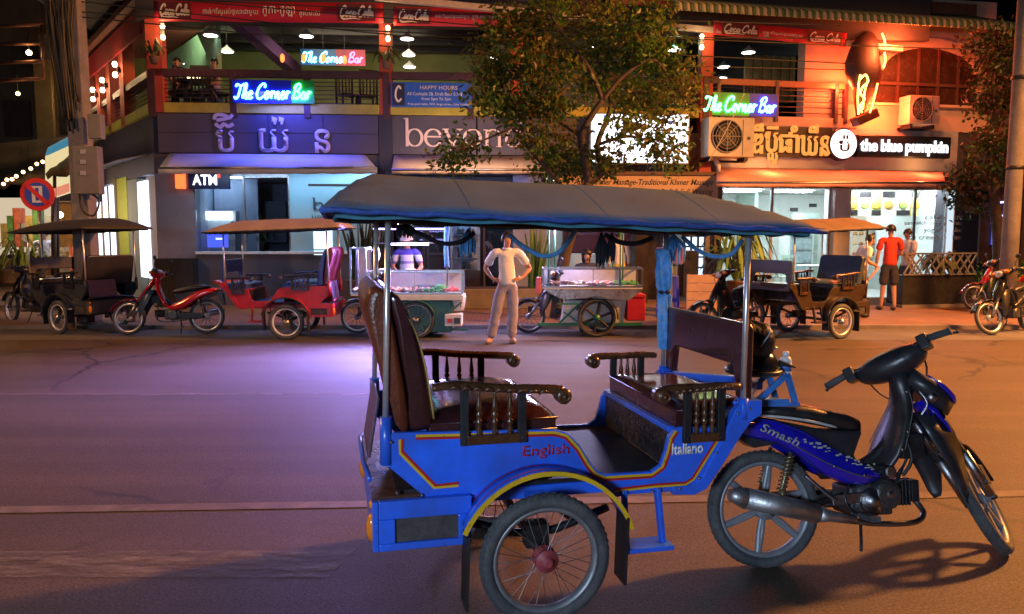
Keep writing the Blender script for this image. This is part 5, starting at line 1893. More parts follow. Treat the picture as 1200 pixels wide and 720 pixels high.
# air conditioners
def aircon(F, label, u0, v0, u1, v1, d0):
    s0, s1, z0, z1 = F.rect(u0, v0, u1, v1, d0)
    t = thing('air_conditioner', label, 'air conditioner', F.p(s0, d0, z0), F.a, 'outdoor air conditioner units')
    W, H = s1 - s0, z1 - z0
    MB().b(0, W, 0, .38, 0, H).build('cabinet', M('aircon_cream', (.50, .46, .40), .5, var=.12, scale=3, dirt=(.25, .2, .15), dirt_amt=.4), t, .015)
    c = (W * .40, -.002, H * .52)
    r = min(W * .34, H * .40)
    MB().lathe([(r, 0), (r + .02, .01), (r + .02, .03), (r, .03)], c, (0, -1, 0), 28, closed=True).build('fan_rim', M('aircon_grey', (.22, .21, .2), .5), t)
    MB().lathe([(r - .005, .002), (r * .5, .004), (0.001, .004)], c, (0, -1, 0), 28).build('fan_opening', M('aircon_dark', (.04, .04, .04), .6), t)
    g = MB()
    for k in range(1, 5):
        g.lathe([(r * k / 5 - .006, .018), (r * k / 5 + .006, .018), (r * k / 5 + .006, .026), (r * k / 5 - .006, .026)], c, (0, -1, 0), 24, closed=True)
    for k in range(4):
        a = PI * k / 4
        g.bar((c[0] - r * math.cos(a), -.025, c[2] - r * math.sin(a)), (c[0] + r * math.cos(a), -.025, c[2] + r * math.sin(a)), .012)
    g.build('fan_grille', M('aircon_grey', (.22, .21, .2), .5), t)
    MB().b(W * .74, W * .755, -.004, 0, H * .04, H * .96).b(W * .85, W * .91, -.012, 0, H * .45, H * .52).build('seam', M('aircon_dark', (.04, .04, .04), .6), t)
    MB().b(W * .06, W * .14, .02, .36, -.09, -.001).b(W * .80, W * .88, .02, .36, -.09, -.001).b(0, W, .36, .42, -.09, -.04).build('bracket', IRON, t)
    return t


aircon(B, 'large cream air conditioner unit below the green neon script sign', 830, 138, 884, 184, -.75)
aircon(B, 'small air conditioner unit on the orange-lit wall below the arched window', 1066, 112, 1101, 146, -.42)

# sconces on pillars: lit lamps
def sconce(F, label, u, v, d, power=9, es=9):
    s, z = F.hit(u, v, d)
    t = thing('wall_lamp', label, 'wall lamp', F.p(s, d, z), F.a, 'up and down wall lamps on the red pillars')
    MB().b(-.05, .05, .0, .09, -.06, .06).build('lamp_body', IRON, t, .006)
    g = GLOW('warm_bulb', (1.0, .62, .28), es)
    MB().lathe([(.035, .0), (.05, .06), (.03, .10)], (0, .03, .062), (0, 0, 1), 10).build('bulb', g, t)
    MB().lathe([(.035, .0), (.05, .06), (.03, .10)], (0, .03, -.062), (0, 0, -1), 10).build('bulb', g, t)
    p = F.p(s, d - .16, z)
    lamp('sconce_light', 'POINT', p, power, (1.0, .55, .22), .06)
    return t


sconce(A, 'lit wall lamp on the pillar at the left corner of the balcony', 190, 37, -.24, 13)
sconce(A, 'lit wall lamp on the pillar beside the happy hours banner', 454.5, 39, -.24, 13)
sconce(A, 'lit wall lamp on the pillar between the tree and the cafe', 823, 49, -.24, 13)
lamp('canopy_green_light', 'POINT', A.p(S(800), .8, Z(34)), 9, (.45, 1.0, .75), .1)

# pendant lamps
WARMW = GLOW('pendant_white', (1.0, .93, .85), 7)
k = 0
def pendant(F, label, u, v, d, zc_):
    s, z = F.hit(u, v, d)
    t = thing('pendant_lamp', label, 'pendant lamp', F.p(s, d, z), F.a, 'pendant lamps over the balcony')
    MB().lathe([(.015, .16), (.04, .12), (.17, .03), (.18, .0), (.165, .005)], (0, 0, 0), (0, 0, 1), 18).build('lamp_shade', M('pendant_shade', (.35, .35, .36), .4), t)
    MB().lathe([(.001, -.005), (.15, -.004), (.15, .01)], (0, 0, 0), (0, 0, 1), 16).build('bulb', WARMW, t)
    MB().tube([(0, 0, .15), (0, 0, max(.4, zc_ - z))], .006, 5).build('cord', BLACKP, t)


cz_ = zc + .7
for u, v, d, l in ((247, 42, 1.0, 'highest pendant lamp at the left of the balcony, near the sloping beam'), (266, 61, 2.4, 'pendant lamp at the middle of the three left balcony lamps'), (222, 76, 3.4, 'lowest pendant lamp at the left end of the balcony'),
                   (359, 43, 1.0, 'pendant lamp above the cyan and red neon sign'), (477, 46, 1.0, 'topmost of three pendant lamps right of the second pillar'), (479, 65, 2.2, 'middle of three pendant lamps right of the second pillar'), (480, 79, 3.2, 'lowest of three pendant lamps right of the second pillar'),
                   (790, 59, 1.0, 'pendant lamp just left of the third pillar'), (582, 68, 2.6, 'pendant lamp showing through the tree leaves'), (691, 57, 2.0, 'pendant lamp seen among the upper leaves of the tree')):
    pendant(A, l, u, v, d, cz_)
for u, v, d, l in ((877, 62, .8, 'highest pendant lamp over the cafe balcony'), (848, 79, 2.0, 'pendant lamp at the left of the cafe balcony'), (845, 92, 3.0, 'lowest pendant lamp of the cafe balcony')):
    pendant(B, l, u, v, d, ZB(40))
for u, v, l in ((331, 73, 'first'), (356, 73, 'second'), (379, 73, 'third'), (404, 75, 'fourth')):
    s, z = A.hit(u, v, 3.0)
    t = thing('orange_lamp', '%s from the left of the small orange lamps hanging in the bar' % l, 'pendant lamp', A.p(s, 3.0, z), A.a, 'small orange bar lamps')
    MB().lathe([(.03, 0), (.055, .06), (.05, .16), (.02, .2)], (0, 0, 0), (0, 0, 1), 10).build('lamp_shade', GLOW('orange_shade', (1.0, .20, .03), 3.0), t)
    MB().tube([(0, 0, .2), (0, 0, .9)], .006, 5).build('cord', BLACKP, t)
lamp('bar_interior_light', 'AREA', A.p(S(420, 2), 2.5, cz_ - .25), 130, (1.0, .88, .55), 3.0, A.p(S(420, 2), 5, 4.3))
lamp('bar_interior_light', 'AREA', A.p(S(240, 2), 2.5, cz_ - .25), 45, (.9, .95, .55), 2.0, A.p(S(240, 2), 5, 4.3))
lamp('bar_pink_light', 'POINT', A.p(S(425, 3), 3.0, Z(66, 3)), 12, (1.0, .15, .55), .1)
# hanging plants in front of the pillars
FOL = M('fern_leaf', (.05, .09, .02), .6, var=.4, scale=6)
def fern(name, label, loc, n, ln, mat=None, cat='plant', pot=None, seed=1, up=.7, wd=.02):
    t = thing(name, label, cat, loc)
    rng = random.Random(seed)
    m = MB()
    for k in range(n):
        a = rng.random() * 2 * PI
        L = ln * (.6 + .5 * rng.random())
        u = up * (.5 + .6 * rng.random())
        p0 = Vector((math.cos(a) * .04, math.sin(a) * .04, 0))
        p1 = Vector((math.cos(a) * L * .45, math.sin(a) * L * .45, L * u))
        p2 = Vector((math.cos(a) * L * .9, math.sin(a) * L * .9, L * u * (.7 - .8 * rng.random())))
        P = catmull([p0, p1, p2], 4)
        rows = []
        for i, p in enumerate(P):
            w_ = wd * math.sin(PI * (i + .6) / (len(P) + .6)) + .002
            s_ = Vector((-math.sin(a), math.cos(a), 0)) * w_
            rows.append([p - s_, p + Vector((0, 0, w_ * .3)), p + s_])
        m.grid(rows, False)
    m.build('foliage', mat or FOL, t, fix=False)
    if pot:
        MB().lathe([(pot * .7, -pot * 1.5), (pot, -.02), (pot * 1.08, 0), (pot * .9, .01)], (0, 0, 0), (0, 0, 1), 14).build('pot', M('clay_pot', (.14, .08, .05), .8), t)
    return t


fern('hanging_plant', 'bushy plant hanging on the pillar at the left corner of the balcony', A.p(S(190, -.2), -.28, Z(72)), 26, .42, pot=.10, seed=3)
fern('hanging_plant', 'bushy plant hanging on the pillar beside the happy hours banner', A.p(S(456, -.2), -.28, Z(74)), 26, .42, pot=.10, seed=4)


# ================================================================ parked carriages and motorbikes along the far kerb
TEALV = M('dark_valance', (.02, .02, .025), .8)
DK = M('dull_black_paint', (.035, .036, .042), .4, var=.3, coat=.2, dirt=(.03, .07, .12), dirt_amt=.4)
CRIM = M('crimson_paint', (.40, .012, .03), .35, var=.2, coat=.3)
BRN = M('dark_brown_paint', (.035, .020, .014), .4, var=.3, coat=.2)
carriage('black tuk-tuk carriage with a black canopy parked beside the utility pole', (-7.04, 12.75, .01), rad(150), 'tuk-tuk carriages', DK, M('black_canvas', (.022, .022, .026), .8, var=.3, scale=4), DK, BLACKSEAT, BLACKSEAT, IRON, accent=STEEL, detail=False, rimmat=M('white_rim', (.75, .75, .78), .3, .4), valm=TEALV, flat_back=True)
carriage('crimson tuk-tuk carriage with a tan canopy parked below the cash machine window', (-3.44, 12.12, .01), rad(181), 'tuk-tuk carriages', CRIM, M('tan_canvas', (.31, .23, .195), .8, var=.15, scale=4), TEALV, M('blue_striped_vinyl', (.03, .06, .30), .35, var=.5, scale=16), M('maroon_vinyl', (.10, .015, .03), .35), M('blue_black_rail', (.03, .04, .10), .35), accent=STEEL, detail=False, rimmat=M('white_rim', (.75, .75, .78), .3, .4), valm=TEALV)
carriage('dark brown tuk-tuk carriage with a brown canopy parked in front of the bright cafe', (4.80, 12.15, .01), rad(207), 'tuk-tuk carriages', BRN, M('brown_canvas', (.115, .07, .048), .8, var=.2, scale=4), TEALV, M('slate_vinyl', (.05, .07, .09), .35, var=.2), M('slate_vinyl', (.05, .07, .09), .35), WOOD, accent=STEEL, detail=False, rimmat=M('white_rim', (.75, .75, .78), .3, .4), valm=TEALV, flat_back=True)

RB = M('red_gloss', (.45, .012, .02), .2, var=.15, coat=.7)
KB = M('black_gloss', (.015, .015, .018), .18, var=.2, coat=.7)
MR = M('maroon_gloss', (.16, .012, .02), .25, var=.2, coat=.6)
NAVY = M('navy_plastic', (.02, .05, .10), .35, var=.2)
motorbike('black motorbike hitched to the black tuk-tuk at the far left edge', (-8.05, 13.35, .01), rad(152), 'motorbikes', KB, 'wire', steer=.15, detail=False)
motorbike('bright red motorbike parked between the black and the crimson tuk-tuks', (-4.90, 12.25, .01), rad(187), 'motorbikes', RB, 'wire', steer=.2, lean=.08, detail=False, cover=RB, shieldm=NAVY)
motorbike('maroon motorbike pulling the blue-lit food cart of the vendor in the cap', (-1.30, 12.25, .01), rad(178), 'motorbikes', MR, 'wire', detail=False)
motorbike('black motorbike pulling the silver food cart right of the standing man', (1.46, 12.35, .01), rad(179), 'motorbikes', KB, 'wire', detail=False)
motorbike('black motorbike with amber indicators parked behind the front pole of the blue tuk-tuk', (3.98, 12.55, .01), rad(215), 'motorbikes', KB, 'cast', steer=.25, lean=.06, detail=False)
motorbike('red and black motorbike parked in front of the lattice planter', (10.50, 15.75, GZ), rad(196), 'motorbikes', M('dull_red_gloss', (.30, .012, .03), .25, var=.2, coat=.5), 'wire', steer=.3, lean=.08, detail=False, seatm=M('navy_vinyl', (.02, .03, .07), .3))
motorbike('black motorbike with chrome forks at the right edge of the pavement', (8.62, 12.75, .01), rad(212), 'motorbikes', KB, 'wire', steer=.35, lean=.08, detail=False)

# ================================================================ food carts
CARTG = M('cart_green', (.02, .12, .11), .45, var=.3, scale=5, dirt=(.05, .04, .03), dirt_amt=.4)
FOIL = M('tin_sheet', (.55, .56, .60), .30, .9, var=.25, scale=9, bump=.25, bscale=22)
CARTW = M('cart_white', (.60, .61, .64), .5, var=.12)
FRAMEG = M('green_tube', (.02, .16, .09), .4, var=.2)
GLASS2 = pane_mat('cart_glass', (.93, .96, 1.0), .1)
VIO = GLOW('violet_tube', (.42, .38, 1.0), 9)


def food(parent, x0, x1, y0, y1, z, seed, colors, n=70):
    rng = random.Random(seed)
    ms = [[] for _ in colors]
    for k in range(n):
        x = x0 + (x1 - x0) * rng.random()
        y = y0 + (y1 - y0) * rng.random()
        c = min(len(colors) - 1, max(0, int((x - x0) / (x1 - x0) * len(colors) + rng.gauss(0, .35))))
        r = .018 + .016 * rng.random()
        ms[c].append((x, y, z + r * .7 + .03 * rng.random(), r))
    for c, lst in enumerate(ms):
        m = MB()
        for x, y, zz_, r in lst:
            m.ball((x, y, zz_), (r * 1.3, r, r * .9), 7, 5)
        if lst:
            m.build('snacks', colors[c], parent, kind='stuff')


def glass_case(parent, x0, x1, y0, y1, z0, z1, fm):
    f = MB()
    q = .012
    for x in (x0, x1):
        for y in (y0, y1):
            f.b(x - q, x + q, y - q, y + q, z0, z1)
    for z in (z0, z1):
        for y in (y0, y1):
            f.b(x0 + q, x1 - q, y - q, y + q, z - q, z + q)
        for x in (x0, x1):
            f.b(x - q, x + q, y0 + q, y1 - q, z - q, z + q)
    f.b((x0 + x1) / 2 - q * .5, (x0 + x1) / 2 + q * .5, y0 - q * .8, y0 + q * .8, z0 + q, z1 - q)
    o = f.build('case_frame', fm, parent)
    MB().b(x0 + q, (x0 + x1) / 2 - q, y0 - .002, y0 + .002, z0 + q, z1 - q).build('pane', GLASS2, o)
    MB().b((x0 + x1) / 2 + q, x1 - q, y0 - .002, y0 + .002, z0 + q, z1 - q).build('pane', GLASS2, o)
    MB().b(x0, x1, y0 - .01, y1 + .01, z0 - .035, z0 - .013).build('tray', CARTW, o)
    MB().b(x0 + .02, x1 - .02, y1 - .02, y1 - .008, z0 + .01, z1 - .01).build('case_back', CARTW, o)
    return o


CY = 11.75
def cx_(u): return at(u, 330, CY).x
def cz2(v): return at(500, v, CY).z
c1 = thing('food_cart', 'blue-lit food cart with a glass snack case before the vendor in a white cap', 'food cart', (cx_(486), CY, .01), 0, 'food carts at the kerb')
X = lambda u: cx_(u) - cx_(486)
glass_case(c1, X(430), X(541), .02, .55, cz2(345), cz2(320), STEEL)
MB().b(X(428), X(543), .0, .58, cz2(353), cz2(347.5)).build('counter', CARTW, c1, .006)
food(c1, X(436), X(535), .08, .45, cz2(344), 3, [M('sausage_red', (.50, .10, .05), .4), M('pale_noodle', (.62, .52, .34), .5), M('meat_pink', (.55, .28, .22), .5), M('greens', (.06, .28, .04), .6), M('chili_red', (.5, .04, .03), .4)], 130)
MB().ball((X(514), .25, cz2(340)), (.10, .08, .07), 9, 6).build('herb_bunch', M('greens', (.06, .28, .04), .6), c1)
MB().b(X(440), X(528), .05, .52, cz2(391), cz2(354)).b(X(432), X(540), .10, .48, cz2(362), cz2(354)).build('cart_body', CARTG, c1, .01)
MB().bar((X(520), .0, cz2(372)), (X(541), .0, cz2(355)), .03).bar((X(430), .0, cz2(372)), (X(444), .0, cz2(355)), .03).bar((X(425), .1, cz2(388)), (X(548), .1, cz2(388)), .04).build('cart_frame', CARTG, c1)
catwheel(0, X(487), .28, .28, .06, -.02, (RUBBER, STEEL, STEEL, STEEL), c1, 'wire', tread=False, rimw=.045)
rows = []
for k in range(13):
    a = rad(15 + 150 * k / 12)
    rows.append([(X(487) + .31 * math.cos(a), y, .28 + .31 * math.sin(a)) for y in (-.07, .04)])
o = MB().grid(rows).build('mudguard', CARTG, c1)
q = o.modifiers.new('thick', 'SOLIDIFY'); q.thickness = .006
glass_case(c1, X(411), X(429), .0, .45, cz2(345), cz2(292), STEEL)
food(c1, X(413), X(427), .05, .4, cz2(344), 5, [M('pale_noodle', (.62, .52, .34), .5), M('greens', (.06, .28, .04), .6)], 40)
for u in (433, 521):
    MB().tube([(X(u), .5, cz2(352)), (X(u), .5, cz2(258))], .014, 8).build('upright', STEEL, c1)
MB().tube([(X(521), .48, cz2(316)), (X(520), .47, cz2(290)), (X(522), .48, cz2(262))], [.045, .035, .05], 10, sp=4).build('blue_wrap', BC, c1)
for u0, u1, v, r in ((432, 520, 269, .012), (446, 499, 287.5, .02), (432, 532, 286.5, .010), (432, 520, 257, .010)):
    MB().tube([(X(u0), .47, cz2(v)), (X(u1), .47, cz2(v))], r, 8).build('tube_lamp' if r != .010 else 'crossbar', VIO if r != .010 else STEEL, c1)
MB().lathe([(.10, 0), (.13, .2), (.135, .22), (.12, .22)], (X(535), .2, cz2(366)), (0, 0, 1), 16).build('bucket', CARTW, c1)
MB().b(X(521), X(541), -.04, .25, cz2(383), cz2(369)).build('battery_box', CARTW, c1, .01)
MB().b(X(524), X(530), -.048, -.041, cz2(379), cz2(374)).build('red_label', REDP, c1)
MB().b(X(532), X(539), -.048, -.041, cz2(380), cz2(373)).build('dark_label', BLACKP, c1)
MB().ball((X(446), .3, cz2(318)), (.08, .06, .02), 8, 5).ball((X(478), .3, cz2(318)), (.1, .08, .02), 8, 5).build('lids', CARTW, c1)
MB().ball((X(436), .45, cz2(300)), (.05, .04, .13), 8, 6).build('plastic_bag', M('thin_plastic', (.5, .52, .6), .3, alpha=.75), c1)
pc = Vector((cx_(476), CY + .42, cz2(286)))
lamp('cart_tube_light', 'AREA', pc, 430, (.33, .27, 1.0), 1.1, pc + Vector((-1.3, -1.9, -.80)), size_y=.15).data.spread = rad(85)
lamp('cart_tube_light', 'AREA', Vector((cx_(476), CY + .45, cz2(263))), 75, (.46, .40, 1.0), 1.1, Vector((cx_(560), CY - .5, .7)), size_y=.2)

CY = 11.95
c2 = thing('food_cart', 'silver food cart with glass case and large spoked wheel behind the blue cloth pole', 'food cart', (cx_(695), CY, .01), 0, 'food carts at the kerb')
X = lambda u: cx_(u) - cx_(695)
glass_case(c2, X(637), X(753), .0, .55, cz2(337), cz2(316), STEEL)
food(c2, X(645), X(748), .06, .45, cz2(336), 9, [M('grilled_dark', (.16, .08, .04), .5), M('pale_noodle', (.62, .52, .34), .5), M('meat_pink', (.55, .28, .22), .5), M('greens', (.06, .28, .04), .6)], 120)
MB().prism([(X(637), cz2(340)), (X(753), cz2(340)), (X(745), cz2(347)), (X(737), cz2(353)), (X(690), cz2(350)), (X(660), cz2(352)), (X(645), cz2(345))], -.02, .56).build('tin_apron', FOIL, c2)
MB().prism([(X(658), cz2(382)), (X(662), cz2(353)), (X(735), cz2(353)), (X(731), cz2(382))], .04, .5).build('cart_body', CARTW, c2, .01)
fr = MB()
fr.bar((X(630), .0, cz2(381)), (X(753), .0, cz2(381)), .045).bar((X(655), -.01, cz2(380)), (X(680), -.01, cz2(356)), .03).bar((X(660), -.012, cz2(366)), (X(680), -.012, cz2(380)), .02).bar((X(653), -.015, cz2(357)), (X(690), -.015, cz2(357)), .025)
fr.build('cart_frame', FRAMEG, c2)
catwheel(0, X(699), .30, .30, .07, -.07, (RUBBER, IRON, FRAMEG, FRAMEG), c2, 'cast', tread=False, rimw=.055)
rows = []
for k in range(13):
    a = rad(-5 + 165 * k / 12)
    rows.append([(X(699) + .335 * math.cos(a), y, .30 + .335 * math.sin(a)) for y in (-.12, .02)])
o = MB().grid(rows).build('mudguard', IRON, c2)
q = o.modifiers.new('thick', 'SOLIDIFY'); q.thickness = .006
MB().b(X(735), X(757), .0, .4, cz2(377), cz2(350)).build('cooler_box', M('cooler_red', (.42, .012, .02), .4, var=.15), c2, .015)
o = MB().b(X(735), X(757), -.01, .41, cz2(350), cz2(346)).build('cooler_lid', M('cooler_red', (.42, .012, .02), .4), c2, .01)
for u, d in ((643, .05), (652, .5), (727, .05), (735, .5)):
    MB().tube([(X(u), d, cz2(340)), (X(u), d, cz2(258))], .013, 8).build('upright', FRAMEG, c2)
MB().tube([(X(640), .05, cz2(262)), (X(738), .05, cz2(262))], .011, 8).tube([(X(640), .5, cz2(262)), (X(738), .5, cz2(262))], .011, 8).build('crossbar', FRAMEG, c2)
MB().tube([(X(645), .48, cz2(264)), (X(735), .48, cz2(264))], .016, 8).build('tube_lamp', GLOW('white_tube', (.85, .9, 1.0), 7), c2)
MB().b(X(628), X(634), -.02, .08, cz2(345), cz2(326)).build('bottle_rack', M('pink_plastic', (.5, .12, .15), .4), c2, .01)
lamp('cart_tube_light', 'AREA', Vector((cx_(672), CY + .4, cz2(266))), 120, (.62, .56, 1.0), 1.2, Vector((cx_(600), CY - .9, .7)), size_y=.15)

# ================================================================ small things on the pavement
st = thing('stool', 'blue plastic stool standing by the dark cabinet', 'stool', (at(783, 345, 14.6).x, 14.6, GZ))
SB_ = M('blue_plastic', (.05, .07, .60), .4, var=.1)
h = at(783, 323, 14.6).z - GZ
MB().b(-.16, .16, -.15, .15, h - .035, h).build('seat', SB_, st, .02)
for sx in (-1, 1):
    for sy in (-1, 1):
        MB().bar((sx * .13, sy * .12, h - .036), (sx * .17, sy * .16, 0), .06, .05).build('leg', SB_, st, .008)
MB().b(-.15, .15, -.155, -.14, h * .35, h * .45).b(-.15, .15, .14, .155, h * .35, h * .45).build('rung', SB_, st)
bd = thing('leaning_board', 'pale wooden board panel standing on the pavement behind the black motorbike', 'board', (at(826, 352, 14.2).x, 14.2, GZ), rad(-4))
pw = M('pale_wood', (.46, .30, .22), .6, var=.2, scale=3)
hb_ = at(826, 322, 14.2).z - GZ
for k in range(5):
    MB().b(-.34, .34, -.02, .02, hb_ * k / 5 + .004, hb_ * (k + 1) / 5 - .004).build('plank', pw, bd, .004)
MB().b(-.33, .33, .021, .05, 0, .05).b(-.33, -.28, .021, .05, .051, hb_).b(.28, .33, .021, .05, .051, hb_).build('board_frame', pw, bd)
cb = thing('cabinet', 'dark cabinet with a mauve box front beside the blue stool', 'cabinet', (at(790, 345, 15.4).x, 15.4, GZ))
MB().b(-.30, .0, -.2, .3, .02, .95).build('side_box', M('grey_box', (.12, .11, .12), .6), cb, .01)
MB().b(-.32, .12, -.25, .3, .96, 1.28).build('top_box', M('mauve_box', (.20, .10, .20), .5), cb, .01)
MB().b(.12, .42, -.25, .3, .3, 1.22).build('speaker_body', BLACKP, cb, .01)
MB().tube([(.27, 0, 0), (.27, 0, .3)], .03, 8).build('post', STEEL, cb)
bx = thing('flat_crate', 'low brown crate lying on the pavement below the dark cabinet', 'crate', (at(796, 350, 14.3).x, 14.3, GZ))
MB().b(-.25, .25, -.18, .18, 0, .14).build('crate_body', M('brown_wood', (.12, .05, .025), .6, var=.3), bx, .01)
MB().b(-.26, .26, -.19, .19, .141, .165).build('crate_lid', M('brown_wood', (.12, .05, .025), .6), bx, .005)
dc = thing('display_case', 'glass-fronted display case lit blue beside the standing man', 'display case', A.p(S(545, -.6), -.6, GZ), A.a)
w2 = (S(562, -.6) - S(527, -.6)) / 2
zt_, zb_ = Z(262, -.6) - GZ, Z(318, -.6) - GZ
MB().b(-w2, w2, 0, .4, 0, zb_).build('base', DARKSHOP, dc)
f = MB()
for x in (-w2, w2 - .04):
    f.b(x, x + .04, 0, .04, zb_, zt_).b(x, x + .04, .36, .4, zb_, zt_)
f.b(-w2, w2, 0, .4, zt_, zt_ + .04)
f.build('case_frame', STEEL, dc)
MB().b(-w2 + .04, w2 - .04, .35, .37, zb_, zt_).build('case_back', M('case_back_blue', (.20, .28, .42), .5, var=.5, scale=4), dc)
MB().b(-w2 + .04, w2 - .04, .005, .012, zb_, zt_).build('pane', GLASS2, dc)
for k in range(1, 4):
    z = zb_ + (zt_ - zb_) * k / 4
    MB().b(-w2 + .04, w2 - .04, .05, .34, z, z + .02).build('shelf', CARTW, dc)
rng = random.Random(8)
m = MB()
for k in range(26):
    z = zb_ + (zt_ - zb_) * rng.randrange(4) / 4 + .02
    x = -w2 + .1 + rng.random() * (w2 * 2 - .2)
    hh = .08 + .12 * rng.random()
    m.lathe([(.035, 0), (.035, hh * .7), (.012, hh * .85), (.012, hh)], (x, .2, z), (0, 0, 1), 8)
m.build('bottles', M('bottle_mix', (.14, .22, .30), .2, var=.6, scale=3), dc, kind='stuff')
MB().b(-w2 + .05, w2 - .05, .2, .26, zt_ - .03, zt_ - .002).build('strip_light', GLOW('case_light', (.6, .75, 1.0), 5), dc)
# concrete planters and a low bench along the dark shop front
pl = thing('planter_box', 'long concrete planter box along the dark shop front', 'planter', A.p(S(580), -1.0, GZ), A.a)
MB().b(-1.0, .95, -.25, .25, 0, .42).build('box', M('planter_concrete', (.16, .14, .13), .8, var=.3, scale=3, bump=.3, bscale=30), pl, .02)
MB().b(-.95, .9, -.2, .2, .421, .44).build('soil', M('soil', (.04, .025, .015), .9), pl)
SNK = M('upright_leaf', (.06, .16, .05), .45, var=.4, scale=5)
def spikes(name, label, loc, n, h, spread, seed, mat=SNK, wd=.03, pot=None):
    t = thing(name, label, 'plant', loc)
    rng = random.Random(seed)
    m = MB()
    for k in range(n):
        a = rng.random() * 2 * PI
        r = spread * math.sqrt(rng.random())
        p0 = Vector((math.cos(a) * r * .6, math.sin(a) * r * .6, 0))
        L = h * (.55 + .5 * rng.random())
        b = rng.random() * 2 * PI
        P = catmull([p0, p0 + Vector((math.cos(a) * r * .3 + .03 * math.cos(b), math.sin(a) * r * .3, L * .5)), p0 + Vector((math.cos(a) * r * .9 + .06 * math.cos(b), math.sin(a) * r * .9, L))], 4)
        c = Vector((math.cos(b), math.sin(b), 0))
        rows = [[p - c * (wd * (1 - (i / len(P)) ** 2) + .002), p + Vector((-c.y, c.x, 0)) * wd * .25, p + c * (wd * (1 - (i / len(P)) ** 2) + .002)] for i, p in enumerate(P)]
        m.grid(rows, False)
    m.build('foliage', mat, t, fix=False)
    if pot:
        MB().lathe([(pot * .75, -pot * 1.6), (pot, -.03), (pot * 1.1, 0), (pot * .95, .005), (pot * .9, -.03)], (0, 0, 0), (0, 0, 1), 16).build('pot', M('clay_pot', (.14, .08, .05), .8), t)
    return t


spikes('upright_plant', 'tall upright green plant growing right of the standing man', A.p(S(626, -1.05), -1.05, GZ + .44), 34, 1.25, .20, 3)
spikes('cactus_plant', 'dark twisted cactus plant in a pot by the teal wall', A.p(S(421, -.9), -.9, GZ + .6), 16, 1.35, .34, 4, M('cactus_dark', (.035, .06, .03), .6, var=.4), .055, .28)
spikes('cactus_plant', 'second dark cactus plant beside the first, nearer the left food cart', A.p(S(436, -.8), -.8, GZ + .6), 14, 1.3, .30, 5, M('cactus_dark', (.035, .06, .03), .6, var=.4), .05, .26)
BAM = M('bamboo_leaf', (.14, .26, .07), .5, var=.4, scale=5)
fern('bamboo_plant', 'airy bamboo plant in front of the left cafe window', B.p(SB(850), -.6, GZ + .5), 60, 1.15, BAM, seed=6, up=1.0, wd=.035, pot=.22)
fern('office_plant', 'leafy pot plant inside the cash machine window', A.p(S(303, 1.5), 1.5, Z(298) + .25), 26, .55, FOL, seed=9, up=1.0, wd=.03, pot=.14)
# dark sign post with a snowflake
sp_ = thing('sign_post', 'tall dark sign post with a white snowflake mark before the cafe window', 'sign', B.p(SB(868), -.35, GZ), B.a)
w2 = (SB(875) - SB(862)) / 2
zt_ = ZB(262, -.35) - GZ
MB().b(-w2, w2, -.06, .06, 0, zt_).build('post', M('post_dark', (.02, .022, .03), .4), sp_, .01)
fl = MB()
zc2 = ZB(283, -.35) - GZ
for k in range(3):
    a = PI * k / 3
    fl.bar((-.09 * math.cos(a), -.066 - k * .002, zc2 - .09 * math.sin(a)), (.09 * math.cos(a), -.066 - k * .002, zc2 + .09 * math.sin(a)), .016, .004, up=(0, 1, 0))
fl.build('snowflake', LETW, sp_)
MB().ball((0, -.062, ZB(272, -.35) - GZ), (.07, .006, .06), 12, 6).build('white_mark', LETW, sp_)
# ventilation grille box below the corner
gb = thing('grille_box', 'black slatted grille box on the pavement below the corner pier', 'grille', A.p(S(208), -.35, GZ), A.a)
w2 = (S(232, -.35) - S(186, -.35)) / 2
hh = Z(303, -.35) - GZ
MB().b(-w2, w2, .04, .3, 0, hh).build('box', BLACKP, gb)
first = None
for k in range(24):
    x = -w2 + .03 + (2 * w2 - .06) * k / 23
    if first is None:
        first = MB().b(-.012, .012, 0, .03, .03, hh - .03).build('slat', M('slat_black', (.03, .03, .035), .4), gb)
        o = first
    else:
        o = share(first, gb, 'slat')
    o.location = (x, 0, 0)
MB().b(-w2, w2, -.005, .035, hh - .03, hh).b(-w2, w2, -.005, .035, 0, .03).build('grille_frame', BLACKP, gb)
# lattice planter in front of the cafe
lp = thing('lattice_planter', 'black planter box with a criss-cross lattice fence on top, in front of the cafe', 'planter', B.p(SB(1062, -2.2), -2.2, GZ), B.a)
x1 = SB(1145, -2.2) - SB(1060, -2.2)
zt_, zb_ = ZB(297, -2.2) - GZ, ZB(324, -2.2) - GZ
MB().b(0, x1, .0, .5, 0.06, zb_).build('box', M('planter_black', (.015, .015, .018), .5, var=.3), lp, .01)
MB().b(-.05, x1 + .05, -.08, .55, 0, .058).build('base', M('planter_concrete', (.16, .14, .13), .8), lp)
sl = M('lattice_slat', (.16, .15, .14), .5, var=.2)
n = 9
for k in range(n):
    a, b_ = x1 * k / n, x1 * (k + 1) / n
    for p, q, y in ((a - x1 / n * .3, b_ + x1 / n * .3, -.012), (b_ + x1 / n * .3, a - x1 / n * .3, .012)):
        MB().bar((min(max(p, 0), x1), y, zb_ + .03), (min(max(q, 0), x1), y, zt_ - .03), .035, .014, up=(0, 1, 0)).build('slat', sl, lp)
MB().b(0, x1, -.03, .03, zt_ - .03, zt_).b(0, x1, -.03, .03, zb_ + .001, zb_ + .03).build('lattice_rail', sl, lp)
hd = MB()
rng = random.Random(4)
fern('planter_shrub', 'dim green shrub growing behind the lattice on the planter', B.p(SB(1105, -1.9), -1.9, GZ + zb_), 50, .55, M('dim_shrub', (.05, .07, .03), .7, var=.4), seed=12, up=.9, wd=.04)

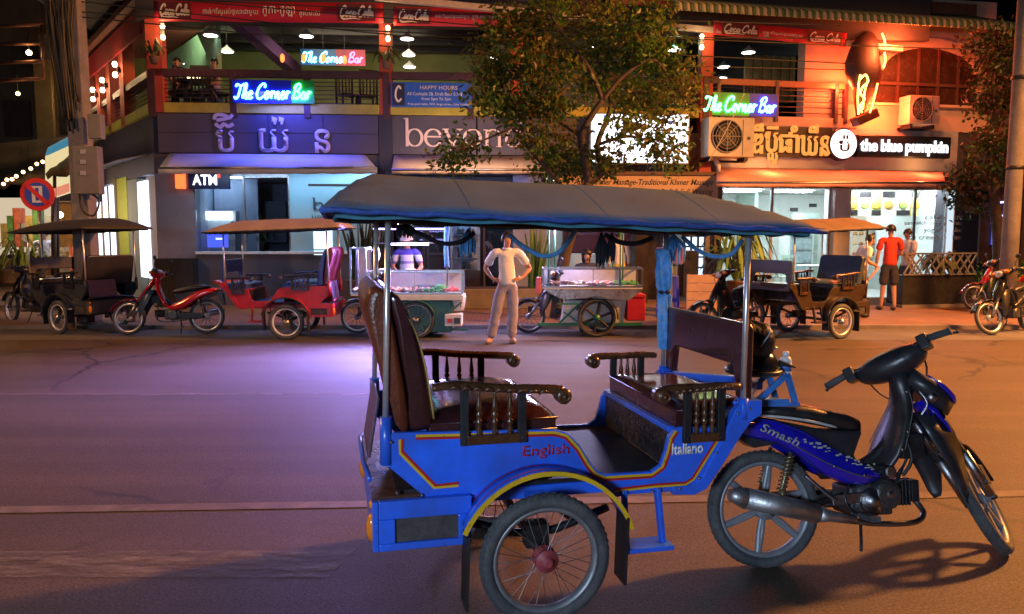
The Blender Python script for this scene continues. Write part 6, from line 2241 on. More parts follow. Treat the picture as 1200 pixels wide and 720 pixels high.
# luggage on the hitch behind the front bench
t = thing('backpack', 'black backpack lying on the helmet behind the front bench of the blue tuk-tuk', 'bag', tuk_p(1.20, -.02, 1.00), TH)
t.scale = (.66, .70, .72)
rows = []
for z, rx, ry in ((0, .11, .15), (.03, .15, .18), (.10, .16, .185), (.17, .14, .17), (.22, .09, .12), (.235, .02, .03)):
    rows.append([(rx * math.copysign(abs(math.cos(a)) ** .7, math.cos(a)), ry * math.copysign(abs(math.sin(a)) ** .7, math.sin(a)), z + .008 * math.sin(5 * a)) for a in [2 * PI * k / 24 for k in range(24)]])
BAGM = M('bag_nylon', (.014, .015, .02), .32, var=.3, scale=14, bump=.3, bscale=35)
b_ = MB().grid(rows, True, True)
b_.f.append(tuple(range(24)))
b_.s.append(False)
b_.build('bag_body', BAGM, t)
MB().tube([(-.02, -.175, .08), (.06, -.16, .17), (.10, -.06, .22)], .012, 6, sp=4, flat=.4).build('strap', M('pale_strap', (.4, .4, .42), .5), t)
MB().tube([(.15, -.12, .05), (.155, 0, .08), (.15, .12, .05)], .01, 6, sp=4).build('piping', CHROME, t)
t = thing('helmet', 'black shiny helmet lying on the hitch rack under the backpack', 'helmet', tuk_p(1.22, -.03, .89), TH)
rows = []
for k in range(8):
    a = PI / 2 * k / 7
    rows.append([(.135 * math.cos(a * .98) * math.cos(b), .12 * math.cos(a * .98) * math.sin(b), .03 + .125 * math.sin(a)) for b in [2 * PI * j / 24 for j in range(24)]])
m = MB().grid(rows, True, True)
m.f.append(tuple(range(24)))
m.s.append(False)
m.build('shell', M('helmet_black', (.012, .012, .014), .12, var=.1, coat=.9), t)
MB().lathe([(.138, .0), (.142, .012), (.138, .024)], (0, 0, .018), (0, 0, 1), 24).build('rim', BLACKP, t)
MB().prism([(.10, .06), (.19, .045), (.19, .052), (.11, .085)], -.08, .08).build('peak', BLACKP, t, .004)
t = thing('bottle', 'small white plastic bottle standing beside the helmet', 'bottle', tuk_p(1.40, -.03, .88), TH)
MB().lathe([(.028, 0), (.03, .01), (.03, .085), (.022, .10), (.013, .105)], (0, 0, 0), (0, 0, 1), 16).build('bottle_body', M('bottle_white', (.68, .70, .72), .35), t)
MB().lathe([(.016, 0), (.016, .022), (.012, .025)], (0, 0, .104), (0, 0, 1), 14).build('cap', M('bottle_white', (.68, .70, .72), .35), t)
MB().lathe([(.0306, 0), (.0306, .04)], (0, 0, .03), (0, 0, 1), 16).build('label', M('label_blue', (.05, .15, .5), .5), t)


# ================================================================ people
SKIN = M('skin', (.42, .22, .14), .5, var=.08, scale=12)
HAIR = M('black_hair', (.012, .010, .010), .45, var=.3, scale=60)


from mathutils import noise as mnoise
label_seed = []


def skinned(name, chains, mat, parent, root=0, sub=1, folds=0.0):
    """one continuous surface grown round connected joints; chains = lists of (key, (x,y,z), r)"""
    idx, vs, rs, es = {}, [], [], []
    for ch in chains:
        prev = None
        for key, p, r in ch:
            if key not in idx:
                idx[key] = len(vs)
                vs.append(p)
                rs.append(r)
            i = idx[key]
            if prev is not None and (prev, i) not in es and (i, prev) not in es:
                es.append((prev, i))
            prev = i
    me = bpy.data.meshes.new(name)
    me.from_pydata([tuple(v) for v in vs], es, [])
    o = bpy.data.objects.new(name, me)
    COL.objects.link(o)
    sk = o.modifiers.new('skin', 'SKIN')
    for i, r in enumerate(rs):
        sv = me.skin_vertices[0].data[i]
        sv.radius = (r, r)
        sv.use_root = i == root
    sk.use_smooth_shade = True
    sk.branch_smoothing = .6
    sd = o.modifiers.new('sub', 'SUBSURF')
    sd.levels = sub
    sd.render_levels = sub
    dg = bpy.context.evaluated_depsgraph_get()
    dg.update()
    nm = bpy.data.meshes.new_from_object(o.evaluated_get(dg))
    o.modifiers.clear()
    o.data = nm
    nm.name = name
    if folds:
        # creases: slanting ridges pushed in and out along the normals
        nrm = [v.normal.copy() for v in nm.vertices]
        sd_ = len(label_seed) * 3.7
        label_seed.append(0)
        for v, n_ in zip(nm.vertices, nrm):
            c = v.co
            q = mnoise.noise((c.x * 9 + c.z * 7 + sd_, c.y * 9, c.z * 13 - c.x * 8)) * .7 + mnoise.noise((c.x * 22 + sd_, c.y * 20, c.z * 16 + c.x * 14)) * .45
            v.co = c + n_ * (q * folds)
    nm.materials.clear()
    nm.materials.append(mat)
    nm.polygons.foreach_set('use_smooth', [True] * len(nm.polygons))
    o.parent = parent
    return o


def person(label, loc, rotz, H=1.7, J=None, shirt=None, pants=None, hair=HAIR, shoes=None, sleeve='short', hat=None, short=False, fingers=False, longhair=False, skirt=False, extra=None, group='people along the pavement', turn=0.0, depth=.82):
    t = thing('person', label, 'person', loc, rotz, group)
    t.scale = (H / 1.7, H / 1.7 * depth, H / 1.7)
    j = {'pel': (0, 0, .93), 'wst': (0, 0, 1.05), 'che': (0, 0, 1.26), 'nek': (0, 0, 1.45), 'hd0': (0, -.012, 1.53), 'hd': (0, -.02, 1.595), 'top': (0, -.005, 1.665)}
    for s, g in ((-1, 'l'), (1, 'r')):
        j['sh' + g] = (s * .175, 0, 1.39)
        j['el' + g] = (s * .23, .02, 1.12)
        j['wr' + g] = (s * .24, -.05, .88)
        j['ha' + g] = (s * .235, -.07, .80)
        j['hi' + g] = (s * .085, 0, .88)
        j['kn' + g] = (s * .10, -.015, .49)
        j['an' + g] = (s * .105, .01, .085)
        j['to' + g] = (s * .115, -.13, .035)
    if J:
        j.update(J)
    V = {k: Vector(v) for k, v in j.items()}
    ch = [[('pel', V['pel'], .115), ('wst', V['wst'], .105), ('che', V['che'], .115), ('nk0', V['che'].lerp(V['nek'], .72), .075), ('nek', V['nek'], .046), ('hd0', V['hd0'], .066), ('hd', V['hd'], .080), ('top', V['top'], .055)]]
    for g in 'lr':
        a = [('nk0', None, 0), ('sh' + g, V['sh' + g], .056), ('ua' + g, V['sh' + g].lerp(V['el' + g], .5), .044), ('el' + g, V['el' + g], .040), ('fa' + g, V['el' + g].lerp(V['wr' + g], .35), .041), ('wr' + g, V['wr' + g], .024), ('pm' + g, V['wr' + g].lerp(V['ha' + g], .6), .030)]
        hd = V['ha' + g] - V['wr' + g]
        if not fingers:
            a.append(('ha' + g, V['ha' + g] + hd * .3, .018))
        ch.append(a)
        if fingers:
            side = hd.cross(Vector((0, 1, 0)))
            if side.length < 1e-4:
                side = Vector((1, 0, 0))
            side.normalize()
            k0 = V['wr' + g].lerp(V['ha' + g], .6)
            for n, (o_, L) in enumerate(((-.024, .068), (-.008, .078), (.008, .074), (.024, .058))):
                b = k0 + hd.normalized() * .03 + side * o_
                m = b + hd.normalized() * L * .5 + Vector((0, .006, 0))
                e = b + hd.normalized() * L + Vector((0, .022, 0))
                ch.append([('pm' + g, None, 0), ('f%s%da' % (g, n), b, .010), ('f%s%db' % (g, n), m, .0085), ('f%s%dc' % (g, n), e, .007)])
            b = V['wr' + g].lerp(V['ha' + g], .35) - side * .034
            ch.append([('pm' + g, None, 0), ('th%sa' % g, b, .011), ('th%sb' % g, b - side * .022 + hd.normalized() * .03, .009)])
        ch.append([('pel', None, 0), ('hi' + g, V['hi' + g], .085), ('tg' + g, V['hi' + g].lerp(V['kn' + g], .45), .072), ('kn' + g, V['kn' + g], .052), ('cf' + g, V['kn' + g].lerp(V['an' + g], .3), .05), ('an' + g, V['an' + g], .034), ('to' + g, V['to' + g], .028)])
    # nose and chin give the head a face
    f = (V['hd'] - Vector((0, 0, .02)))
    fd = Vector((math.sin(turn), -math.cos(turn), 0))
    ch.append([('hd0', None, 0), ('chin', V['hd0'] + fd * .05 + Vector((0, 0, -.012)), .026)])
    skinned('body', ch, extra or SKIN, t, sub=2 if fingers else 1)
    if True:
        n = MB()
        hc = V['hd']
        n.ball(hc + fd * .092 + Vector((0, 0, -.018)), (.014, .016, .024), 8, 6)
        n.build('nose', extra or SKIN, t)
        r_ = Vector((-fd.y, fd.x, 0))
        for s in (-1, 1):
            MB().ball(hc + fd * .082 + r_ * (s * .033) + Vector((0, 0, .008)), (.012, .008, .007), 8, 5).build('eye', HAIR, t)
            MB().ball(hc + r_ * (s * .086) + Vector((0, .01, -.012)), (.014, .022, .032), 8, 6).build('ear', extra or SKIN, t)
        MB().ball(hc + fd * .080 + Vector((0, 0, -.052)), (.026, .010, .007), 8, 5).build('mouth', M('lips', (.30, .10, .08), .5), t)
    # hair cap
    hb = MB()
    rows = []
    for k in range(8):
        a = PI * k / 7 * .62
        fr_ = lambda b: max(0, math.cos(b) * fd.x + math.sin(b) * fd.y)
        rows.append([(V['hd'].x + (.094 * math.sin(a * (1 - .45 * fr_(b)))) * math.cos(b), V['hd'].y + .012 + (.104 * math.sin(a * (1 - .45 * fr_(b)))) * math.sin(b), V['hd'].z + .012 + .104 * math.cos(a * (1 - .45 * fr_(b)))) for b in [2 * PI * q / 20 for q in range(20)]])
    hb.grid(rows, True, True)
    if longhair:
        hb.tube([V['hd'] + Vector((0, .05, .03)), V['hd'] + Vector((0, .09, -.08)), V['nek'] + Vector((0, .10, -.10))], [.08, .085, .05], 10, sp=4)
    hb.build('hair', hair, t)
    if hat:
        m = MB()
        rows = []
        for k in range(7):
            a = PI / 2 * k / 6
            rows.append([(V['hd'].x + .112 * math.cos(a) * math.cos(b), V['hd'].y + .012 + .120 * math.cos(a) * math.sin(b), V['hd'].z + .04 + .105 * math.sin(a)) for b in [2 * PI * q / 22 for q in range(22)]])
        m.grid(rows, True, True)
        r_ = Vector((-fd.y, fd.x, 0))
        c = V['hd'] + Vector((0, .012, .045))
        g = []
        for q in (-1, -.6, 0, .6, 1):
            g.append([c + fd * (.10 * math.sqrt(max(0, 1 - q * q * .7))) + r_ * q * .085, c + fd * (.10 + .085 * math.sqrt(max(0, 1 - q * q))) + r_ * q * .08 + Vector((0, 0, -.02))])
        m.grid(g)
        o = m.build('cap', hat, t)
        q = o.modifiers.new('thick', 'SOLIDIFY')
        q.thickness = .004
    # clothes
    if shirt:
        sc = [[('hem', V['pel'] + Vector((0, 0, -.06)), .150), ('pel', V['pel'] + Vector((0, 0, .02)), .142), ('wst', V['wst'], .140), ('che', V['che'], .148), ('nk0', V['che'].lerp(V['nek'], .70), .09), ('nk1', V['che'].lerp(V['nek'], .93), .056)]]
        for g in 'lr':
            a = [('nk0', None, 0), ('sh' + g, V['sh' + g], .074), ('ua' + g, V['sh' + g].lerp(V['el' + g], .45), .068), ('sl' + g, V['sh' + g].lerp(V['el' + g], .78), .070)]
            if sleeve == 'long':
                a += [('el' + g, V['el' + g], .05), ('wr' + g, V['el' + g].lerp(V['wr' + g], .9), .036)]
            sc.append(a)
        so = skinned('shirt', sc, shirt, t, sub=2, folds=.016)
        col = MB().lathe([(.062, 0), (.070, .012), (.058, .032)], V['che'].lerp(V['nek'], .88), V['nek'] - V['che'], 16)
        col.build('collar', shirt, so)
    if pants and not skirt:
        pc = [[('wb', V['pel'] + Vector((0, 0, .06)), .125), ('pel', V['pel'] + Vector((0, 0, -.01)), .128)]]
        for g in 'lr':
            kn, an = V['kn' + g], V['an' + g]
            a = [('pel', None, 0), ('hi' + g, V['hi' + g] + Vector((0, 0, -.03)), .104), ('tg' + g, V['hi' + g].lerp(kn, .5), .100), ('kn' + g, kn, .088)]
            if not short:
                a += [('cf' + g, kn.lerp(an, .5), .086), ('an' + g, an + Vector((0, 0, -.005)), .084)]
            pc.append(a)
        skinned('trousers', pc, pants, t, sub=2, folds=.018)
    if skirt:
        m = MB()
        rows = []
        for z, r in ((.98, .13), (.9, .16), (.6, .20), (.25, .23), (.2, .22)):
            rows.append([(V['pel'].x + r * math.cos(b) * (1 + .05 * math.sin(6 * b)), V['pel'].y + r * .8 * math.sin(b), z) for b in [2 * PI * q / 24 for q in range(24)]])
        m.grid(rows, True, True)
        m.build('skirt', pants, t)
    if shoes:
        for g in 'lr':
            a, b = V['an' + g], V['to' + g]
            c = a.lerp(b, .52)
            d = (b - a)
            ang = math.atan2(d.y, d.x)
            MB().ball((c.x, c.y, min(a.z, b.z) + .01), (.125, .048, .045), 12, 7, Matrix.Rotation(ang, 3, 'Z')).build('shoe', shoes, t)
    return t


WS = M('white_shirt', (.78, .76, .78), .8, var=.08, scale=3, bump=.7, bscale=8)
# the standing man, hands on hips, weight on one leg
p = at(589, 402, 11.25)
person('man in white polo shirt and grey trousers standing hands on hips by the road', (p.x + .05, 11.25, .0), rad(8), 1.64, {
    'pel': (.02, 0, .93), 'wst': (.02, 0, 1.05), 'che': (.0, .01, 1.27), 'nek': (.01, -.01, 1.45), 'hd0': (.02, -.03, 1.53), 'hd': (.02, -.035, 1.595), 'top': (.02, -.02, 1.665),
    'shl': (-.185, 0, 1.385), 'ell': (-.305, .12, 1.14), 'wrl': (-.215, -.03, 1.0), 'hal': (-.14, -.10, .97),
    'shr': (.19, 0, 1.385), 'elr': (.385, .10, 1.14), 'wrr': (.235, -.04, 1.0), 'har': (.15, -.11, .98),
    'hil': (-.07, 0, .88), 'knl': (-.15, -.03, .50), 'anl': (-.235, .03, .085), 'tol': (-.30, -.10, .035),
    'hir': (.10, 0, .88), 'knr': (.10, -.02, .49), 'anr': (.085, 0, .085), 'tor': (.11, -.14, .035)},
    shirt=WS, pants=M('grey_trousers', (.28, .26, .35), .8, var=.15, scale=5, bump=.7, bscale=9), shoes=M('tan_sandal', (.35, .24, .18), .6), fingers=True, turn=-.2)
# vendor behind the blue-lit cart
BS = M('striped_jersey', (.05, .05, .40), .8, var=.05)
nt = BS.node_tree
tc = nt.nodes.new('ShaderNodeTexCoord')
sx = nt.nodes.new('ShaderNodeSeparateXYZ')
cr = nt.nodes.new('ShaderNodeValToRGB')
cr.color_ramp.interpolation = 'CONSTANT'
els = cr.color_ramp.elements
els[0].position, els[0].color = 0, (.05, .05, .42, 1)
els[1].position, els[1].color = .62, (.55, .55, .60, 1)
e = els.new(.70); e.color = (.18, .18, .35, 1)
e = els.new(.73); e.color = (.55, .55, .60, 1)
e = els.new(.79); e.color = (.05, .05, .42, 1)
mm = nt.nodes.new('ShaderNodeMath')
mm.operation = 'DIVIDE'
mm.inputs[1].default_value = 1.7
nt.links.new(tc.outputs['Object'], sx.inputs[0])
nt.links.new(sx.outputs['Z'], mm.inputs[0])
nt.links.new(mm.outputs[0], cr.inputs[0])
nt.links.new(cr.outputs[0], nt.nodes['Principled BSDF'].inputs['Base Color'])
person('vendor in a white cap and blue striped jersey behind the blue-lit food cart', (at(478, 380, 12.62).x, 12.62, .0), rad(5), 1.60, {
    'hd0': (.0, -.04, 1.50), 'hd': (.0, -.06, 1.565), 'top': (0, -.05, 1.63), 'ell': (-.25, -.02, 1.13), 'wrl': (-.16, -.22, 1.05), 'hal': (-.12, -.29, 1.04), 'elr': (.25, -.02, 1.13), 'wrr': (.16, -.22, 1.05), 'har': (.12, -.29, 1.04)},
    shirt=BS, pants=M('dark_trousers', (.03, .03, .04), .8), shoes=BLACKP, hat=M('white_cap', (.62, .60, .60), .8), turn=-.3)
# woman behind the silver cart
person('woman in a dark top with long dark hair sitting behind the silver food cart', (at(687, 380, 12.95).x, 12.95, -.20), rad(0), 1.55, {
    'elr': (.2, -.05, 1.12), 'wrr': (.08, -.2, 1.2), 'har': (.03, -.16, 1.32), 'hd': (-.01, -.05, 1.595),
    'knl': (-.12, -.40, .84), 'anl': (-.12, -.38, .30), 'tol': (-.12, -.5, .26), 'knr': (.12, -.40, .84), 'anr': (.12, -.38, .30), 'tor': (.12, -.5, .26)},
    shirt=M('dark_top', (.03, .03, .06), .8), pants=M('dark_trousers', (.03, .03, .04), .8), shoes=BLACKP, longhair=True, sleeve='long')
SK2 = M('rainbow_skirt', (.35, .45, .10), .8, var=.9, scale=5)
nt = SK2.node_tree
cr = nt.nodes.new('ShaderNodeValToRGB')
cr.color_ramp.elements[0].color = (.05, .45, .12, 1)
cr.color_ramp.elements[0].position = .35
cr.color_ramp.elements[1].color = (.65, .10, .25, 1)
cr.color_ramp.elements[1].position = .65
e = cr.color_ramp.elements.new(.5); e.color = (.75, .55, .05, 1)
nz = [n for n in nt.nodes if n.type == 'TEX_NOISE'][0]
nt.links.new(nz.outputs['Fac'], cr.inputs[0])
nt.links.new(cr.outputs[0], nt.nodes['Principled BSDF'].inputs['Base Color'])
person('person in white shirt and multicoloured skirt standing inside the bright massage shop', A.p(S(726, .2), .2, GZ) , rad(180), 1.62, shirt=WS, pants=SK2, skirt=True, shoes=BLACKP, sleeve='long')
# three at the right tuk-tuk
PINKSH = M('pale_pink_shirt', (.72, .66, .64), .8, var=.1, bump=.6, bscale=9)
person('man in a red shirt and dark shorts seen from behind beside the brown tuk-tuk', (at(1040, 366, 15.6).x, 15.6, GZ), rad(172), 1.74, {
    'ell': (-.23, -.06, 1.13), 'wrl': (-.12, -.26, 1.05), 'hal': (-.08, -.33, 1.05), 'anl': (-.11, .06, .085), 'anr': (.12, -.04, .085), 'tor': (.15, -.17, .035)},
    shirt=M('red_shirt', (.50, .035, .02), .8, var=.12, bump=.25, bscale=14), pants=M('dark_shorts', (.025, .025, .035), .8), short=True, shoes=M('flipflop', (.06, .03, .02), .7))
person('slim person in a pale shirt and grey shorts facing the man in red', (at(1060, 357, 16.6).x, 16.6, GZ), rad(-60), 1.66, {
    'elr': (.2, -.1, 1.14), 'wrr': (.12, -.3, 1.15)}, shirt=PINKSH, pants=M('grey_shorts', (.08, .08, .09), .8), short=True, shoes=BLACKP)
person('person in a pale pink shirt leaning on the seat of the brown tuk-tuk', (at(1012, 372, 13.9).x + .1, 14.3, GZ), rad(95), 1.60, {
    'nek': (0, -.12, 1.40), 'che': (0, -.06, 1.23), 'hd0': (0, -.18, 1.46), 'hd': (0, -.20, 1.53), 'top': (0, -.19, 1.60), 'shl': (-.17, -.09, 1.34), 'shr': (.17, -.09, 1.34), 'wrl': (-.2, -.3, 1.0), 'wrr': (.2, -.3, 1.0)},
    shirt=PINKSH, pants=M('grey_shorts', (.08, .08, .09), .8), shoes=BLACKP)
person('man in a white t-shirt walking in the lit alley behind the black tuk-tuk', (at(54, 330, 17.5).x, 17.5, .05), rad(20), 1.66, shirt=WS, pants=M('dark_trousers', (.03, .03, .04), .8), shoes=BLACKP)
# guests seated at the balcony
for u, l, sh, rz in ((214, 'guest in a cream shirt seated at the left end of the balcony', M('cream_shirt', (.55, .47, .36), .8, var=.1), 70), (258, 'guest in a pale top seated beside the blue neon sign on the balcony', M('lilac_top', (.50, .42, .45), .8, var=.1), -60)):
    sit = {'knl': (-.12, -.42, .92), 'anl': (-.12, -.42, .48), 'tol': (-.12, -.55, .44), 'knr': (.12, -.42, .92), 'anr': (.12, -.42, .48), 'tor': (.12, -.55, .44), 'wrl': (-.18, -.25, 1.05), 'wrr': (.18, -.25, 1.05)}
    person(l, A.p(S(u, .9), .9, Z(127) - .40), A.a + rad(rz), 1.62, sit, shirt=sh, pants=M('dark_trousers', (.03, .03, .04), .8), shoes=BLACKP, group='guests on the balcony')


def chair(label, F, u, d, zf, rz, wood=None, group='dark wooden chairs on the balcony'):
    DARKSHOP = wood or MATS['dark_timber']
    s = F.hit(u, 250, d)[0]
    t = thing('chair', label, 'chair', F.p(s, d, zf), F.a + rad(rz), group)
    MB().b(-.21, .21, -.21, .21, .43, .46).build('seat', DARKSHOP, t, .01)
    for sx_ in (-.19, .19):
        for sy in (-.19, .19):
            MB().b(sx_ - .02, sx_ + .02, sy - .02, sy + .02, 0, .429 if sy < 0 else .98).build('leg', DARKSHOP, t) if False else MB().b(sx_ - .02, sx_ + .02, sy - .02, sy + .02, 0, .429).build('leg', DARKSHOP, t)
    m = MB().b(-.21, -.17, .17, .21, .461, 1.0).b(.17, .21, .17, .21, .461, 1.0).b(-.169, .169, .175, .205, .92, 1.0)
    for k in range(4):
        m.b(-.12 + k * .08 - .015, -.12 + k * .08 + .015, .18, .2, .461, .919)
    m.build('backrest', DARKSHOP, t)


zf = Z(127)
for u, d, rz, l in ((209, .85, 250, 'dark chair under the guest in the cream shirt'), (228, 1.0, 90, 'dark chair left of the balcony table'), (244, .8, 180, 'dark chair in front of the balcony table'), (262, .95, 120, 'dark chair under the guest in the pale top'), (410, .9, 30, 'dark chair right of the blue neon sign'), (432, 1.0, 200, 'dark chair beside the second pillar'), (880, 1.0, 150, 'dark chair on the cafe side of the balcony')):
    chair(l, A if u < 800 else B, u, d, zf if u < 800 else ZB(139), rz)
tb = thing('table', 'dark balcony table with lit candle glasses between the two guests', 'table', A.p(S(236, 1.1), 1.1, zf), A.a, None)
MB().b(-.40, .40, -.35, .35, .71, .75).build('tabletop', DARKSHOP, tb, .01)
for sx_ in (-.35, .35):
    for sy in (-.3, .3):
        MB().b(sx_ - .025, sx_ + .025, sy - .025, sy + .025, 0, .709).build('leg', DARKSHOP, tb)
for k, (x, y) in enumerate(((-.1, -.2), (.0, -.22), (.08, -.1))):
    g = thing('candle_glass', ('leftmost', 'middle', 'rightmost')[k] + ' small lit candle glass on the balcony table', 'candle', A.p(S(236, 1.1) + x, 1.1 + y, zf + .752), A.a, 'candle glasses on the balcony table')
    MB().lathe([(.03, 0), (.035, .07)], (0, 0, 0), (0, 0, 1), 10).build('glass', GLOW('candle', (1, .75, .45), 5), g)

# pale tables and chairs in the cafe
PG = M('pale_green_seat', (.45, .58, .48), .5, var=.1)
for k, (u, d) in enumerate(((900, 1.3), (952, 1.5), (1090, 1.2))):
    tb = thing('cafe_table', ('white round cafe table inside the left cafe window', 'white round cafe table beside the white pillar inside the cafe', 'white round cafe table behind the lattice planter')[k], 'table', B.p(SB(u, d), d, GZ + .02), B.a, 'round tables in the cafe')
    MB().lathe([(.34, .70), (.36, .715), (.36, .73), (.34, .74)], (0, 0, 0), (0, 0, 1), 24).build('tabletop', CAFEW, tb)
    MB().lathe([(.22, 0), (.2, .02), (.03, .04), (.03, .70)], (0, 0, 0), (0, 0, 1), 14).build('pedestal', STEEL, tb)
    for s_ in (-1, 1):
        chair(('pale green chair %s of the cafe table ' % ('left', 'right')[(s_ + 1) // 2]) + ('in the left window', 'beside the white pillar', 'behind the lattice planter')[k], B, u + s_ * 21, d + .1, GZ + .02, 90 * s_ + 180 if s_ > 0 else -90 + 180, PG, 'pale green cafe chairs')
fg = thing('display_fridge', 'tall white display fridge standing at the back of the cafe', 'fridge', B.p(SB(940, 3.0), 3.0, GZ + .02), B.a)
MB().b(-.4, .4, 0, .5, 0, 1.9).build('cabinet', CAFEW, fg, .02)
MB().b(-.33, .33, -.012, -.001, .2, 1.75).build('door', M('fridge_door', (.35, .45, .48), .15, var=.3, scale=6), fg)
for k in range(4):
    MB().b(-.32, .32, -.02, -.013, .35 + k * .36, .38 + k * .36).build('shelf', STEEL, fg)


# ================================================================ trees
def tree(name, label, cat, base, limbs, clumps, leafmats, n_per, leaf, bark, seed, group=None):
    t = thing(name, label, cat, base, 0, group)
    m = MB()
    for pts, r in limbs:
        m.tube(pts, r, 9, sp=5)
    m.build('trunk', bark, t)
    rng = random.Random(seed)
    ms = [MB() for _ in leafmats]
    tw = MB()
    for ci, (c, R, dens) in enumerate(clumps):
        c = Vector(c)
        # several sprays per clump, so gaps stay open between them
        for s in range(max(3, int(7 * dens))):
            d = Vector((rng.gauss(0, 1), rng.gauss(0, 1), rng.gauss(0, .8)))
            d.normalize()
            q = c + Vector((d.x * R[0], d.y * R[1], d.z * R[2])) * (rng.random() ** .5)
            tw.tube([c + (q - c) * .1, (c + q) / 2 + Vector((0, 0, .03)), q], [.012, .008, .003], 4, False)
            mi = rng.randrange(len(leafmats))
            for k in range(int(n_per * (.6 + .8 * rng.random()))):
                w = q + Vector((rng.gauss(0, .20), rng.gauss(0, .20), rng.gauss(-.04, .15)))
                L = leaf * (.6 + .7 * rng.random())
                a = Vector((rng.gauss(0, 1), rng.gauss(0, 1), rng.gauss(-.7, .6))).normalized()
                b = a.cross(Vector((rng.gauss(0, 1), rng.gauss(0, 1), rng.gauss(0, 1)))).normalized() * L * .28
                nn = a.cross(b).normalized() * L * .1
                mm_ = mi if rng.random() < .75 else rng.randrange(len(leafmats))
                ms[mm_].add([w, w + a * L * .45 + b + nn, w + a * L, w + a * L * .45 - b + nn, w + a * L * .5], [(0, 1, 4), (1, 2, 4), (2, 3, 4), (3, 0, 4)])
    for mb, lm in zip(ms, leafmats):
        mb.build('crown', lm, t, fix=False, kind='stuff')
    tw.build('twig', bark, t, kind='stuff')
    return t


def leafm(name, c):
    """thin leaf: reflects and lets light through"""
    m = M(name, c, .45, var=.45, scale=2.5)
    nt = m.node_tree
    p = nt.nodes['Principled BSDF']
    tl = nt.nodes.new('ShaderNodeBsdfTranslucent')
    src = p.inputs['Base Color'].links[0].from_socket
    br = nt.nodes.new('ShaderNodeHueSaturation')
    br.inputs['Value'].default_value = 1.8
    nt.links.new(src, br.inputs['Color'])
    nt.links.new(br.outputs[0], tl.inputs[0])
    mx = nt.nodes.new('ShaderNodeMixShader')
    mx.inputs[0].default_value = .45
    nt.links.new(p.outputs[0], mx.inputs[1])
    nt.links.new(tl.outputs[0], mx.inputs[2])
    nt.links.new(mx.outputs[0], [n for n in nt.nodes if n.type == 'OUTPUT_MATERIAL'][0].inputs[0])
    return m


LG = [leafm('leaf_green', (.060, .135, .016)), leafm('leaf_olive', (.11, .125, .016)), leafm('leaf_brown', (.105, .08, .016)), leafm('leaf_dark', (.026, .06, .012))]
BARK = M('tree_bark', (.055, .038, .028), .85, var=.4, scale=5, bump=.6, bscale=22)
TY = 14.2
def tp(u, v, dy=0.0):
    q = at(u, v, TY + dy)
    return q
base = tp(652, 350)
base.z = GZ
rel = lambda u, v, dy=0.0: tuple(tp(u, v, dy) - base)
limbs = [([(0, 0, 0), rel(662, 300), rel(676, 255), rel(690, 215)], [.13, .11, .10, .09]),
         ([rel(690, 215), rel(686, 190), rel(682, 160), rel(694, 135), rel(706, 118)], [.085, .075, .07, .06, .05]),
         ([rel(690, 215), rel(706, 200, .2), rel(700, 170, .3), rel(716, 120, .4), rel(700, 70, .4)], [.07, .06, .055, .045, .03]),
         ([rel(676, 255), rel(655, 215), rel(625, 180, -.3), rel(600, 150, -.4)], [.06, .05, .04, .02]),
         ([rel(706, 118), rel(730, 90), rel(765, 70), rel(790, 100)], [.045, .035, .03, .015]),
         ([rel(706, 118), rel(690, 80), rel(660, 40), rel(640, 10)], [.045, .035, .03, .02]),
         ([rel(682, 160), rel(640, 130, .2), rel(610, 90, .2), rel(590, 50, .2)], [.05, .04, .03, .015]),
         ([rel(700, 170, .3), rel(735, 160, .1), rel(765, 165, 0), rel(790, 150, 0)], [.035, .03, .02, .01]),
         ([rel(600, 150, -.4), rel(565, 165, -.5), rel(530, 178, -.6)], [.02, .015, .008])]
cl_ = []
for u, v, r, d in ((605, 30, 36, 1), (640, 15, 42, 1), (690, 20, 42, 1), (740, 15, 38, .8), (772, 45, 32, .7), (592, 80, 28, .9), (628, 72, 38, 1.1), (672, 68, 42, 1.1), (715, 62, 36, .9), (755, 85, 34, .8), (786, 80, 22, .6), (612, 120, 26, .9), (648, 118, 34, 1.1), (688, 100, 26, .7), (738, 118, 28, .6), (775, 122, 26, .6), (798, 112, 18, .5),
                   (626, 158, 22, .7), (655, 172, 24, .8), (590, 118, 14, .4), (676, 196, 15, .4), (738, 146, 12, .2), (770, 156, 15, .3), (783, 178, 9, .25), (640, 200, 12, .35), (568, 112, 10, .35), (548, 172, 9, .35), (526, 181, 7, .3), (716, 186, 10, .3), (572, 55, 13, .4)):
    rr = r / 900 * TY
    cl_.append((rel(u, v, random.Random(u * 7 + v).uniform(-.8, .8)), (rr, rr * .9, rr * .8), d))
tree('street_tree', 'leafy street tree in front of the pale pink lettering and the lit billboard', 'tree', base, limbs, cl_, LG, 92, .118, BARK, 21)
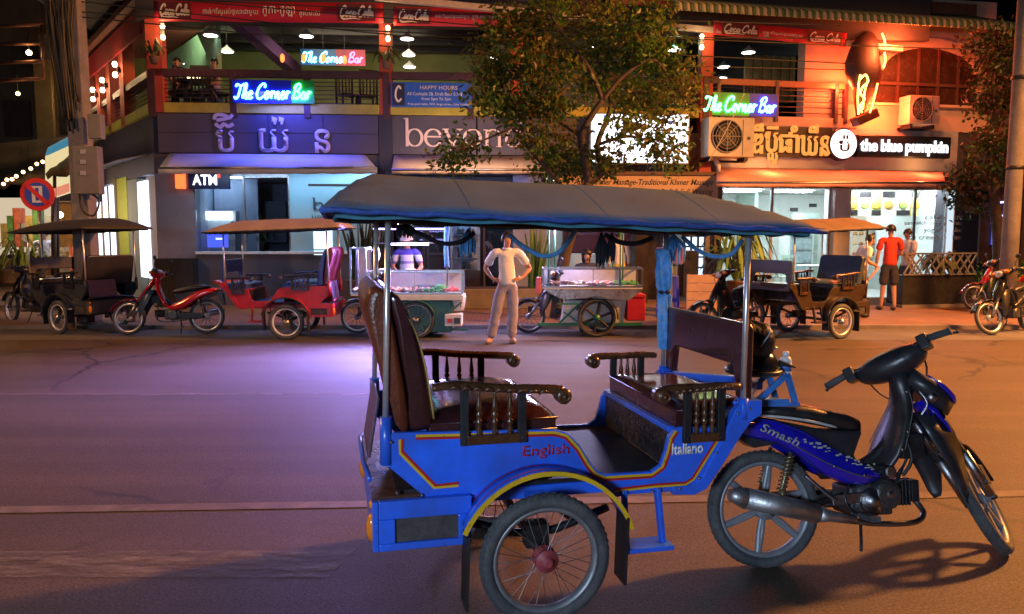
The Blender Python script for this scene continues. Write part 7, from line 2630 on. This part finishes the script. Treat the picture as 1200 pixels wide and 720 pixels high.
# dark tree at the right
TY = 16.6
base = tp(1172, 340)
base.z = GZ
limbs = [([(0, 0, 0), rel(1170, 280), rel(1165, 220), rel(1175, 150)], [.14, .12, .10, .07]), ([rel(1165, 220), rel(1140, 190), rel(1125, 170)], [.06, .04, .02]), ([rel(1175, 150), rel(1190, 100), rel(1185, 50)], [.06, .05, .03])]
cl_ = []
for u, v, r in ((1165, 60, 40), (1195, 90, 45), (1166, 110, 26), (1185, 150, 45), (1172, 160, 24), (1138, 200, 22), (1166, 192, 22), (1203, 190, 26), (1140, 224, 14), (1160, 75, 28), (1210, 50, 40), (1225, 140, 45), (1175, 115, 40), (1174, 165, 28), (1190, 165, 34)):
    rr = r / 900 * TY
    cl_.append((rel(u, v, random.Random(u + v).uniform(-.7, .7)), (rr, rr * .9, rr * .8), .95))
tree('street_tree', 'dark dense tree beside the right utility pole', 'tree', base, limbs, cl_, [leafm('leaf_black', (.012, .024, .007)), LG[3], leafm('leaf_rust', (.032, .018, .007))], 60, .135, BARK, 33)
# bushes at the right edge
for u, v, Y, w_, h, l in ((1178, 330, 17.3, 1.1, .95, 'clipped dark bush behind the red and black motorbike'), (1195, 345, 15.6, .7, .75, 'low dark bush at the foot of the right utility pole')):
    b = at(u, v, Y)
    TY = Y
    base = Vector((b.x, Y, GZ))
    tree('bush', l, 'bush', base, [([(0, 0, 0), (0, 0, h * .4)], [.05, .03])], [((rng.uniform(-w_ * .5, w_ * .5), rng.uniform(-.3, .3), h * (.35 + .4 * rng.random())), (w_ * .45, .4, h * .35), 1.0) for k in range(9)], [LG[3], LG[0]], 26, .09, BARK, u)

# ================================================================ poles and cables
CONC = M('pole_concrete', (.18, .165, .16), .85, var=.3, scale=3, bump=.4, bscale=30)
pY = 13.6
p0 = at(99, 250, pY)
up = thing('utility_pole', 'thick concrete utility pole hung with meter boxes and black cables', 'utility pole', (p0.x, pY, GZ))
def U(u, v, dy=-.25):
    return at(u, v, pY + dy) - Vector((p0.x, pY, GZ))
MB().prism([(-.17, 0), (.17, 0), (.12, 7.5), (-.12, 7.5)], -.14, .14).build('pole_shaft', CONC, up, .02)
boxm = M('meter_box', (.15, .145, .14), .6, .1, var=.2, scale=3)
a, b = U(90, 228), U(117, 172)
MB().b(a.x, b.x, -.34, -.15, a.z, b.z).build('meter_box', boxm, up, .015)
a, b = U(105, 163), U(119, 134)
MB().b(a.x, b.x, -.30, -.14, a.z, b.z).build('meter_box', boxm, up, .015)
for v in (176, 188, 201):
    a, b = U(98, v + 5), U(104, v)
    MB().b(a.x, b.x, -.352, -.342, a.z, b.z).build('meter_window', M('meter_glass', (.35, .38, .40), .15), up)
m = MB()
rng = random.Random(14)
for k in range(30):
    x0 = rng.uniform(-.42, .12)
    m.tube([(x0, -.19 - .05 * rng.random(), 7.5), (x0 + rng.uniform(-.08, .08), -.20 - .06 * rng.random(), 6), (x0 * .7 - .03 + rng.uniform(-.06, .06), -.20 - .05 * rng.random(), 4.9), (x0 * .5 + rng.uniform(-.06, .06), -.18, 3.2 + 1.1 * rng.random())], .013 + .008 * rng.random(), 5, sp=5)
a = U(108, 232)
m.tube([(a.x - .25, -.2, a.z + .1), (a.x - .18, -.24, a.z - .22), (a.x + .02, -.26, a.z - .3), (a.x + .1, -.22, a.z - .05), (a.x - .05, -.2, a.z + .08)], .018, 6, sp=5)
m.build('cable_bundle', M('cable_black', (.012, .012, .012), .5), up, kind='stuff')
# overhead wires, strung to the far right
CAB = M('cable_black', (.012, .012, .012), .5)
for k, (v0, v1, u1, vm, um) in enumerate(((14, 45, 990, 40, 520), (2, 75, 1000, 50, 560), (-6, 30, 985, 18, 600), (20, 82, 990, 70, 640), (-10, 60, 1190, 40, 700))):
    a, b, c = at(93, v0, 13.6), at(um, vm, 14.6), at(u1, v1, 16.0)
    t = thing('overhead_wire', ('%s black wire of those sagging across the balcony from the utility pole' % ('lowest', 'second', 'topmost', 'third', 'longest')[k]) if k != 4 else 'long black wire sagging from the left utility pole to the right one', 'wire', a, 0, 'overhead wires')
    MB().tube([(0, 0, 0), b - a, c - a], .011, 5, sp=14).build('wire_strand', CAB, t)
a, c = at(872, 110, 15.8), at(830, 190, 15.8)
t = thing('overhead_wire', 'thin pale wire hanging down across the large air conditioner', 'wire', a, 0, 'overhead wires')
MB().tube([(0, 0, 0), (c - a) * .5 + Vector((0, 0, -.05)), c - a], .010, 5, sp=8).build('wire_strand', M('pale_wire', (.4, .36, .3), .5), t)
rY = 14.6
p1 = at(1181, 330, rY)
rp = thing('utility_pole', 'slender pale concrete pole at the right edge in front of the dark tree', 'utility pole', (p1.x, rY, GZ))
MB().lathe([(.155, 0), (.145, 2), (.11, 7.5)], (0, 0, 0), (0, 0, 1), 18).build('pole_shaft', CONC, rp)
for z in (2.75, 4.4):
    MB().lathe([(.146, 0), (.15, .03), (.146, .07)], (0, 0, z), (0, 0, 1), 18).build('strap', IRON, rp)
# blue neon lamp behind the pole
x = thing('neon_emblem', 'round blue-white neon emblem above blue lit panels in the dark at the right edge', 'neon sign', at(1176, 245, 18.4), 0)
m = MB()
for k in range(9):
    a = 2 * PI * k / 9
    m.tube([(.2 * math.cos(a + q) * (1 + .25 * math.sin(3 * q)), 0, .16 * math.sin(a + q)) for q in (0, .2, .4, .55)], .02, 6)
m.build('lit_tube', GLOW('neon_violet', (.35, .40, 1.0), 7), x)
for dx in (-.16, .16):
    MB().b(dx - .08, dx + .08, -.02, .03, -.85, -.30).build('lit_panel', GLOW('blue_panel', (.10, .12, .9), .9), x)
MB().b(-.5, .5, .05, .12, -1.3, .5).build('backing', DARKSHOP, x)
MB().b(-.02, .02, .13, .18, -3.0, -1.3).build('stand', IRON, x)

# ================================================================ no-parking sign
nY = 13.3
q = at(44, 228, nY)
np_ = thing('road_sign', 'round blue and red no-parking sign on a post', 'road sign', (q.x, nY, GZ), rad(6))
R = 19 / 900 * nY
zc3 = q.z - GZ
MB().tube([(0, .03, 0), (0, .03, zc3)], .03, 10).build('post', STEEL, np_)
MB().lathe([(R, -.008), (R, .008)], (0, 0, zc3), (0, 1, 0), 40).build('red_disc', M('sign_red', (.55, .03, .03), .4, var=.08), np_)
MB().lathe([(R * .72, -.003), (R * .72, .003)], (0, -.012, zc3), (0, 1, 0), 40).build('blue_disc', M('sign_blue', (.03, .08, .50), .4, var=.08), np_)
wm = M('sign_white', (.6, .62, .7), .4)
MB().b(-.085, -.03, -.021, -.016, zc3 - R * .5, zc3 + R * .5).b(.03, .085, -.021, -.016, zc3 - R * .5, zc3 + R * .5).b(-.029, .029, -.021, -.016, zc3 - R * .5, zc3 - R * .38).b(-.029, .029, -.021, -.016, zc3 + R * .38, zc3 + R * .5).build('emblem', wm, np_)
MB().bar((-R * .55, -.024, zc3 + R * .55), (R * .55, -.024, zc3 - R * .55), .07, .006, up=(0, 1, 0)).build('red_bar', M('sign_red', (.55, .03, .03), .4), np_)

# ================================================================ the side street at the left
LANG = rad(128)
Lf = Frame(A.o.x - .02, A.o.y + .05, LANG)
def lp3(u, v, d=0.0):
    return Lf.hit(u, v, d)
sd = thing('side_building', 'red-pillared side of the corner building running back along the alley', 'building', Lf.p(0, 0, 0), Lf.a)
LS = lambda u, v=200, d=0.0: Lf.hit(u, v, d)[0]
def LZ(u, v, d=0.0): return Lf.hit(u, v, d)[1]
zA = lambda v: Z(v)
sl_, sr_ = LS(104), 0
DK2 = M('alley_wall', (.16, .13, .07), .8, var=.3, scale=2)
MB().b(0.02, LS(112), -.35, -.02, zA(203), zA(134)).build('wall', PLUM, sd)
MB().b(.02, LS(108), -.30, .06, zA(134) + .002, zA(123)).build('balcony_fascia', SLABY, sd)
MB().b(0, LS(106), -.28, .03, zA(91), zA(83)).build('handrail', RAILM, sd)
for k in range(5):
    MB().tube([(0, -.05, zA(97 + k * 5)), (LS(106), -.05, zA(97 + k * 5))], .012, 5).build('rail_wire', RAILM, sd)
GW = M('alley_green_wall', (.16, .30, .20), .7, var=.2)
for k, u in enumerate((150, 134, 122, 108)):
    s = LS(u)
    MB().b(s - .22, s + .22, -.2, .06, zA(134), zA(12)).build('pillar', REDPIL, sd, .01)
    pz = LZ(u + 2, (64, 84, 96, 104)[k], .25)
    q = Lf.p(s, .12, pz)
    t = thing('wall_lamp', '%s lit wall lamp on the red pillars along the alley' % ('nearest', 'second nearest', 'third', 'farthest')[k], 'wall lamp', q, Lf.a + PI, 'up and down wall lamps on the red pillars')
    MB().b(-.05, .05, -.02, .06, -.06, .06).build('lamp_body', IRON, t, .006)
    g = GLOW('warm_bulb2', (1.0, .70, .40), 10)
    MB().lathe([(.04, 0), (.06, .07), (.035, .12)], (0, -.06, .062), (0, 0, 1), 10).build('bulb', g, t)
    MB().lathe([(.04, 0), (.06, .07), (.035, .12)], (0, -.06, -.062), (0, 0, -1), 10).build('bulb', g, t)
    lamp('sconce_light', 'POINT', Lf.p(s, .34, pz), 14, (1.0, .62, .3), .06)
MB().b(.3, LS(100), -1.6, -1.5, zA(134), zA(10)).build('back_wall', GW, sd)
MB().b(.1, LS(100), -1.6, .25, zA(20) + .3, zA(20) + .45).build('ceiling', M('red_soffit', (.20, .05, .03), .7), sd)
MB().b(.2, LS(102), .07, .12, zA(40), zA(10)).build('red_fascia', BANNER, sd)
# awning with a purple light edge
s0, s1 = LS(186, 150, .2), LS(122, 185, .9)
rows = []
for k in range(13):
    s = .1 + (LS(118) - .1) * k / 12
    rows.append([(s, .02, zA(180)), (s, .7, zA(190)), (s, 1.2, zA(203)), (s, 1.21, zA(210))])
o = MB().grid(rows).build('side_awning', M('dark_awning', (.16, .15, .17), .8, var=.2), sd)
q = o.modifiers.new('thick', 'SOLIDIFY'); q.thickness = .012
MB().tube([(LS(150), 1.24, zA(207)), (LS(118), 1.24, zA(207))], .025, 6).build('light_strip', GLOW('violet_strip', (.45, .25, 1.0), 5), sd)
MB().b(LS(142), LS(141) + .1, 1.2, 1.26, zA(209), zA(205)).build('green_lamp', GLOW('green_dot', (.2, 1.0, .4), 6), sd)
# ground floor of the alley side: pinkish pier, white light panel, yellow wall, lit windows
def aw(nm, u0, u1, v0, v1, mat, d0=-.3, d1=0.0):
    um = (u0 + u1) / 2
    a, b = LS(u1, 270, d1), LS(u0, 270, d1)
    MB().b(min(a, b), max(a, b), d0, d1, GZ if v1 > 325 else LZ(um, v1, d1), LZ(um, v0, d1)).build(nm, mat, sd)


aw('pier', 174, 184.5, 206, 340, M('pink_pier', (.42, .34, .36), .7, var=.1))
aw('light_panel', 163, 173.5, 212, 325, GLOW('alley_white', (.75, .82, 1.0), 2.4), d1=.05)
aw('pier', 151, 162.5, 210, 340, M('grey_green_pier', (.22, .22, .17), .7, var=.15))
aw('wall', 139, 150.5, 208, 340, M('lime_wall', (.42, .44, .05), .7, var=.15))
aw('lit_window', 122, 134, 218, 300, GLOW('alley_window', (.80, .85, 1.0), 2.2), d1=.03)
aw('wall', 134.5, 138.5, 208, 340, DK2)
aw('wall', 119, 121.5, 208, 340, DK2)
aw('lit_window', 109, 118, 222, 300, GLOW('alley_window', (.80, .85, 1.0), 2.2), d1=.03)
aw('wall', 96, 108.5, 208, 340, DK2)
aw('window_bar', 127.5, 128.3, 218, 300, DARKSHOP, d0=.035, d1=.06)
aw('window_bar', 113, 113.8, 222, 300, DARKSHOP, d0=.035, d1=.06)
lamp('alley_light', 'AREA', Lf.p(LS(150), 1.6, 2.6), 30, (.85, .88, 1.0), 1.0, Lf.p(LS(150), .0, 1.0))

# buildings and stalls at the far left
fb = thing('old_house', 'dark old house with an ochre upper wall and rusty balcony frame at the far left', 'building', at(20, 330, 21).to_3d() * 1.0, rad(4))
fo = Vector(fb.location)
def FX(u, v, Y): return at(u, v, Y) - fo
fb.rotation_euler = (0, 0, 0)
OCH = M('ochre_wall', (.16, .11, .04), .8, var=.3, scale=1.5, dirt=(.10, .07, .03), dirt_amt=.6)
def fbox(nm, u0, v0, u1, v1, Y, dep, mat, parent=None):
    a, b = FX(u0, v1, Y), FX(u1, v0, Y)
    return MB().b(a.x, b.x, a.y, a.y + dep, a.z, b.z).build(nm, mat, parent or fb)


fbox('wall', -40, -30, 44, 175, 22.5, .3, M('black_wall', (.035, .03, .025), .8, var=.4, scale=2))
fbox('wall', 44, 70, 58, 165, 22.0, .3, OCH)
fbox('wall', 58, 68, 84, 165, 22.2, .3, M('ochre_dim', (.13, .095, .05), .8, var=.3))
fbox('window', 70, 88, 82, 158, 22.1, .09, DARKSHOP)
fbox('window', 6, 118, 34, 160, 22.4, .09, DARKSHOP)
fbox('roof', 46, 40, 90, 66, 21.6, 3, M('old_roof', (.05, .04, .03), .8))
RUST = M('rusty_iron', (.22, .09, .05), .6, .4, var=.4)
for a, b in (((0, 31), (50, 29)), ((0, 52), (50, 51)), ((0, 74), (50, 72)), ((0, 95), (51, 92)), ((49, 29), (51, 93)), ((-4, 31), (-4, 95))):
    MB().tube([FX(a[0], a[1], 20.4), FX(b[0], b[1], 20.4)], .045, 6).build('balcony_bar', RUST, fb)
for u, v, l in ((34, 62, 'bare bulb burning on the rusty balcony at the far left'), (21, 110, 'dim bulb below the rusty balcony at the far left')):
    t = thing('light_bulb', l, 'light bulb', at(u, v, 20.6))
    MB().ball((0, 0, 0), .07 if v < 100 else .05, 10, 7).build('bulb', GLOW('bulb_warm', (1.0, .62, .25), 14), t)
    MB().tube([(0, 0, .05), (0, 0, .5)], .01, 5).build('cord', BLACKP, t)
    lamp('bulb_light', 'POINT', at(u, v, 20.3), 9 if v < 100 else 4, (1.0, .6, .25), .08)
# thatched stall roof, stall and its goods
ms_ = thing('market_stall', 'thatched market stall with bright white goods lights at the far left', 'market stall', at(30, 330, 17.0) * 1.0)
fo = Vector(ms_.location)
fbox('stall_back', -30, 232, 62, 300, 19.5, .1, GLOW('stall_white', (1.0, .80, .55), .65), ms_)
rng = random.Random(3)
rows = []
for k in range(15):
    u = -30 + k * 8
    rows.append([tuple(FX(u, 214 - (u * .2) + 3 * math.sin(k * 2.1), 15.6)), tuple(FX(u, 196 - u * .25 + 2 * math.sin(k * 1.3), 17.0)), tuple(FX(u, 168 - u * .1, 19.5))])
o = MB().grid(rows).build('thatch_roof', M('dark_thatch', (.06, .045, .025), .9, var=.5, scale=9, bump=.6, bscale=20), ms_)
q = o.modifiers.new('thick', 'SOLIDIFY'); q.thickness = .12
for u in (-5, 63):
    MB().tube([FX(u, 340, 15.9), FX(u, 205, 15.9)], .05, 8).build('post', DARKSHOP, ms_)
for k in range(8):
    u = 2 + k * 7.5
    a, b = FX(u, 290 - 6 * (k % 2), 18.6), FX(u + 6, 262 - 9 * (k % 3), 18.6)
    MB().b(a.x, b.x, a.y, a.y + .2, a.z, b.z).build('goods', M('goods_%d' % (k % 4), [(.45, .30, .08), (.12, .25, .06), (.5, .12, .06), (.30, .28, .22)][k % 4], .7, var=.5, scale=8), ms_)
a, b = FX(-20, 330, 16.4), FX(62, 300, 16.4)
MB().b(a.x, b.x, a.y, a.y + .6, 0, b.z).build('stall_counter', M('stall_wood', (.20, .13, .06), .7, var=.4), ms_)
lamp('stall_light', 'POINT', at(25, 238, 17.6), 70, (1.0, .72, .40), .15)
ls = thing('lit_sign', 'slanted lit shop sign with a cyan top band and yellow sheet by the utility pole', 'sign', at(68, 235, 16.0))
o0 = Vector(ls.location)
def LQ(u, v, y): return at(u, v, y) - o0
def quad(nm, pts, mat, th=.05):
    vs = [LQ(*p) for p in pts]
    m = MB().add(vs + [v + Vector((.02, th, 0)) for v in vs], [(0, 1, 2, 3), (7, 6, 5, 4), (0, 4, 5, 1), (1, 5, 6, 2), (2, 6, 7, 3), (3, 7, 4, 0)])
    m.build(nm, mat, ls)


quad('lit_face', [(53, 235, 15.6), (81, 226, 16.6), (81, 170, 16.6), (53, 183, 15.6)], GLOW('sign_yellow', (1.0, .82, .42), .8))
quad('cyan_band', [(53, 182, 15.55), (81, 169.5, 16.55), (79, 161, 16.55), (56, 173, 15.55)], GLOW('sign_cyan', (.06, .40, .60), .5))
quad('red_print', [(60, 232, 15.75), (80, 225, 16.45), (80, 215, 16.45), (60, 222, 15.75)], GLOW('sign_red_print', (.9, .25, .12), .8), .01)
MB().tube([LQ(67, 330, 16.2), LQ(67, 200, 16.2)], .05, 8).build('post', IRON, ls)
# warm shop inside the alley
wsx = thing('alley_shop', 'warm orange-lit shop opening at the end of the alley', 'shop', at(75, 330, 20.5))
fo = Vector(wsx.location)
fbox('shop_back', 30, 235, 110, 320, 23.5, .1, M('orange_wall', (.55, .30, .10), .8, var=.3), wsx)
fbox('shop_roof', 28, 222, 112, 236, 20.8, 2.8, DARKSHOP, wsx)
for u, v in ((48, 247), (55, 249), (62, 246), (70, 252)):
    MB().ball(FX(u, v, 21.0), .09, 10, 7).build('bulb', GLOW('bulb_warm', (1.0, .62, .25), 14), wsx)
for k in range(9):
    u = 58 + k * 4
    a, b = FX(u, 318, 21.6), FX(u + 3, 290 + 6 * (k % 3), 21.6)
    MB().b(a.x, b.x, a.y, a.y + .3, a.z, b.z).build('goods', M('goods_%d' % (k % 4), (.3, .2, .1), .7), wsx)
lamp('alley_shop_light', 'POINT', at(68, 250, 20.9), 110, (1.0, .58, .22), .15)
fern('stall_plant', 'leafy green plant growing beside the black tuk-tuk at the far left', at(28, 318, 15.2), 70, .62, M('lit_leaf', (.12, .20, .04), .5, var=.4), seed=31, up=1.0, wd=.018)
# string lights
sg = thing('string_lights', 'string of warm fairy bulbs hung under the thatch at the far left', 'string lights', at(0, 215, 15.4))
o0 = Vector(sg.location)
pts = [at(u, v, 15.4) - o0 for u, v in ((-8, 216), (4, 214), (8, 209), (14, 208.5), (19, 205), (27, 200), (36, 196), (43, 190.5), (50, 188))]
MB().tube(pts, .008, 5).build('wire_strand', CAB, sg)
for p_ in pts[1:]:
    MB().ball(p_ + Vector((0, 0, -.03)), .036, 8, 6).build('bulb', GLOW('fairy_bulb', (1.0, .62, .28), 7), sg)
